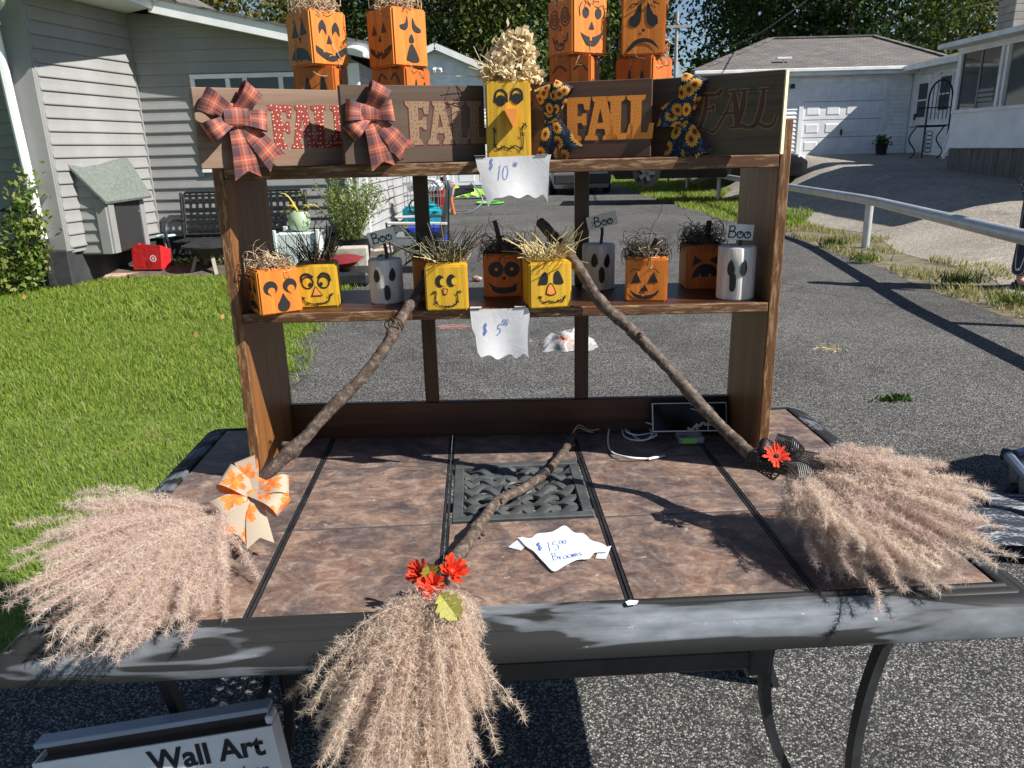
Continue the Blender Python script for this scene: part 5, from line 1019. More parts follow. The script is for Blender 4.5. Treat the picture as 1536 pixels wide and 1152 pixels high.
# ------------------------------------------------------------------ tiled patio table
TZ = 0.72
M_tedge = mat('cream_tile_edge', (.42, .345, .26), 40, rough=.7)
TB = thing('patio_table', 'tile topped patio table with a charcoal metal frame and curved legs', 'table', (0.010, 1.517, 0), R(2.3))
PX, PY, HX, HY = .306, .296, .765, .444
for c in range(5):
    for r in range(3):
        if (c, r) == (2, 1): continue
        B = MB(); B.box((-HX + PX * (c + .5), -HY + PY * (r + .5), TZ - .006), (PX - .0145, PY - .0068, .012)); tl_o = B.build('tile', M_tile, TB, local=True, bevel=.0010)
        B = MB(); B.box((-HX + PX * (c + .5), -HY + PY * (r + .5), TZ - .0088), (PX - .0112, PY - .0046, .012)); B.build('tile_edge', M_tedge, tl_o, local=True)
B = MB(); B.box((0, 0, TZ - .018), (2 * HX, .30, .008)); 
B = MB()
for c in range(1, 5):
    x = -HX + PX * c
    for s in (-1, 1): B.box((x + s * .0035, 0, TZ - .005), (.0042, 2 * HY, .010))
B.build('divider_strip', M_blackiron, TB, local=True)
for r in range(1, 3):
    for c in range(5):
        if c == 2: continue
        B = MB(); B.box((-HX + PX * (c + .5), -HY + PY * r, TZ - .006), (PX - .014, .0044, .0112)); B.build('row_strip', mat('grey_grout_strip', (.075, .075, .078), 20, rough=.6), TB, local=True)
B = MB()
for c in range(5):
    for r in range(3):
        if (c, r) == (2, 1): continue
        B.box((-HX + PX * (c + .5), -HY + PY * (r + .5), TZ - .021), (PX - .01, PY, .014))
B.build('tile_tray', M_blackiron, TB, local=True)
gx0, gx1, gy0, gy1 = -.153 + .011, .153 - .011, -.148 + .006, .148 - .006
B = MB()
for a, b, c, d in ((gx0, gx1, gy0, gy0 + .020), (gx0, gx1, gy1 - .020, gy1), (gx0, gx0 + .022, gy0 + .0201, gy1 - .0201), (gx1 - .022, gx1, gy0 + .0201, gy1 - .0201)): B.box(((a + b) / 2, (c + d) / 2, TZ - .004), (b - a, d - c, .012))
GR = B.build('vent_grate', M_grate, TB, local=True, bevel=.002)
def clip_seg(p, d, x0, x1, y0, y1):
    t0, t1 = -9, 9
    for q, e, lo, hi in ((p[0], d[0], x0, x1), (p[1], d[1], y0, y1)):
        a, b = (lo - q) / e, (hi - q) / e; t0, t1 = max(t0, min(a, b)), min(t1, max(a, b))
    return t0, t1
sp_ = .0345
for sgn in (1, -1):
    d = np.array([math.cos(R(38)), sgn * math.sin(R(38))]); nrm = np.array([-d[1], d[0]])
    for k in range(-7, 8):
        p = nrm * k * sp_; t0, t1 = clip_seg(p, d, gx0 + .018, gx1 - .018, gy0 + .016, gy1 - .016)
        if t1 - t0 < .02: continue
        n = max(4, int((t1 - t0) / .008)); V = []
        for i in range(n + 1):
            t = t0 + (t1 - t0) * i / n; z = TZ - .006 + .0048 * math.sin(math.pi * (t / (sp_ / math.sin(R(76)))) + (0 if sgn > 0 else math.pi) + math.pi * k); q = p + d * t
            for w_, dz in ((-.0105, -.005), (-.0085, .001), (0, .003), (.0085, .001), (.0105, -.005)): V.append((q[0] + nrm[0] * w_, q[1] + nrm[1] * w_, z + dz))
        B = MB(); B.add(V, [(i * 5 + j, (i + 1) * 5 + j, (i + 1) * 5 + j + 1, i * 5 + j + 1) for i in range(n) for j in range(4)] + [(i * 5 + 4, (i + 1) * 5 + 4, (i + 1) * 5, i * 5) for i in range(n)]); B.build('grate_strap', M_grate, GR, local=True, smooth=True)
B = MB(); B.tube([(.030 * math.cos(a), .030 * math.sin(a), TZ + .001) for a in np.linspace(0, 2 * math.pi, 25)], .004, 6); B.build('umbrella_ring', M_grate, GR, local=True, smooth=True)
prof = [(-.002, TZ - .012), (-.002, TZ + .001), (.002, TZ + .003), (.007, TZ + .0025), (.010, TZ - .001), (.022, TZ - .002), (.0245, TZ - .0045), (.027, TZ - .0040), (.044, TZ - .010), (.0465, TZ - .0135), (.049, TZ - .0130), (.060, TZ - .020), (.068, TZ - .029), (.073, TZ - .042), (.073, TZ - .052), (.070, TZ - .055), (.066, TZ - .050), (.02, TZ - .030)]
path = []
for sx, sy, a0 in ((1, 1, 0), (-1, 1, 90), (-1, -1, 180), (1, -1, 270)):
    for k in range(7): a = R(a0 + 15 * k); path.append((sx, sy, math.cos(a), math.sin(a)))
V = []
for sx, sy, ca, sa in path:
    for o, z in prof: rr_ = .001 + .42 * max(o, 0); V.append((sx * (HX + o - rr_) + ca * rr_, sy * (HY + o - rr_) + sa * rr_, z))
n, k = len(prof), len(path)
# fill the little corner gap under the tiles by letting the inner lip follow the rounded path
B = MB(); B.add(V, [(i * n + j, ((i + 1) % k) * n + j, ((i + 1) % k) * n + j + 1, i * n + j + 1) for i in range(k) for j in range(n - 1)])
fr = B.build('frame', M_frame, TB, local=True, smooth=True)
B = MB()
for sx in (-1, 1):
    for sy in (-1, 1): B.add([(sx * (HX + .006), sy * (HY + .006), TZ - .013), (sx * (HX - .10), sy * (HY + .006), TZ - .013), (sx * (HX + .006), sy * (HY - .10), TZ - .013)], [(0, 1, 2) if sx * sy < 0 else (0, 2, 1)])
B.build('corner_gusset', M_blackiron, TB, local=True)
def flatbar(pts, w, t_, name):
    B = MB(); P = smooth_path(pts, 10); V = []
    for i, p in enumerate(P):
        d = (P[min(i + 1, len(P) - 1)] - P[max(i - 1, 0)]).normalized(); nx = Vector((d.z, 0, -d.x))
        for a, b in ((-1, -1), (1, -1), (1, 1), (-1, 1)): V.append(p + nx * (t_ / 2 * a) + Vector((0, w / 2 * b, 0)))
    n = len(P); B.add(V, [(i * 4 + j, i * 4 + (j + 1) % 4, (i + 1) * 4 + (j + 1) % 4, (i + 1) * 4 + j) for i in range(n - 1) for j in range(4)] + [(3, 2, 1, 0), (4 * n - 4, 4 * n - 3, 4 * n - 2, 4 * n - 1)]); return B.build(name, M_leg, TB, local=True, smooth=True)
M_leg = mat('charcoal_leg_paint', [(0.35, (.016, .017, .018)), (0.65, (.040, .042, .045))], 12, rough=.5, bump=.05)
for sx in (-1, 1):
    for yy in (-.245, .27):
        flatbar([(sx * x, yy, z) for x, z in ((.565, .685), (.510, .60), (.478, .50), (.470, .40), (.490, .28), (.545, .15), (.64, 0))], .026, .018, 'leg')
        flatbar([(sx * x, yy - .05, z) for x, z in ((.745, .685), (.700, .58), (.666, .46), (.648, .34), (.645, .22), (.660, .12), (.70, 0))], .026, .018, 'leg')
for yy in (-.245,):
    B = MB(); B.box((0, yy, .452), (.90, .030, .048)); B.build('stretcher', M_leg, TB, local=True, bevel=.006)
    for sx in (-1, 1):
        B = MB(); B.box((sx * .452, yy, .455), (.042, .042, .075)); B.tube([(sx * .445, yy, .48), (sx * .425, yy, .53), (sx * .445, yy, .575), (sx * .49, yy, .585)], .014, 6); B.build('bracket', M_leg, TB, local=True, bevel=.004)
B = MB(); B.tube([(.40 * math.cos(a), .02 + .25 * math.sin(a), .56) for a in np.linspace(0, 2 * math.pi, 33)], .012, 6); B.box((0, -.2, .60), (.02, .02, .16)); B.build('brace_ring', M_leg, TB, local=True, smooth=True)

# ------------------------------------------------------------------ open backed display shelf
SH = thing('display_shelf', 'dark stained open backed wooden shelf standing on the tiled table', 'shelf', (-.0125, 1.588, TZ + .0005), R(-.7))
DP = .272; MIDZ, TOPZ = .381, .678
for sx, hh in ((-1, .700), (1, .745)):
    B = MB(); B.box((sx * .5655, .003 + DP / 2, hh / 2), (.022, DP - .006, hh)); p_ = B.build('side_panel', M_shelfpanel, SH, local=True, bevel=.0015)
    B = MB(); B.box((sx * .5655, .0015, hh / 2), (.0218, .006, hh - .002)); B.build('edge_strip', M_edgewood_v, p_, local=True, bevel=.0015)
for nm, zt_, th_ in (('shelf_board', MIDZ, .021), ('shelf_board', TOPZ, .025)):
    B = MB(); B.box((0, .004 + DP / 2 - .004, zt_ - th_ / 2), (1.107, DP - .014, th_)); p_ = B.build(nm, M_shelfboard, SH, local=True, bevel=.001)
    B = MB(); B.box((0, .0015, zt_ - th_ / 2), (1.106, .007, th_ - .0004)); B.build('edge_strip', M_edgewood, p_, local=True, bevel=.0018)
B = MB(); B.box((0, .262, .047), (1.107, .018, .092)); B.build('rear_rail', M_shelfboard, SH, local=True, bevel=.002)
for x in (-.193, .184):
    for z0_, z1_ in ((.0935, MIDZ - .0215), (MIDZ + .0005, TOPZ - .0255)):
        B = MB(); B.box((x, .262, (z0_ + z1_) / 2), (.034, .018, z1_ - z0_)); B.build('rear_post', M_shelfwood, SH, local=True, bevel=.002)
B = MB(); B.box((-.552, .262, .07), (.003, .012, .13)); B.build('metal_standard', M_alu, SH, local=True)
ZM, ZT = TZ + .0005 + MIDZ, TZ + .0005 + TOPZ

# ------------------------------------------------------------------ painted faces
def art(parent, items, s, h, fmap, name='painted_face'):
    """flat paint: each shape is a thin sheet a little above the one before"""
    cols = [M_black, M_nose, M_yel_flat, M_or_flat, M_white_paint]; key = {'k': 0, 'n': 1, 'y': 2, 'o': 3, 'w': 4}; B = MB(); off = .0006
    for it in items:
        kd, col = it[0], it[1]; B.m = key[col]; off += .00012
        if kd == 'P': pts = [(u * s, v * h) for u, v in it[2]]
        elif kd == 'C': pts = [(u * s, v * h) for u, v in curve2d(it[2] + [it[2][0]], 5)[:-1]]
        elif kd == 'E': pts = [(it[2] * s + a * s, it[3] * h + b * s) for a, b in ell(0, 0, it[4], it[5], 22, rot=it[6] if len(it) > 6 else 0)]
        if kd in 'PCE':
            if name == 'painted_face_round':
                cx_ = sum(p[0] for p in pts) / len(pts); cy_ = sum(p[1] for p in pts) / len(pts); n = len(pts)
                B.add([fmap(cx_, cy_, off)] + [fmap((p[0] + cx_) / 2, (p[1] + cy_) / 2, off) for p in pts] + [fmap(p[0], p[1], off) for p in pts], [(0, 1 + i, 1 + (i + 1) % n) for i in range(n)] + [(1 + i, 1 + n + i, 1 + n + (i + 1) % n, 1 + (i + 1) % n) for i in range(n)])
            else: B.ngon([fmap(p[0], p[1], off) for p in pts])
        if kd in 'SR':
            pts = it[2] if kd == 'S' else curve2d(it[2], 6); V, F = stroke2d([(u * s, v * h) for u, v in pts], it[3] * s, len(it) > 4 and it[4]); B.add([fmap(x, y, off) for x, y in V], F)
        if kd == 'L':
            V, F = stroke2d([(it[2] * s + a * s, it[3] * h + b * s) for a, b in ell(0, 0, it[4], it[5], 24)], it[6] * s, True); B.add([fmap(x, y, off) for x, y in V], F)
    return B.build('painted_face', cols, parent, local=True)
def barbed(pts, w=.022, t=.05, n=5):
    c = curve2d(pts, 6); out = [('S', 'k', c, w)]
    for k in range(n):
        i = int((k + .7) / (n + .4) * (len(c) - 2)) + 1; x, y = c[i]
        for a in (25, 155): out.append(('S', 'k', [(x - t * math.cos(R(a)), y - t * math.sin(R(a))), (x + t * math.cos(R(a)), y + t * math.sin(R(a)))], w * .65))
    return out
def spiral(cx_, cy_, r, turns, w): return ('S', 'k', [(cx_ + r * t * math.cos(turns * 6.28 * t), cy_ + r * t * math.sin(turns * 6.28 * t)) for t in np.linspace(.06, 1, 50)], w)
def grin(x0, x1, yt, yb, dip=.10): return ('C', 'k', [(x0, yt), ((x0 + x1) / 2, yt - dip), (x1, yt), (x1 - .04, (yt + yb) / 2), ((x0 + x1) / 2, yb), (x0 + .04, (yt + yb) / 2)])
def tooth(x, y, c='o', w=.06, h=.06): return ('P', c, [(x - w / 2, y), (x + w / 2, y), (x + w / 2, y - h), (x - w / 2, y - h)])
tri = lambda cx_, y0, w, h, c='k': ('P', c, [(cx_ - w / 2, y0), (cx_ + w / 2, y0), (cx_, y0 + h)])
FACES = {
 'slit': [('P', 'k', [(.22, .53), (.50, .53), (.38, .78)]), ('P', 'k', [(.56, .55), (.84, .57), (.66, .80)]), ('S', 'k', [(.30, .80), (.38, .84), (.42, .72)], .02), ('S', 'k', [(.60, .82), (.67, .86), (.74, .74)], .02), ('P', 'k', [(.50, .52), (.60, .52), (.56, .40)]), ('C', 'k', [(.14, .14), (.30, .30), (.55, .34), (.80, .24), (.92, .06), (.70, .12), (.50, .10), (.30, .12)]), tooth(.45, .13, w=.06, h=.05)],
 'arch': [('C', 'k', [(.22, .56), (.22, .72), (.32, .82), (.41, .72), (.41, .56), (.32, .66)]), ('C', 'k', [(.58, .55), (.58, .70), (.68, .80), (.77, .70), (.77, .54), (.68, .64)]), tri(.48, .40, .16, .17), grin(.10, .92, .36, .08, .14), tooth(.32, .30), tooth(.58, .25), tooth(.70, .14, h=.05)],
 'leafeye': [('C', 'k', [(.16, .58), (.25, .75), (.34, .90), (.44, .72), (.42, .56), (.30, .54)]), ('C', 'k', [(.58, .58), (.66, .80), (.72, .92), (.82, .74), (.84, .58), (.70, .54)]), grin(.2, .8, .36, .12)],
 'jack': [tri(.30, .56, .20, .18), tri(.66, .58, .20, .18), tri(.50, .44, .13, .12), grin(.12, .90, .36, .14, .10), tooth(.34, .30), tooth(.62, .30), tooth(.5, .19, h=.05)],
 'droop': [('C', 'k', [(.20, .70), (.36, .74), (.42, .86), (.44, .70), (.36, .62), (.22, .64)]), ('C', 'k', [(.80, .66), (.66, .72), (.58, .84), (.56, .68), (.64, .60), (.80, .60)]), ('C', 'k', [(.46, .50), (.52, .56), (.58, .50), (.58, .42), (.46, .42)]), ('C', 'k', [(.34, .12), (.46, .36), (.56, .37), (.72, .12), (.54, .08)])],
 'browmoon': [('R', 'k', [(.20, .86), (.30, .94), (.44, .88)], .035), ('R', 'k', [(.58, .88), (.70, .94), (.82, .84)], .035), ('C', 'k', [(.16, .66), (.24, .80), (.36, .80), (.46, .62), (.30, .72)]), ('C', 'k', [(.56, .64), (.66, .80), (.80, .78), (.86, .62), (.70, .70)]), grin(.2, .8, .40, .16)],
 'slim': [('C', 'k', [(.30, .60), (.36, .84), (.42, .86), (.46, .60)]), ('C', 'k', [(.64, .60), (.70, .84), (.76, .82), (.80, .58)]), grin(.3, .8, .36, .16)],
 'dizzy': [spiral(.28, .66, .19, 3, .028), spiral(.70, .68, .19, 3, .028), ('L', 'k', .5, .48, .05, .045, .022), ('R', 'k', [(.22, .34), (.30, .22), (.38, .28), (.46, .16), (.54, .22), (.62, .16), (.68, .26), (.76, .24), (.80, .38)], .035), ('R', 'k', [(.30, .18), (.38, .12), (.46, .10), (.56, .10), (.66, .14)], .03)],
 'happy': [('E', 'k', .36, .72, .095, .115), ('E', 'k', .72, .72, .095, .115), ('R', 'k', [(.20, .66), (.18, .80), (.26, .90)], .02), ('R', 'k', [(.88, .64), (.90, .78), (.84, .88)], .02), tri(.53, .44, .16, .14), ('C', 'k', [(.20, .40), (.30, .34), (.52, .30), (.76, .36), (.90, .44), (.78, .28), (.64, .16), (.42, .16), (.30, .26)]), tooth(.50, .32, h=.08)],
 'hypno': [q for cx_ in (.28, .76) for q in (('E', 'k', cx_, .68, .17, .17), ('E', 'o', cx_, .68, .135, .135), ('E', 'k', cx_, .68, .10, .10), ('E', 'o', cx_, .68, .068, .068), ('E', 'k', cx_, .68, .04, .04))] + [('R', 'k', [(.10, .84), (.26, .90), (.44, .85)], .032), ('R', 'k', [(.60, .86), (.78, .91), (.94, .84)], .032), ('S', 'k', [(.51, 1.0), (.51, .0)], .012)],
 'sad': [('C', 'k', [(.17, .52), (.19, .64), (.30, .70), (.42, .88), (.44, .66), (.40, .52), (.28, .48)]), ('C', 'k', [(.82, .52), (.80, .64), (.70, .70), (.58, .88), (.56, .66), (.60, .52), (.72, .48)]), ('R', 'k', [(.16, .80), (.24, .86), (.36, .86)], .026), ('R', 'k', [(.64, .92), (.72, .88), (.84, .84)], .026), ('E', 'k', .5, .42, .035, .035), ('C', 'k', [(.12, .08), (.28, .24), (.5, .29), (.72, .24), (.88, .08), (.82, .12), (.66, .20), (.5, .22), (.34, .19), (.20, .08)])],
 'sideleaf': [('C', 'k', [(.20, .52), (.16, .70), (.24, .78), (.36, .66), (.36, .52)]), ('C', 'k', [(.60, .50), (.66, .64), (.80, .74), (.84, .60), (.72, .48)]), ('C', 'k', [(.3, .3), (.5, .36), (.7, .3), (.6, .2), (.4, .2)])],
 'slimsad': [('P', 'k', [(.26, .52), (.46, .50), (.38, .78)]), ('P', 'k', [(.60, .50), (.82, .48), (.68, .77)]), ('R', 'k', [(.20, .82), (.28, .86), (.34, .80), (.42, .85)], .03), ('R', 'k', [(.58, .82), (.66, .85), (.72, .79), (.80, .82)], .03), tri(.52, .34, .14, .12), ('C', 'k', [(.26, .16), (.36, .28), (.54, .30), (.76, .24), (.86, .10), (.72, .15), (.56, .12), (.42, .17)])],
 'moon': [('E', 'k', .28, .60, .165, .165), ('E', 'o', .30, .53, .085, .085), ('P', 'o', [(.23, .52), (.37, .52), (.30, .40)]), ('E', 'k', .74, .62, .165, .165), ('E', 'o', .76, .55, .085, .085), ('P', 'o', [(.69, .54), (.83, .54), (.76, .42)]), ('C', 'k', [(.56, .47), (.64, .32), (.70, .22), (.66, .10), (.56, .06), (.44, .10), (.42, .22), (.48, .32)])],
 'scarelids': [('L', 'k', .28, .60, .13, .14, .035), ('L', 'k', .66, .60, .13, .14, .035), ('R', 'k', [(.12, .62), (.16, .76), (.28, .80), (.42, .72)], .06), ('R', 'k', [(.54, .70), (.64, .80), (.78, .76), (.82, .62)], .06), ('E', 'k', .34, .56, .04, .05), ('E', 'k', .60, .56, .04, .05), ('P', 'k', [(.34, .28), (.62, .28), (.46, .52)]), ('P', 'n', [(.375, .30), (.585, .30), (.46, .49)])] + barbed([(.06, .28), (.14, .26), (.18, .16), (.34, .10), (.50, .10), (.66, .12), (.76, .18), (.80, .30), (.88, .32)], .026),
 'cee': [('E', 'k', .35, .66, .105, .145), ('E', 'y', .42, .64, .07, .085), ('E', 'k', .62, .67, .105, .145), ('E', 'y', .69, .65, .07, .085), ('P', 'k', [(.40, .50), (.53, .49), (.50, .36), (.42, .36)]), ('P', 'n', [(.425, .48), (.505, .475), (.49, .38), (.435, .38)])] + barbed([(.15, .38), (.20, .44), (.25, .38), (.23, .26), (.28, .14), (.42, .10), (.56, .10), (.70, .14), (.75, .26), (.74, .38), (.80, .43), (.85, .40)], .026),
 'donut': [('E', 'k', .32, .65, .195, .195), ('E', 'k', .72, .64, .195, .195), ('E', 'o', .33, .65, .045, .045), ('E', 'o', .72, .65, .045, .045), ('E', 'k', .52, .44, .045, .045), ('C', 'k', [(.07, .36), (.16, .32), (.30, .24), (.50, .22), (.70, .24), (.80, .30), (.92, .36), (.84, .30), (.80, .14), (.60, .08), (.40, .08), (.24, .14), (.16, .28)])],
 'tear': [('C', 'k', [(.20, .52), (.26, .70), (.36, .80), (.43, .72), (.42, .54), (.30, .52)]), ('C', 'k', [(.57, .54), (.58, .74), (.67, .82), (.76, .68), (.80, .54), (.68, .52)]), ('C', 'k', [(.38, .32), (.42, .48), (.50, .56), (.58, .46), (.62, .32), (.50, .28)]), ('C', 'n', [(.405, .335), (.44, .47), (.50, .53), (.56, .45), (.595, .335), (.50, .305)])] + barbed([(.20, .26), (.25, .27), (.27, .18), (.36, .14), (.46, .17), (.58, .13), (.68, .17), (.78, .14), (.82, .24), (.86, .27)], .024),
 'lantern': [tri(.26, .44, .24, .26), tri(.66, .44, .24, .25), ('R', 'k', [(.12, .68), (.20, .76), (.34, .72)], .018), ('R', 'k', [(.56, .74), (.68, .76), (.80, .66)], .018), tri(.46, .24, .18, .17), ('C', 'k', [(.10, .29), (.26, .18), (.46, .15), (.66, .18), (.80, .28), (.72, .14), (.46, .065), (.22, .12)]), tooth(.43, .165, w=.06, h=.035)],
 'fang': [('P', 'k', [(.16, .52), (.20, .78), (.40, .64)]), ('P', 'k', [(.58, .66), (.82, .76), (.84, .54)]), ('C', 'k', [(.15, .24), (.22, .44), (.38, .56), (.58, .57), (.76, .48), (.86, .26), (.70, .30), (.50, .28), (.30, .28)]), tooth(.36, .34, w=.05, h=.08), tooth(.62, .35, w=.05, h=.08)],
}
BS = .089
def add_hair(t, z, kind, n, rad, length, r, m, seed, nm):
    V, F = curl_tubes(n, (0, 0, z), rad, np.random.default_rng(seed), length, r, kind); return tag(mesh_np(nm, V, F, m, t, world=False), kind='stuff')
def block(label, cat, group, cx_, py_, Yc, z, th, h, m, front, side=None, hair=None, stem=None, seed=0, s=BS, nm='pumpkin_block', eyes_col=None):
    p = at(cx_, py_, Yc); t = thing(nm, label, cat, (p.x, Yc, z), R(th), group)
    B = MB(); B.box((0, 0, h / 2), (s, s, h)); B.build('block', m, t, local=True, bevel=.0035, seg=2)
    sub = {'y': 'y', 'o': 'o'}
    if front: art(t, FACES[front], s, h, lambda u, v, o: Vector((-s / 2 + u, -s / 2 - o, v)))
    if side:
        if th < 0: art(t, FACES[side], s, h, lambda u, v, o: Vector((s / 2 + o, -s / 2 + u, v)))
        else: art(t, FACES[side], s, h, lambda u, v, o: Vector((-s / 2 - o, s / 2 - u, v)))
    for hh in (hair or []):
        kind, n, rad, length, r, mm, hn = hh; add_hair(t, h, kind, n, rad, length, r, mm, seed + n, hn)
    if stem:
        (x, y), L, r0, lean, mm = stem; B = MB(); pts = smooth_path([(x, y, h - .005), (x + lean * .3, y, h + L * .45), (x + lean, y + .004, h + L)], 4); B.tube(pts, [r0 * (1 - .25 * i / len(pts)) for i in range(len(pts))], 7); B.build('stem', mm, t, local=True, smooth=True)
    return t
WOOL = lambda n=70, L=.10: ('wool', n, .040, L, .0011, M_shav, 'wood_wool')
GP = 'orange pumpkin blocks stacked on the top shelf'; GM = 'wooden blocks with faces on the middle shelf'
T1 = ZT
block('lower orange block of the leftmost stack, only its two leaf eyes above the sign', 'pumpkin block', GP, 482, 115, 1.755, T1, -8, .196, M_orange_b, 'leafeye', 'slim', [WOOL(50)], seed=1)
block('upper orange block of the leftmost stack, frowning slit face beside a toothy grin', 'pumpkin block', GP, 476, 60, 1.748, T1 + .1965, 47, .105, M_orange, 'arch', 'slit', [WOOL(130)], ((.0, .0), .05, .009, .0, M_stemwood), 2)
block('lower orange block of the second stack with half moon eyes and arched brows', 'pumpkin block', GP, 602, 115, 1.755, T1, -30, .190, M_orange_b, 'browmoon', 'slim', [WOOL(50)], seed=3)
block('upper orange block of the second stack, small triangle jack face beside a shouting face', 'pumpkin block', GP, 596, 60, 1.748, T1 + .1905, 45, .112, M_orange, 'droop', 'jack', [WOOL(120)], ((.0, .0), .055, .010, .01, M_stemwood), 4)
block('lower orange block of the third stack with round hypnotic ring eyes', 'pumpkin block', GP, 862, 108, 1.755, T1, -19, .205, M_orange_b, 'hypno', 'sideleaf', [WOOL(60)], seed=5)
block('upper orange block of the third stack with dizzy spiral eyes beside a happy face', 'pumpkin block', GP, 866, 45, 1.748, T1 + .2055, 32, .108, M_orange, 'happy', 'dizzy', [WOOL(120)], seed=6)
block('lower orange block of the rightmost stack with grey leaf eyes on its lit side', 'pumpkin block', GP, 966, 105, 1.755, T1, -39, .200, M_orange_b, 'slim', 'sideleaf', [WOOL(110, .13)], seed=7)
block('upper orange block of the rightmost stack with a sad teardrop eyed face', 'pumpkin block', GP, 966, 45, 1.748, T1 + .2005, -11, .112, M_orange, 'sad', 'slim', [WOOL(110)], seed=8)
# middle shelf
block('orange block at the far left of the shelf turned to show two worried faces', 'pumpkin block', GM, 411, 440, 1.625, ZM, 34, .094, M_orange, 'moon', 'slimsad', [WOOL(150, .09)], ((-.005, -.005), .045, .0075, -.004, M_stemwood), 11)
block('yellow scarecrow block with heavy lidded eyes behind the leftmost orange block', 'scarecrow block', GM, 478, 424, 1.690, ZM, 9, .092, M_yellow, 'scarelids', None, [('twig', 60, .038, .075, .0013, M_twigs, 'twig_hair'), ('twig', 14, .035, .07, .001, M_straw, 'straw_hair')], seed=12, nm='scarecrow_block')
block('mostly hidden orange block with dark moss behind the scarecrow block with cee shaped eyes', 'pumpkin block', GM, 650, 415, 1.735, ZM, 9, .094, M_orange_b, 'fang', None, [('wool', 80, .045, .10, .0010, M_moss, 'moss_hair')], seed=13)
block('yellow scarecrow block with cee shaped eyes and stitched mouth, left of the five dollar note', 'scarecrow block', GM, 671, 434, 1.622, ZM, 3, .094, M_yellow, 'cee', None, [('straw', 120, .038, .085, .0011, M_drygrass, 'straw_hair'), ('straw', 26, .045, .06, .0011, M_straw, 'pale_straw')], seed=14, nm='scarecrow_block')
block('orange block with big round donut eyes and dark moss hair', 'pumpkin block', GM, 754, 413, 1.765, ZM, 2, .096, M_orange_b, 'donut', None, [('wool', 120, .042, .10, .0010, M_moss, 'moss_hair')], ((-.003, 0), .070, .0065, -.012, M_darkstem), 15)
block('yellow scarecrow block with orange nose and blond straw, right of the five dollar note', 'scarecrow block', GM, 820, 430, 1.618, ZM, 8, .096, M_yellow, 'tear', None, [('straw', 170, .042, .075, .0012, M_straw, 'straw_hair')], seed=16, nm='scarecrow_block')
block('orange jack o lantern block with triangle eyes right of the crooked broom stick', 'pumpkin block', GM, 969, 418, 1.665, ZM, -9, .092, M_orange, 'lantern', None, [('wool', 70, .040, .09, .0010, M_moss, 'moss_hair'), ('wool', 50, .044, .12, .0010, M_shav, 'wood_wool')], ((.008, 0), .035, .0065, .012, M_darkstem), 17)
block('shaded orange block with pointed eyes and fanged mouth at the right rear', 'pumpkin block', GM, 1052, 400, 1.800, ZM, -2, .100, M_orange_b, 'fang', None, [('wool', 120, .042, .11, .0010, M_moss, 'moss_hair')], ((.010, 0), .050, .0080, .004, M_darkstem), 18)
# tall scarecrow on the top board
tl = block('tall yellow scarecrow block with dried flower hair standing above the ten dollar note', 'scarecrow block', None, 762, 180, 1.650, ZT, 1, .150, M_yellow, None, None, [('straw', 60, .044, .075, .0011, M_straw, 'straw_hair')], seed=19, nm='scarecrow_block')
art(tl, [('R', 'k', [(.20, .74), (.24, .86), (.36, .89), (.46, .84), (.48, .74)], .045), ('E', 'k', .34, .76, .115, .115), ('R', 'k', [(.56, .76), (.60, .87), (.70, .90), (.80, .86), (.82, .76)], .045), ('E', 'k', .69, .78, .115, .115), ('P', 'n', [(.40, .65), (.68, .65), (.60, .42)]), ('L', 'k', .34, .76, .06, .07, .01), ] + barbed([(.14, .42), (.19, .40), (.17, .26), (.22, .15), (.36, .18), (.50, .16), (.64, .19), (.78, .15), (.82, .26), (.80, .40), (.86, .46), (.90, .42)], .026, .05, 7), BS, .150, lambda u, v, o: Vector((-BS / 2 + u, -BS / 2 - o, v)))
B = MB(); f0 = lambda u, v: Vector((-BS / 2 + u * BS, -BS / 2 - .001, v * .150)); tip = [f0(.40, .65), f0(.70, .65), f0(.60, .42)]; o_ = Vector((0, -.022, 0))
B.add([tip[0], tip[1], tip[2], tip[0] + o_ * .85, tip[1] + o_ * .85, tip[2] + o_ * .85], [(3, 4, 5), (0, 3, 5, 2), (1, 2, 5, 4), (0, 1, 4, 3)]); B.build('nose', M_nose, tl, local=True)
rg = np.random.default_rng(23); P = []
for k in range(52):
    a = rg.random() * 6.28; f = rg.random() ** 1.3; c = np.array([math.cos(a) * .052 * (1 - f * .70) + .026 * f + .006 * rg.normal(), math.sin(a) * .030 * (1 - f), .155 + .078 * f]); P.append(c + rg.normal(size=(26, 3)) * .0065)
P = np.concatenate(P); V, F = leaves(P, .013, rg, .9, (0, -.5, .2)); tag(mesh_np('dried_flowers', V, F, M_petal, tl, world=False), kind='stuff')

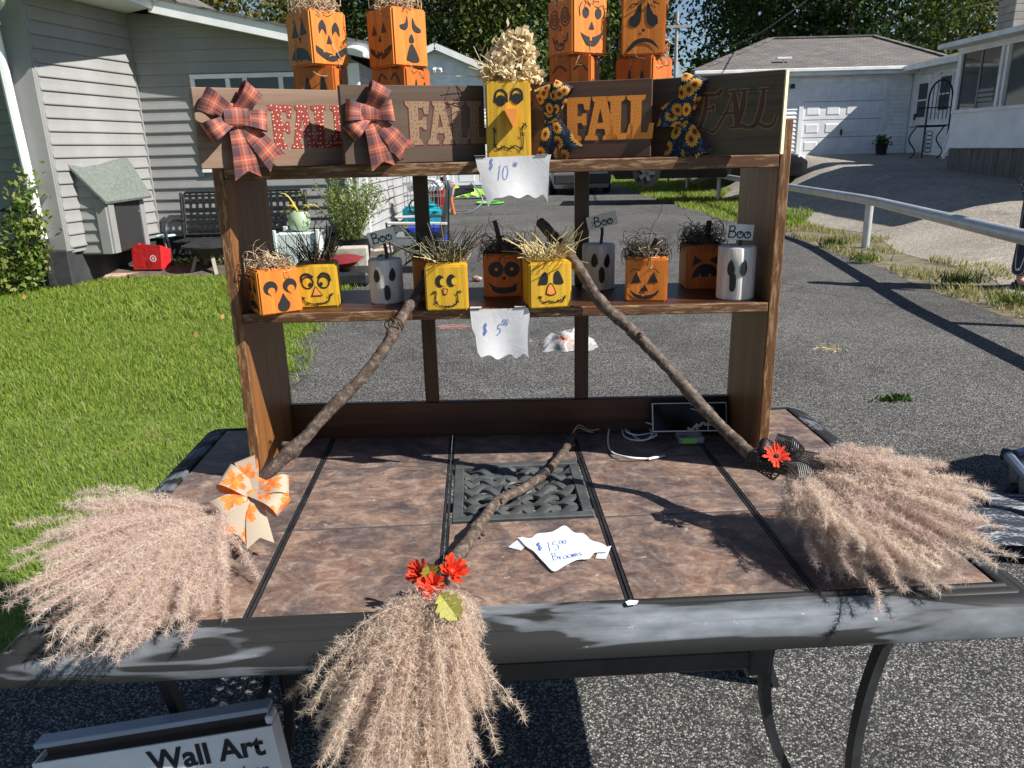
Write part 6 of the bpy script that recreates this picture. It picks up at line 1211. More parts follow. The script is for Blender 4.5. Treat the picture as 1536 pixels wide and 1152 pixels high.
# ghost logs
def boo_strokes(txt):
    G = {'B': [[(0, 0), (.05, 1.0)], [(-.05, .97), (.35, 1.0), (.50, .82), (.38, .60), (.08, .53)], [(.08, .53), (.50, .50), (.62, .26), (.42, .03), (-.05, .02)]],
         'o': [[(.30 + .27 * math.cos(a), .28 + .27 * math.sin(a)) for a in np.linspace(1.2, 7.6, 16)], [(.30, .50), (.34, .36), (.24, .34)]],
         ':': [[(.0, .25), (.05, .25)], [(.0, .55), (.05, .55)], [(.16, .40), (.21, .40)]]}
    out, x = [], 0
    for ch in txt:
        out += [[(x + a, b) for a, b in st] for st in G[ch]]; x += {'B': .72, 'o': .64, ':': .32}[ch]
    return out, x
def ghost(label, cx_, py_, Yc, h, r, eyes, sign_px, sign_w, sign_h, tilt, txt, turn=0.0, lit=None, seed=0):
    p = at(cx_, py_, Yc); t = thing('ghost_log', label, 'ghost log', (p.x, Yc, ZM), R(turn), 'white ghost logs on the middle shelf')
    B = MB(); rg = np.random.default_rng(seed); n = 40; V = []
    pr = [(.93, 0), (1, .003), (1, h * .3), (1, h * .7), (1, h - .003), (.94, h), (.02, h + .0003)]
    for rr_, z in pr:
        for j in range(n):
            a = 2 * math.pi * j / n; q = r * rr_ * (1 + .020 * math.sin(5 * a + seed) + .008 * math.sin(11 * a + seed * 2)) - .0006; V.append((q * math.cos(a), q * math.sin(a), z))
    k = len(pr); B.add(V, [(i * n + j, i * n + (j + 1) % n, (i + 1) * n + (j + 1) % n, (i + 1) * n + j) for i in range(k - 1) for j in range(n)] + [tuple(range(n - 1, -1, -1)), tuple(range((k - 1) * n, k * n))]); B.build('log', M_ghost, t, local=True, smooth=True)
    rad = r * 1.030
    art(t, eyes, 1, h, lambda u, v, o: Vector((math.sin(u / rad) * (rad + o), -math.cos(u / rad) * (rad + o), v)), 'painted_face_round')
    sp = at(sign_px[0], sign_px[1], Yc) - Vector((p.x, Yc, ZM)); sp = Matrix.Rotation(-R(turn), 3, 'Z') @ sp
    st0 = Vector((.006, 0, h - .003)); top = sp + Vector((0, .004, 0)); top2 = top + (top - st0) * .28
    B = MB(); B.tube([st0, (st0 + top) / 2 + Vector((.002, 0, 0)), top, top2], .0038, 7); B.build('stick', M_darkstem, t, local=True, smooth=True)
    Mr = Matrix.Rotation(R(-tilt), 3, 'Y'); B = MB(); B.box(sp, (sign_w, .004, sign_h), Mr); sg = B.build('boo_sign', M_white_paint, t, local=True, bevel=.0008)
    B = MB(); sts, wd = boo_strokes(txt); sc = sign_h * .72
    for st in sts:
        V, F = stroke2d(curve2d([((a - wd / 2) * sc, (b - .5) * sc) for a, b in st], 4), sc * .11); B.add([sp + Mr @ Vector((a, -.0028, b)) for a, b in V], F)
    if txt[0] == ':':
        for a, b in ((.05, .25), (.08, .58), (.22, .42)): B.ngon([sp + Mr @ Vector((a * sc - wd * sc / 2 + x, -.0028, (b - .5) * sc + y)) for x, y in ell(0, 0, .0016, .0016, 10)])
    B.build('lettering', M_ink_k, sg, local=True); return t
def geyes(e1, e2, mo): return [('C', 'k', [(e1[0] + a * .0085, e1[1] + b * .14) for a, b in ((-.9, -.3), (-.7, .5), (0, 1.1), (.7, .4), (.9, -.4), (.2, -1), (-.5, -.9))]), ('C', 'k', [(e2[0] + a * .0085, e2[1] + b * .14) for a, b in ((-.9, -.4), (-.6, .4), (.2, 1.1), (.8, .5), (.9, -.3), (.3, -1), (-.5, -.9))]), ('C', 'k', [(mo[0] + a * .0085, mo[1] + b * .18) for a, b in ((-.7, .5), (0, 1), (.8, .6), (.9, -.4), (.3, -1), (-.5, -.8), (-.6, 0))])]
ghost('white washed ghost log with tilted Boo sign between the left scarecrow blocks', 579, 420, 1.695, .096, .0375, geyes((-.014, .66), (.020, .68), (.006, .28)), (573, 355), .061, .030, 13, 'Boo', seed=1)
ghost('shaded ghost log with a dotted Boo sign behind the crooked right broom stick', 897, 407, 1.800, .104, .0385, geyes((-.013, .68), (.016, .66), (.003, .36)), (903, 331), .070, .030, 12, ':Boo', seed=2)
ghost('bright white ghost log with a Boo sign at the right end of the shelf', 1103, 416, 1.640, .112, .0400, geyes((-.022, .62), (.004, .62), (-.018, .36)), (1110, 348), .057, .033, -4, 'Boo', seed=3)
# ------------------------------------------------------------------ FALL signs with bows
LF = {'F': [(0, 0), (.50, 0), (.48, .09), (.39, .14), (.39, .41), (.50, .41), (.53, .35), (.63, .35), (.63, .63), (.53, .63), (.50, .57), (.39, .57), (.39, .85), (.54, .85), (.58, .71), (.70, .70), (.74, 1), (0, 1), (.02, .91), (.11, .86), (.11, .14), (.02, .09)],
      'A': [(0, 0), (.37, 0), (.35, .09), (.28, .13), (.315, .26), (.34, .40), (.42, .73), (.50, .40), (.341, .399), (.316, .259), (.53, .26), (.56, .13), (.50, .09), (.48, 0), (.88, 0), (.86, .09), (.79, .13), (.60, .88), (.64, 1), (.20, 1), (.22, .91), (.27, .87), (.09, .13), (.02, .09)],
      'L': [(0, 0), (.68, 0), (.72, .36), (.60, .36), (.55, .15), (.39, .15), (.39, .86), (.48, .91), (.50, 1), (0, 1), (.02, .91), (.11, .86), (.11, .14), (.02, .09)]}
def offset_poly(pts, d):
    n = len(pts); out = []
    for i in range(n):
        (x0, y0), (x1, y1), (x2, y2) = pts[i - 1], pts[i], pts[(i + 1) % n]
        a = Vector((x1 - x0, y1 - y0)); b = Vector((x2 - x1, y2 - y1))
        if a.length < 1e-6 or b.length < 1e-6: out.append((x1, y1)); continue
        n1 = Vector((a.y, -a.x)).normalized(); n2 = Vector((b.y, -b.x)).normalized(); m_ = n1 + n2
        m_ = m_.normalized() if m_.length > .2 else n1
        k = d / max(.45, m_.dot(n1)); out.append((x1 + m_.x * k, y1 + m_.y * k))
    return out
def ribbon(B, pts, wdir, w, taper=None):
    """a strip along pts, width along wdir, uv in ribbon widths"""
    u = 0.0; V = []; UV = []
    for i, p in enumerate(pts):
        if i: u += (p - pts[i - 1]).length / w
        wd = wdir[i] if isinstance(wdir, list) else wdir; ww = w * (taper(i / (len(pts) - 1)) if taper else 1)
        V += [p - wd * ww / 2, p + wd * ww / 2]; UV += [(u + .37 * len(B.v), 0.0), (u + .37 * len(B.v), 1.0)]
    B.add(V, [(2 * i, 2 * i + 2, 2 * i + 3, 2 * i + 1) for i in range(len(pts) - 1)], UV)
def bow(parent, c, ex, ey, nrm, loops, tails, m, knot=(.018, .030), name='bow'):
    c = Vector(c); B = MB()
    # knot: a small band curling over the middle
    kr, kw = knot; pts = [c + ey * (kr * math.cos(a)) + nrm * (kr * .8 * math.sin(a) + .006) for a in np.linspace(-.5, math.pi + .5, 12)]; ribbon(B, pts, ex, kw)
    o = B.build(name, m, parent, local=True, smooth=True)
    for ang, L, w, bulge in loops:
        d = ex * math.cos(R(ang)) + ey * math.sin(R(ang)); wd = nrm.cross(d).normalized(); B = MB(); pts, wds = [], []
        for i in range(17):
            t = i / 16; x = L * (math.sin(math.pi * t) ** .75); z = bulge * math.sin(2 * math.pi * t) * (1 if t < .5 else .7)
            pts.append(c + d * x + nrm * (z + bulge * .55 + .002)); wds.append((wd + nrm * .25 * math.sin(ang)).normalized())
        ribbon(B, pts, wds, w, lambda t: .62 + .42 * math.sin(math.pi * t)); B.build('ribbon_loop', m, o, local=True, smooth=True)
    for ang, L, w, curl in tails:
        d = ex * math.cos(R(ang)) + ey * math.sin(R(ang)); wd = nrm.cross(d).normalized(); B = MB(); n = 9; V = []; UV = []
        for i in range(n):
            t = i / (n - 1); q = c + d * L * t + nrm * (.004 + curl * math.sin(t * 4.2) * .5 + curl * t); ww = w * (.55 + .5 * t)
            notch = .34 * w if i == n - 1 else 0
            for f in (-.5, 0, .5): V.append(q + wd * ww * f - (d * notch if f == 0 else Vector()) + nrm * (.004 if f == 0 else 0)); UV.append((L * t / w + .3 * ang, f + .5))
        B.add(V, [(3 * i + j, 3 * i + 3 + j, 3 * i + 4 + j, 3 * i + 1 + j) for i in range(n - 1) for j in range(2)], UV); B.build('ribbon_tail', m, o, local=True, smooth=True)
    return o
GS = 'FALL signs leaning along the top shelf'
def sign(label, pl, Yl, pr_, Yr, h, m, letters, lm, line, bowc, loops, tails, bm_, lh=.56, lv=.24, th=.018, script=False, end=None, knot=(.017, .034)):
    a = at(pl[0], pl[1], Yl); b = at(pr_[0], pr_[1], Yr); a.z = b.z = ZT; d = b - a; L = d.length; rz = math.atan2(d.y, d.x)
    t = thing('fall_sign', label, 'sign', a, rz, GS)
    B = MB(); B.box((L / 2, th / 2, h / 2 + .0005), (L, th, h)); B.build('board', m, t, local=True, bevel=.0015)
    if end: B = MB(); B.box((L + .0008, th / 2, h / 2), (.0024, th - .001, h - .002)); B.build('end_face', end, t, local=True)
    for ch, u, wsc in letters:
        if not script:
            P = [(u * L + x * wsc * lh * h, lv * h + y * lh * h) for x, y in LF[ch]]
            if line: B = MB(); B.ngon([(x, -.0006, y) for x, y in offset_poly(P, .0018)]); B.build('letter_outline', line, t, local=True)
            B = MB(); B.ngon([(x, -.0010, y) for x, y in P]); B.build('letter', lm, t, local=True)
        else:
            for w_, mm, of in ((.0050, line, .0006), (0, lm, .0010)):
                B = MB()
                for st, ww in SCRIPT[ch]:
                    c = curve2d([(u * L + x * wsc * lh * h, lv * h + y * lh * h) for x, y in st], 7); of += .00006
                    V, F = stroke2d(c, lambda s, ww=ww, w_=w_: (ww * lh * h) * (.55 + .45 * math.sin(math.pi * min(1, max(0, s)))) + w_); B.add([(x, -of, y) for x, y in V], F)
                B.build('letter_outline' if w_ else 'letter', mm, t, local=True)
    if bowc:
        q = at(bowc[0], bowc[1], (Yl + Yr) / 2 - .03); q = Matrix.Rotation(-rz, 3, 'Z') @ (q - a); q.y = -.006
        bow(t, q, Vector((1, 0, 0)), Vector((0, 0, 1)), Vector((0, -1, 0)), loops, tails, bm_, knot)
    return t
SCRIPT = {'F': [([(.32, .95), (.30, .6), (.22, .25), (.12, .0)], .13), ([(-.22, .55), (-.16, .85), (.20, .93), (.60, .92), (.80, 1.05), (.72, .88)], .09), ([(.22, .52), (.45, .54), (.56, .60), (.54, .42)], .07), ([(.0, -.02), (.14, .02), (.30, -.02)], .06)],
          'A': [([(.55, 1.0), (.36, .5), (.10, .05), (-.06, -.12), (-.20, -.05)], .08), ([(.52, .98), (.62, .5), (.66, .02)], .15), ([(.20, .38), (.62, .40)], .07), ([(.34, .98), (.60, 1.0)], .06), ([(.46, .0), (.84, .0)], .06)],
          'L': [([(.30, .98), (.26, .5), (.14, .05)], .15), ([(.12, .99), (.46, 1.0)], .06), ([(.0, -.04), (.20, .06), (.46, -.02), (.66, .04), (.76, .30)], .09)]}
M_l1 = letter_mat('dark_red_letter_dots', (.235, .022, .018), (.85, .62, .32), 120, .15); M_l2 = letter_mat('tan_letter_dots', (.25, .155, .085), (.09, .025, .018), 125, .16); M_l3 = letter_mat('orange_letter_dots', (.80, .27, .035), (.10, .03, .015), 140, .105)
M_l4 = mat('maroon_script_letter', (.075, .010, .010), 30, rough=.5); M_gold = mat('gold_letter_outline', (.22, .14, .04), 30, rough=.5); M_dkred = mat('dark_red_outline', (.14, .022, .018), 30, rough=.5)
SG1 = sign('light brown FALL sign with dark red dotted letters and a plaid bow, leftmost', (303, 258), 1.47, (518, 239), 1.630, .142, M_signwood, [('F', .475, .80), ('A', .615, .80), ('L', .775, .80), ('L', .915, .80)], M_l1, None, (345, 176),
     [(150, .064, .040, .020), (208, .062, .036, .018), (52, .064, .040, .020), (-8, .058, .040, .018)], [(-84, .112, .048, .012), (-50, .112, .044, .016)], M_plaid, knot=(.024, .046))
SG2 = sign('dark brown FALL sign with tan dotted letters and a plaid bow', (518, 248), 1.550, (729, 238), 1.660, .146, M_signwood_b, [('F', .43, .82), ('A', .575, .82), ('L', .735, .82), ('L', .865, .82)], M_l2, M_dkred, (549, 171),
     [(172, .044, .040, .018), (222, .056, .034, .018), (62, .058, .038, .020), (6, .048, .040, .018)], [(-78, .105, .046, .012), (-46, .105, .042, .016)], M_plaid, knot=(.020, .038))
SG3 = sign('red brown FALL sign with orange dotted letters and a sunflower bow', (793, 237), 1.660, (976, 231), 1.605, .148, M_signwood_c, [('F', .29, .92), ('A', .465, .92), ('L', .64, .92), ('L', .80, .92)], M_l3, None, (823, 176),
     [(66, .070, .036, .018), (105, .062, .036, .018)], [(-97, .088, .044, .012), (-56, .088, .044, .014)], M_sunflower, knot=(.012, .026))
SG4 = sign('dark shaded FALL sign with maroon script letters and a sunflower bow, rightmost', (966, 231), 1.668, (1169, 231), 1.510, .150, M_signwood_d, [('F', .40, .92), ('A', .54, .98), ('L', .67, .92), ('L', .80, .92)], M_l4, M_gold, (1008, 180),
     [(72, .085, .044, .020), (165, .045, .045, .02), (120, .045, .045, .018)], [(-102, .085, .050, .010), (-60, .088, .052, .014)], M_sunflower, lh=.44, lv=.35, script=True, end=M_endgrain, knot=(.012, .026), th=.019)

# ------------------------------------------------------------------ price notes
GL = {'$': [[(.34, .80), (.22, .90), (.08, .80), (.12, .62), (.30, .48), (.34, .30), (.20, .14), (.04, .24)], [(.16, 1.02), (.14, .0)], [(.25, 1.04), (.22, .0)]], '1': [[(.12, 1), (.10, .5), (.06, 0)]], '0': [[(.20 + .17 * math.cos(a), .45 + .45 * math.sin(a)) for a in np.linspace(1.6, 7.9, 16)]],
      '5': [[(.40, 1.0), (.14, .96)], [(.14, .96), (.10, .60), (.28, .62), (.36, .38), (.24, .06), (.04, .02)]], 'B': [[(.08, 0), (.14, 1.0)], [(.06, .92), (.34, .98), (.34, .70), (.12, .54)], [(.12, .54), (.42, .48), (.36, .10), (.02, .06)]], 'r': [[(.04, .45), (.08, 0), (.12, .34), (.26, .44)]],
      'o': [[(.16 + .14 * math.cos(a), .22 + .21 * math.sin(a)) for a in np.linspace(1.2, 7.6, 12)]], 'm': [[(.03, .42), (.05, 0), (.10, .34), (.18, .40), (.20, .02), (.24, .34), (.33, .40), (.37, .0)]], 'n': [[(.03, .42), (.05, 0), (.10, .34), (.20, .40), (.24, .0)]], 's': [[(.24, .36), (.10, .40), (.08, .26), (.22, .18), (.20, .04), (.04, .04)]], 'e': [[(.04, .22), (.26, .24), (.22, .40), (.08, .36), (.05, .10), (.24, .04)]], '.': [[(.05, 0), (.09, .02)]]}
GWID = {'$': .48, '1': .26, '0': .46, '5': .5, 'B': .5, 'r': .3, 'o': .34, 'm': .44, 'n': .30, 's': .3, 'e': .32, '.': .16}
def write(B, txt, x, y, sc, f, w, slant=0.0, ang=0.0):
    ca, sa = math.cos(R(ang)), math.sin(R(ang)); cx_ = 0
    for ch in txt:
        for st in GL[ch]:
            P = [((cx_ + a + slant * b) * sc, b * sc) for a, b in st]; P = [(x + p * ca - q * sa, y + p * sa + q * ca) for p, q in curve2d(P, 4)]; V, F = stroke2d(P, w); B.add([f(a, b) for a, b in V], F)
        cx_ += GWID[ch]
def note(label, origin, ex, ey, nrm, outline, text, bend, group='handwritten price notes'):
    t = thing('price_note', label, 'price note', origin, group=group); ex, ey, nrm = Vector(ex), Vector(ey), Vector(nrm)
    f = lambda o: (lambda x, y: ex * x + ey * y + nrm * (bend(x, y) + o)); B = MB(); top = [p for p in outline]; f0, f1 = f(0), f(.0004)
    # grid clipped to the wavy outline: columns between upper and lower edges
    n = 40; xs = [min(p[0] for p in outline) + (max(p[0] for p in outline) - min(p[0] for p in outline)) * i / n for i in range(n + 1)]
    def edge(x):
        ys = []
        for i in range(len(outline)):
            (x0, y0), (x1, y1) = outline[i], outline[(i + 1) % len(outline)]
            if (x0 - x) * (x1 - x) <= 0 and abs(x1 - x0) > 1e-9: ys.append(y0 + (y1 - y0) * (x - x0) / (x1 - x0))
        return (min(ys), max(ys)) if ys else (0, 0)
    V = []; m_ = 8
    for i, x in enumerate(xs):
        lo, hi = edge(min(max(x, xs[0] + 1e-5), xs[-1] - 1e-5))
        V += [f0(x, lo + (hi - lo) * j / m_) for j in range(m_ + 1)]
    B.add(V, [(i * (m_ + 1) + j, (i + 1) * (m_ + 1) + j, (i + 1) * (m_ + 1) + j + 1, i * (m_ + 1) + j + 1) for i in range(n) for j in range(m_)]); B.build('paper', M_paper_t, t, local=True, smooth=True)
    B = MB(); text(B, f(.0008)); B.build('handwriting', M_ink, t, local=True); return t
tp_ = NT('thin_white_paper'); tp_.base((.80, .80, .83)); tp_.rough(.8); tp_.bump(tp_.noise(tp_.coord('Object'), 22, 4, .6, 1.5), .14, .006); tp_.translucent((.8, .8, .83), .12); M_paper_t = tp_.m
c = at(713, 237, 1.576); sc = .00128
def wavy(pts): return curve2d(pts, 4)
out10 = [(0, 0), (117 * sc, .003)] + wavy([(117 * sc, .003), (113 * sc, -14 * sc), (110 * sc, -28 * sc), (113 * sc, -45 * sc), (112 * sc, -72 * sc)]) + wavy([(112 * sc, -72 * sc), (104 * sc, -58 * sc), (92 * sc, -63 * sc), (80 * sc, -57 * sc), (66 * sc, -62 * sc), (52 * sc, -57 * sc), (40 * sc, -60 * sc), (26 * sc, -62 * sc), (16 * sc, -77 * sc)]) + wavy([(16 * sc, -77 * sc), (14 * sc, -58 * sc), (8 * sc, -44 * sc), (8 * sc, -28 * sc), (2 * sc, -14 * sc), (0, 0)])
note('white ten dollar price note hanging from the top shelf edge', c, (1, 0, 0), (0, -.05, 1), (0, -1, 0), out10, lambda B, f: (write(B, '$', 20 * sc, -18 * sc, .021, f, .0012, .1), write(B, '1', 33 * sc, -34 * sc, .029, f, .0012, .08), write(B, '0', 40 * sc, -33 * sc, .029, f, .0012, .12), write(B, '00', 58 * sc, -14 * sc, .0085, f, .0010, .1)), lambda x, y: .010 * (-y / .09) ** 2 * (1 - 2 * abs(x / .15 - .5)) + .006 * math.sin(x * 40) * (-y / .09))
c = at(705, 465, 1.574); sc = .00138
out5 = [(0, 0), (89 * sc, .0015)] + wavy([(89 * sc, .0015), (90 * sc, -10 * sc), (87 * sc, -24 * sc), (90 * sc, -40 * sc), (85 * sc, -52 * sc), (88 * sc, -78 * sc)]) + wavy([(88 * sc, -78 * sc), (80 * sc, -70 * sc), (68 * sc, -78 * sc), (58 * sc, -71 * sc), (40 * sc, -79 * sc), (28 * sc, -71 * sc), (14 * sc, -74 * sc)]) + wavy([(14 * sc, -74 * sc), (7 * sc, -60 * sc), (8 * sc, -44 * sc), (2 * sc, -28 * sc), (3 * sc, -12 * sc), (0, 0)])
note('white five dollar price note hanging from the middle shelf edge', c, (1, 0, 0), (0, -.06, 1), (0, -1, 0), out5, lambda B, f: (write(B, '$', 17 * sc, -40 * sc, .026, f, .0013, .1), write(B, '5', 38 * sc, -40 * sc, .023, f, .0013, .15), write(B, '.', 47 * sc, -34 * sc, .02, f, .0014), write(B, '00', 48 * sc, -25 * sc, .014, f, .0012, .1)), lambda x, y: .004 * math.sin(x * 55 + .6) * (-y / .1) + .006 * (-y / .1) ** 2)
for nt_, xs_ in ((bpy.data.objects['price_note'], (.010, .132)), (bpy.data.objects['price_note.001'], (.012, .105))):
    for x_ in xs_:
        B = MB(); B.box((x_, .0055, .004), (.024, .016, .0005)); B.build('tape', M_tape, nt_, local=True)
nc = onz(845, 823, TZ + .0025); e1 = (onz(900, 815, TZ) - onz(790, 822, TZ)).normalized(); e2 = Vector((-e1.y, e1.x, 0)); 
def on15(px, py): q = onz(px, py, TZ + .0025) - nc; return (q.dot(e1), q.dot(e2))
o15 = [on15(*p) for p in ((777, 808), (797, 809), (806, 802), (828, 799), (847, 789), (860, 800), (876, 802), (886, 812), (905, 818), (914, 829), (892, 831), (884, 840), (866, 841), (848, 849), (831, 859), (818, 847), (809, 838), (800, 828), (790, 822))]
o15 = curve2d(o15 + [o15[0]], 3)[:-1]
n15 = note('white fifteen dollar brooms note taped flat on the table tiles', nc, e1, e2, (0, 0, 1), o15, lambda B, f: (write(B, '$', *on15(806, 829), .030, f, .0014, .1, 8), write(B, '15', *on15(823, 829), .034, f, .0014, .12, 8), write(B, '00', *on15(840, 818), .016, f, .0012, .1, 10), write(B, 'Brooms', *on15(829, 843), .026, f, .0013, .15, 12)), lambda x, y: .0012 + .004 * abs(math.sin(x * 22)) * .4)
for a in (((762, 821), (781, 826), (800, 810), (783, 805)), ((893, 838), (909, 839), (917, 819), (899, 822))):
    B = MB(); P = [onz(x, y, TZ + .0012) for x, y in a]; B.add(P + [p + Vector((0, 0, .0006)) for p in P], [(0, 1, 2, 3), (7, 6, 5, 4), (0, 4, 5, 1), (1, 5, 6, 2), (2, 6, 7, 3), (3, 7, 4, 0)]); B.build('tape', M_tape, n15)
B = MB(); P = [onz(*p, TZ + .0045) for p in ((938, 903), (944, 900), (958, 901), (955, 906), (949, 907), (942, 908))]; B.ngon([P[i] for i in (0, 5, 4, 3, 2, 1)]); tag(B.build('paper_scrap', M_paper), 'torn scrap of white paper stuck on the front table frame', 'paper')

# ------------------------------------------------------------------ brooms
def plumes(t, N, tips, mid_up, nstr, m, seed, zvar, nsp=105, hair=.0120, w=.00064, zmin=None, lens=(.55, 1.0), jit=.022, flare=1.0, zedge=None):
    rg = np.random.default_rng(seed); N = np.array(N); T = np.array([list(p) for p in tips]); seg = np.r_[0, np.cumsum(np.linalg.norm(np.diff(T, axis=0), axis=1))]; seg /= seg[-1]; HP, HD, HL, HT = [], [], [], []; SV, SF, so = [], [], 0
    for k in range(nstr):
        q = rg.random(); tip = np.array([np.interp(q, seg, T[:, i]) for i in range(3)]); f = lens[0] + (lens[1] - lens[0]) * rg.random() ** .5
        tip = N + (tip - N) * f + rg.normal(size=3) * jit * np.array([1, 1, .5]); up = rg.random(); tip[2] += zvar * (up - .25) * (.4 + .6 * f)
        mid = N + (tip - N) * .5 + np.array([0, 0, mid_up + zvar * .5 * up]) + rg.normal(size=3) * .010
        s = np.linspace(0, 1, 16)[:, None]; C_ = (1 - s) ** 2 * N + 2 * s * (1 - s) * mid + s * s * tip
        C_ += np.cumsum(rg.normal(size=C_.shape) * .0027, 0) * s
        if zmin is not None: C_[:, 2] = np.maximum(C_[:, 2], zmin(C_[:, 0], C_[:, 1]))
        L = np.linalg.norm(tip - N); m_ = int(nsp * (.5 + L / .45)); u = rg.random(m_) ** .75 * .94 + .06; x = u * 15; i0 = np.minimum(x.astype(int), 14); fr_ = (x - i0)[:, None]
        P = C_[i0] * (1 - fr_) + C_[i0 + 1] * fr_; tg = unit(C_[i0 + 1] - C_[i0]); rad = .0150 * np.sin(np.pi * np.minimum(1, u * .80 + .14))[:, None] * flare
        P = P + unit(rg.normal(size=P.shape)) * rad * rg.random((m_, 1))
        for j in range(4):
            HP.append(P); HT.append(np.full(m_, np.clip(.5 + .24 * rg.normal(), 0, 1) if j == 0 else HT[-1][0])); HD.append(tg * .46 + unit(rg.normal(size=P.shape)) * .95); HL.append(hair * (.5 + .8 * rg.random(m_)) * (.6 + .55 * u))
        sd = unit(np.cross(unit(tip - N), rg.normal(size=3))) * .0007; SV += [np.concatenate([C_ - sd, C_ + sd])]; SF += [[so + a, so + a + 1, so + 16 + a + 1, so + 16 + a] for a in range(15)]; so += 32
    V, F = hairs(np.concatenate(HP), np.concatenate(HD), np.concatenate(HL), w, rg)
    bo = tag(mesh_np('bristle_plumes', V, F, m, t), kind='stuff'); ta = bo.data.attributes.new('tone', 'FLOAT', 'POINT'); ta.data.foreach_set('value', np.repeat(np.concatenate(HT), 3).astype(np.float32)); tag(mesh_np('bristle_stalks', np.concatenate(SV), np.array(SF), m, t), kind='stuff')
def stick(t, pts, r0, r1, m=None, seed=0, knots=()):
    B = MB(); P = smooth_path(pts, 10); n = len(P); rg = np.random.default_rng(seed); rs = []
    for i in range(n):
        f = i / (n - 1); r = r0 + (r1 - r0) * f; r *= 1 + .035 * math.sin(i * .37 + seed) + .022 * rg.normal()
        for kf, ka in knots: r *= 1 + ka * math.exp(-((f - kf) / .018) ** 2)
        rs.append(r); P[i] = P[i] + Vector(tuple(rg.normal(size=3) * .0006))
    for kf, ka in knots:
        if ka < .15: continue
        i = int(kf * (n - 1)); d = (P[min(i + 1, n - 1)] - P[i - 1]).normalized(); sd = (d.orthogonal().normalized() * math.cos(kf * 31) + d.cross(d.orthogonal().normalized()) * math.sin(kf * 31) + d * .5).normalized()
        B.tube([P[i], P[i] + sd * rs[i] * 1.25, P[i] + sd * rs[i] * 1.7], [rs[i] * .55, rs[i] * .42, rs[i] * .30], 7)
    B.tube(P, rs, 12); return B.build('stick', m or M_bark, t, smooth=True)
def tabz(x, y):   # height plumes rest on: table top inside, free outside
    dx, dy = x - .010, y - 1.517; ca, sa = math.cos(R(2.3)), math.sin(R(2.3)); lx, ly = dx * ca + dy * sa, -dx * sa + dy * ca
    return np.where((np.abs(lx) < HX + .075) & (np.abs(ly) < HY + .075), TZ + .008, -9.0)
# left broom
N1 = onz(338, 778, TZ + .045)
BR1 = thing('broom', 'broom with pink plumes and a maple leaf ribbon bow on the left of the table', 'broom', N1, group='plume brooms for sale')
b1 = [at(641, 418, 1.665), at(625, 445, 1.61), at(600, 480, 1.562), at(577, 522, 1.525), at(540, 570, 1.492), at(497, 612, 1.465), at(452, 662, 1.432), at(405, 706, 1.40), at(360, 755, 1.365), N1 + Vector((-.012, -.012, 0))]
stick(BR1, b1, .0108, .0138, seed=3, knots=((.28, .22), (.70, .30), (.52, .12)))
B = MB(); B.tube([b1[0] + Vector((.004, .004, .004)), b1[0].lerp(b1[1], .55), b1[1]], [.0098, .0122, .0118], 12); B.build('dark_bark_tip', M_darkstem, BR1, smooth=True)
B = MB(); w0 = at(592, 488, 1.552); dv = (b1[3] - b1[1]).normalized(); s1 = dv.orthogonal().normalized(); s2 = dv.cross(s1)
B.tube([w0 + (s1 * math.cos(a) + s2 * math.sin(a)) * (.0165 + .003 * math.sin(a * 1.7)) + dv * .010 * math.sin(a * .8) for a in np.linspace(0, 15, 60)], .0014, 5); B.build('wire_wrap', M_wire, BR1, smooth=True)
tips1 = [onz(*p, z) for p, z in (((128, 778), .78), ((62, 836), .775), ((36, 900), .76), ((88, 970), .745), ((190, 992), .735), ((268, 935), .735), ((322, 868), .735))]
plumes(BR1, N1, tips1, .020, 300, M_plume, 5, .055, zmin=tabz, lens=(.55, 1.0), nsp=215)
exb = (onz(420, 745, TZ) - onz(345, 750, TZ)).normalized(); nb = Vector((.10, -.62, .78)).normalized(); exb = (exb - nb * exb.dot(nb)).normalized(); eyb = nb.cross(exb)
bc = at(381, 742, 1.325) - N1
bow(BR1, bc, exb, eyb, nb, [(105, .068, .042, .022), (150, .064, .046, .022), (5, .066, .046, .020), (-32, .070, .040, .022), (60, .03, .04, .014)], [(-108, .100, .056, .010), (-78, .112, .046, .014), (-150, .075, .05, .010)], M_leafribbon, knot=(.013, .034))
# right broom
N3 = onz(1190, 707, TZ + .115)
BR3 = thing('broom', 'broom with bulky rosy plumes, black lace bow and red daisy', 'broom', N3, group='plume brooms for sale')
b3 = [at(812, 335, 1.70), at(845, 372, 1.645), at(872, 408, 1.595), at(900, 452, 1.556), at(935, 484, 1.535), at(968, 516, 1.512), at(1010, 560, 1.482), at(1055, 612, 1.446), at(1095, 652, 1.415), onz(1140, 692, TZ + .125), N3 + Vector((.012, -.012, 0))]
stick(BR3, b3, .0112, .0122, seed=8, knots=((.30, .16), (.38, .22), (.46, .20), (.66, .12)))
B = MB(); B.tube([b3[0] + Vector((-.003, .003, .003)), b3[0].lerp(b3[1], .5), b3[1]], [.0108, .0125, .0120], 12); B.build('dark_bark_tip', M_darkstem, BR3, smooth=True)
tips3 = [onz(*p, z) for p, z in (((1318, 716), .85), ((1410, 722), .84), ((1478, 772), .83), ((1500, 825), .80), ((1455, 868), .765), ((1345, 898), .745), ((1255, 860), .745), ((1205, 780), .76))]
plumes(BR3, N3, tips3, -.004, 360, M_plume, 9, .062, zmin=tabz, lens=(.50, 1.0), nsp=205, jit=.018)
lc3 = onz(1156, 690, TZ + .140)
axd = (N3 - b3[8]).normalized(); B = MB(); o1 = axd.orthogonal().normalized(); o2 = axd.cross(o1)
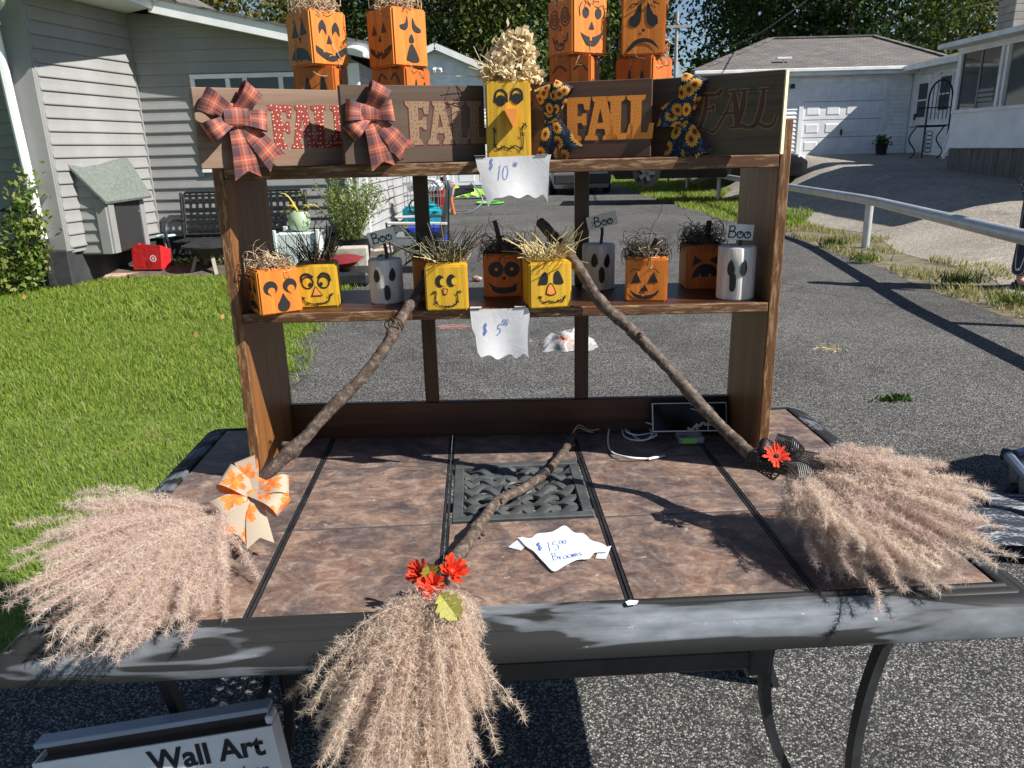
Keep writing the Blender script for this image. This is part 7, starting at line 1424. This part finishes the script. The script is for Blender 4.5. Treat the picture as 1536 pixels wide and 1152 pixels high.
def lace_sheet(B, fpos, nu, nv):
    """openwork: thin strips in two diagonal directions over a patch"""
    for k in range(-nv, nu + nv):
        for sg in (1, -1):
            pts = []
            for i in range(17):
                v = i / 16; u = (k + sg * v * nv) / nu
                if 0 <= u <= 1: pts.append(fpos(u, v))
            if len(pts) > 1: B.tube(pts, .0009, 4, caps=False)
    for v in (0, 1): B.tube([fpos(i / 12, v) for i in range(13)], .0014, 4, caps=False)
lace_sheet(B, lambda u, v: b3[9] + axd * (-.018 + .055 * v) + (o1 * math.cos(u * 6.28) + o2 * math.sin(u * 6.28)) * .0185, 16, 5); lw = B.build('lace_wrap', M_lace, BR3)
for (px, py, Y, ang, L, wd_) in ((1178, 690, 1.49, 35, .044, .028), (1200, 712, 1.45, -55, .075, .034), (1190, 715, 1.44, -15, .078, .030), (1160, 680, 1.50, 70, .040, .028), (1160, 680, 1.50, 150, .040, .030)):
    d = Vector((math.cos(R(ang)), math.sin(R(ang)) * .6, math.sin(R(ang)) * .5)).normalized(); nn_ = Vector((-.1, -.55, .83)); sd = nn_.cross(d).normalized(); s0 = lc3 + Vector((.012, -.012, .012)); B = MB()
    if ang in (35, 70, 150): lace_sheet(B, lambda u, v: s0 + d * L * math.sin(math.pi * u) ** .8 + nn_ * .018 * math.sin(2 * math.pi * u) + sd * wd_ * (v - .5), 18, 6)
    else: lace_sheet(B, lambda u, v: s0 + d * L * u + nn_ * .010 * math.sin(u * 3) + sd * wd_ * (v - .5) * (.5 + .6 * u), 14, 6)
    B.build('lace_loop', M_lace, lw)
def flower(t, c, nrm, r, np_, m, layers=2, ctr=None, seed=0, cup=.35):
    nrm = Vector(nrm).normalized(); e1_ = nrm.orthogonal().normalized(); e2_ = nrm.cross(e1_); rg = np.random.default_rng(seed); o = None
    B = MB(); B.lathe([(r * .16, -.003), (r * .2, .0), (r * .12, .004)], (0, 0, 0), 8); q = nrm.to_track_quat('Z', 'Y').to_matrix(); B.v = [tuple(q @ Vector(v) + c) for v in B.v]; o = B.build('flower', ctr or m, t)
    for ly in range(layers):
        for k in range(np_):
            a = 2 * math.pi * (k + .5 * ly) / np_ + .15 * rg.normal(); d = e1_ * math.cos(a) + e2_ * math.sin(a); sd = nrm.cross(d); rr = r * (1 - .28 * ly) * (.85 + .25 * rg.random()); lift = cup * (1 + .9 * ly) + .12 * rg.normal(); B = MB()
            w_ = rr * 2.3 / np_ * 1.35
            P = [c + nrm * .001, c + d * rr * .45 + sd * w_ * .42 + nrm * rr * .3 * lift, c + d * rr * .86 + sd * w_ * .46 + nrm * rr * .8 * lift, c + d * rr + nrm * rr * .85 * lift, c + d * rr * .86 - sd * w_ * .46 + nrm * rr * .8 * lift, c + d * rr * .45 - sd * w_ * .42 + nrm * rr * .3 * lift, c + d * rr * .5 + nrm * rr * .18 * lift]
            B.add(P, [(0, 1, 6), (1, 2, 3, 6), (6, 3, 4, 5), (0, 6, 5)]); B.build('petal', m, o)
    return o
flower(BR3, at(1165, 684, lc3.y - .030), (-.1, -.75, .65), .026, 13, leafmat('coral_daisy_petal', [(.80, .035, .018), (.85, .10, .04)], .6, .25), 2, M_black, 3, .15)
# centre broom
N2 = onz(655, 893, TZ + .038)
BR2 = thing('broom', 'short broom with tan plumes hanging over the front table edge, red flowers at its neck', 'broom', N2, group='plume brooms for sale')
b2 = [onz(857, 656, TZ + .020), onz(848, 674, TZ + .016), onz(822, 706, TZ + .016), onz(786, 732, TZ + .017), onz(748, 752, TZ + .018), onz(722, 783, TZ + .020), onz(700, 816, TZ + .026), onz(678, 845, TZ + .032), N2]
stick(BR2, b2, .0088, .0125, seed=12, knots=((.08, .25), (.50, .18), (.66, .22), (.80, .2)))
B = MB(); B.tube([b2[0] + Vector((.002, .006, 0)), b2[0] + Vector((.008, .022, .004)), b2[0] + Vector((.014, .04, .008))], [.010, .008, .003], 8); B.build('dark_bark_tip', M_darkstem, BR2, smooth=True)
B = MB(); B.tube(smooth_path([b2[0] + Vector(v) for v in ((.004, .006, .010), (.02, .02, .024), (.045, .010, .014), (.07, .02, .012))], 5), .0010, 5); B.tube(smooth_path([b2[0] + Vector(v) for v in ((.004, .006, .010), (.018, .012, .020), (.04, -.004, .016), (.055, .004, .010))], 5), .0010, 5); B.build('twine', M_twine, BR2)
B = MB(); dv = (b2[3] - b2[2]).normalized(); B.tube([b2[2].lerp(b2[3], .15), b2[2].lerp(b2[3], .42)], .0118, 12); B.build('dark_band', M_black, BR2, smooth=True)
tips2 = [at(*p) for p in ((462, 1072, .985), (480, 1125, .93), (512, 1215, .88), (565, 1290, .85), (630, 1310, .85), (678, 1240, .88), (688, 1130, .93), (712, 1055, .98), (728, 1008, 1.00))]
def frontz(x, y): return np.where(tabz(x, y) > 0, TZ + .004, -9.0)
plumes(BR2, onz(656, 908, TZ + .03), tips2, .075, 330, M_plume_t, 14, .05, zmin=None, lens=(.42, 1.0), nsp=200, jit=.024, flare=1.15)
for k, (px, py, Y, r_) in enumerate(((632, 860, 1.065, .024), (677, 857, 1.075, .028), (650, 882, 1.040, .026))):
    flower(BR2, at(px, py, Y), ((-.4, -.6, .6), (.4, -.5, .7), (0, -.7, .7))[k], r_, 8, M_red, 3, M_red, 20 + k, .55)
for k, (px, py, dx, dz, L) in enumerate(((660, 892, .55, -.62, .047), (648, 866, -.1, .8, .034), (652, 868, .1, -.3, .030))):
    s = at(px, py, 1.005 + .055 * (k > 0)); d = Vector((dx, -.35, dz)).normalized(); nn_ = Vector((.1, -.8, .6)); sd = nn_.cross(d).normalized(); B = MB(); prf = [(0, .05), (.12, .30), (.2, .22), (.34, .46), (.42, .34), (.58, .46), (.66, .32), (.82, .28), (1, 0)]
    V = [s + d * L * a for a, _ in prf] + [s + d * L * a + sd * L * b + nn_ * (.003 + .22 * L * b) for a, b in prf] + [s + d * L * a - sd * L * b + nn_ * (.003 + .22 * L * b) for a, b in prf]; n = len(prf)
    B.add(V, [(i, i + 1, n + i + 1, n + i) for i in range(n - 1)] + [(i + 1, i, 2 * n + i, 2 * n + i + 1) for i in range(n - 1)]); B.build('silk_leaf', M_olive, BR2)

# ------------------------------------------------------------------ small screen, cable
tl_ = at(979, 601, 1.815); bl_ = at(979, 645, 1.79); br_ = at(1090, 650, 1.785); ex_ = (br_ - bl_); ex_.z = 0; Wd_ = ex_.length; ex_.normalize(); up_ = Vector((0, .30, 1)).normalized(); H_ = .072; nrm_ = ex_.cross(up_)
bl_.z = TZ + .018
t = thing('digital_frame', 'small dark glass screen with thin white rim leaning on the shelf rear rail', 'screen', bl_)
M_scr = mat('glossy_black_glass', (.003, .003, .004), 3, rough=.12, spec=.18)
def fbox(B, x0, x1, y0, y1, z0, z1): P = [bl_ + ex_ * x + up_ * y + nrm_ * z for x in (x0, x1) for y in (y0, y1) for z in (z0, z1)]; B.add(P, [(0, 1, 3, 2), (4, 6, 7, 5), (0, 4, 5, 1), (2, 3, 7, 6), (0, 2, 6, 4), (1, 5, 7, 3)])
B = MB(); fbox(B, 0, Wd_, 0, H_, -.006, .003); B.build('rim', M_whiteplastic, t, bevel=.001)
B = MB(); fbox(B, .002, Wd_ * .74, .003, H_ - .002, -.002, .0036); fbox(B, Wd_ * .75, Wd_ - .002, .003, H_ - .002, -.002, .0036); B.build('screen_glass', M_scr, t)
rg = np.random.default_rng(17)
for cxx, cyy, sx_, sy_, nn2 in ((Wd_ * .62, H_ * .80, .020, .010, 7), (Wd_ * .60, H_ * .26, .022, .009, 3)):
    B = MB()
    for k in range(nn2):
        x0 = cxx + rg.normal() * sx_ * .5; y0 = cyy + rg.normal() * sy_ * .5; pts = curve2d([(x0, y0), (x0 + .01, y0 + .004 * rg.normal()), (x0 + .018, y0 + .006 * rg.normal()), (x0 + .026, y0 - .004)], 4); V, F = stroke2d(pts, .0028 if nn2 > 3 else .006); B.add([bl_ + ex_ * min(max(a, .004), Wd_ - .004) + up_ * min(max(b, .004), H_ - .003) + nrm_ * (.0039 + .00005 * k) for a, b in V], F)
    B.build('screen_picture', mat('pale_picture', (.42, .40, .33), 30, rough=.3), t)
B = MB(); p = bl_ + ex_ * Wd_ * .48; B.box((p.x, p.y - .018, TZ + .009), (.064, .05, .016)); B.build('stand', M_alu, t, bevel=.003)
B = MB(); B.box((p.x - .006, p.y - .0445, TZ + .0105), (.033, .002, .013)); B.build('green_tag', M_greentag, t)
B = MB(); pts = [onz(*q, TZ + .0035) for q in ((978, 640), (950, 631), (935, 640), (937, 655), (962, 663), (985, 657), (975, 650), (955, 655), (938, 650), (952, 634), (972, 644), (978, 657), (960, 660), (930, 640), (915, 645), (912, 665), (920, 682), (945, 691), (972, 688))]
pts = [q + Vector((0, 0, .004 * (i % 3))) for i, q in enumerate(pts)]; pts[0] = bl_ + Vector((0, 0, .02)); B.tube(smooth_path(pts, 6), .0021, 6); cb = B.build('charging_cable', M_whiteplastic, None, smooth=True)
tag(cb, 'white charging cable looped on the tiles beside the small screen', 'cable'); B = MB(); B.bar(onz(972, 688.5, TZ + .006), onz(988, 685, TZ + .006), .007, .004); B.build('plug', M_whiteplastic, cb, bevel=.001); B = MB(); B.bar(onz(988, 685, TZ + .006), onz(997, 683, TZ + .006), .0055, .003); B.build('plug_tip', M_alu, cb)

# ------------------------------------------------------------------ speaker carton under the table edge
bl2, br2 = at(83, 1140, 1.06), at(441, 1092, 1.06); ex_ = Vector((1, -.02, .0)).normalized(); 
lean = R(-10); zt2 = at(262, 1122, 1.095).z; x0b, x1b = bl2.x, br2.x + .012; Wb = x1b - x0b
t = thing('speaker_carton', 'open white wall art speaker carton standing below the front table edge', 'box', ((x0b + x1b) / 2, 1.045, 0), R(2))
M_card = mat('printed_white_card', (.82, .83, .86), 8, rough=.6); M_cardk = mat('brown_card', (.16, .115, .085), 12, rough=.85)
tilt = Matrix.Rotation(R(-6), 3, 'X'); roll_ = Matrix.Rotation(R(-7.5), 3, 'Y')
def cbox(B, c_, d_): 
    P = [roll_ @ (tilt @ (Vector(c_) + Vector((sx * d_[0] / 2, sy * d_[1] / 2, sz * d_[2] / 2)))) + Vector((0, 0, .002)) for sx in (-1, 1) for sy in (-1, 1) for sz in (-1, 1)]
    B.add(P, [(0, 1, 3, 2), (4, 6, 7, 5), (0, 4, 5, 1), (2, 3, 7, 6), (0, 2, 6, 4), (1, 5, 7, 3)])
HB = zt2 * 1.0055 + .014
B = MB(); cbox(B, (0, 0, HB / 2), (Wb, .003, HB)); B.build('front_panel', M_card, t, local=True)
B = MB(); cbox(B, (0, .040, HB / 2 + .006), (Wb, .003, HB + .012)); B.build('back_panel', M_cardk, t, local=True)
for sx in (-1, 1): B = MB(); cbox(B, (sx * (Wb / 2 - .0015), .020, HB / 2), (.003, .0365, HB)); B.build('side_panel', M_card, t, local=True)
B = MB(); cbox(B, (0, .020, HB - .012), (Wb - .008, .035, .003)); B.build('inner_tray', M_cardk, t, local=True)
B = MB(); cbox(B, (-.004, .030, HB + .021), (Wb * .985, .030, .010)); B.build('top_flap', mat('blue_grey_card', (.40, .44, .55), 8, rough=.45), t, local=True, bevel=.001)
B = MB(); cbox(B, (Wb / 2 - .006, .020, HB + .008), (.012, .034, .016)); B.build('corner_flap', M_card, t, local=True, bevel=.003)
def text_mesh(body, size, m, parent, name, pos, bold=0.0, sx=1.0):
    cu = bpy.data.curves.new(name, 'FONT'); cu.body = body; cu.size = size; cu.offset = bold; cu.align_x = 'RIGHT'; o = bpy.data.objects.new(name, cu); COL.objects.link(o); dg = bpy.context.evaluated_depsgraph_get(); me = bpy.data.meshes.new_from_object(o.evaluated_get(dg)); bpy.data.objects.remove(o)
    for v in me.vertices: v.co = roll_ @ (tilt @ Vector((pos[0] + v.co.x * sx, -.0025, pos[1] + v.co.y))) + Vector((0, 0, .002))
    me.materials.clear(); me.materials.append(m); return link(bpy.data.objects.new(name, me), parent)
text_mesh('Wall Art', .056, M_ink_k, t, 'lettering', (Wb / 2 - .022, HB - .050), .0016)
text_mesh('Speaker', .034, mat('grey_print', (.10, .10, .11), 9, rough=.6), t, 'lettering', (Wb / 2 - .022, HB - .090))
B = MB(); cbox(B, (-Wb * .30, -.0019, HB - .085), (.07, .001, .06)); B.build('pink_print', mat('magenta_print', (.72, .05, .36), 9, rough=.6), t, local=True)

# ------------------------------------------------------------------ rolling cart with woven mat at the right edge
RC = thing('rolling_cart', 'low rolling steel cart with swivel caster at the right picture edge', 'cart', (2.15, 2.55, 0))
M_steel = mat('blue_grey_steel', (.20, .25, .34), 9, rough=.35, metal=.4)
k0 = onz(1511, 682, .22); B = MB(); B.tube([k0, onz(1545, 722, .21), (2.35, 2.15, .21)], .020, 8); B.build('side_bar', M_steel, RC, smooth=True)
B = MB(); B.tube([k0 + Vector((-.012, .014, 0)), k0 + Vector((.006, -.008, 0))], .023, 10); B.build('end_cap', M_blackiron, RC, smooth=True)
B = MB(); B.tube([k0 + Vector((.03, .0, 0)), k0 + Vector((1.1, .45, 0))], .020, 8); B.box((2.62, 2.66, .235), (1.1, .62, .02), (0, 0, .35)); B.box((2.75, 2.80, .60), (.9, .04, .66), (0, 0, .35)); B.build('deck', M_steel, RC)
for (x, y) in ((k0.x + .03, k0.y - .03), (2.42, 2.20), (3.0, 3.1)):
    B = MB(); B.lathe([(.030, .185), (.034, .20), (.030, .205)], (x, y, 0), 10); B.bar((x, y - .03, .185), (x + .02, y - .03, .055), .03, .004, (0, 1, 0)); B.bar((x, y + .03, .185), (x + .02, y + .03, .055), .03, .004, (0, 1, 0)); cs = B.build('caster', M_alu, RC)
    B = MB(); n = 16; P = [(x + .02 + .05 * math.cos(2 * math.pi * j / n), y + o, .052 + .05 * math.sin(2 * math.pi * j / n)) for o in (-.016, .016) for j in range(n)]; B.add(P, [(j, (j + 1) % n, n + (j + 1) % n, n + j) for j in range(n)] + [tuple(range(n)), tuple(range(n, 2 * n))]); B.build('caster_wheel', M_tyre, cs)
rt = NT('navy_white_weave'); v = rt.coord('Object', (60, 190, 60)); f = rt.noise(v, 1.0, 3, .6); st_ = rt.math('MULTIPLY_ADD', rt.noise(rt.coord('Object', (3, 38, 3)), 1.0, 2), .55, rt.math('MULTIPLY', f, .5)); rt.base(rt.ramp(st_, [(.52, (.022, .028, .045)), (.57, (.12, .14, .18)), (.66, (.55, .54, .50))])); rt.rough(.95); rt.bump(f, .9, .006)
r0_ = onz(1405, 724, .10); RG_ = thing('woven_mat', 'folded navy and white woven mat lying behind the right broom', 'rug', (r0_.x, r0_.y, 0), R(-12))
for dz, w_, sh in ((.03, 0, 0), (.075, -.03, .02)):
    B = MB(); n = 16; V = []
    for i in range(n + 1):
        x = .95 * i / n
        for j in range(9):
            y = -.46 * j / 8; th = .022 * (1 - ((j - 4) / 4) ** 8 * .9) * (1 - (max(0, 1 - i / 1.2)) * .8); V += [(x + sh + .03 * math.sin(j * .9), y + .015 * math.sin(i * .8), dz + th + .006 * math.sin(i * 1.3 + j)), (x + sh + .03 * math.sin(j * .9), y + .015 * math.sin(i * .8), dz - th)]
    ix = lambda i, j, s: (i * 9 + j) * 2 + s
    F = [(ix(i, j, 0), ix(i + 1, j, 0), ix(i + 1, j + 1, 0), ix(i, j + 1, 0)) for i in range(n) for j in range(8)] + [(ix(i, j, 1), ix(i, j + 1, 1), ix(i + 1, j + 1, 1), ix(i + 1, j, 1)) for i in range(n) for j in range(8)] + [(ix(0, j, 0), ix(0, j + 1, 0), ix(0, j + 1, 1), ix(0, j, 1)) for j in range(8)] + [(ix(i, 8, 0), ix(i + 1, 8, 0), ix(i + 1, 8, 1), ix(i, 8, 1)) for i in range(n)]
    B.add(V, F); B.build('mat_layer', rt.m, RG_, local=True, smooth=True)
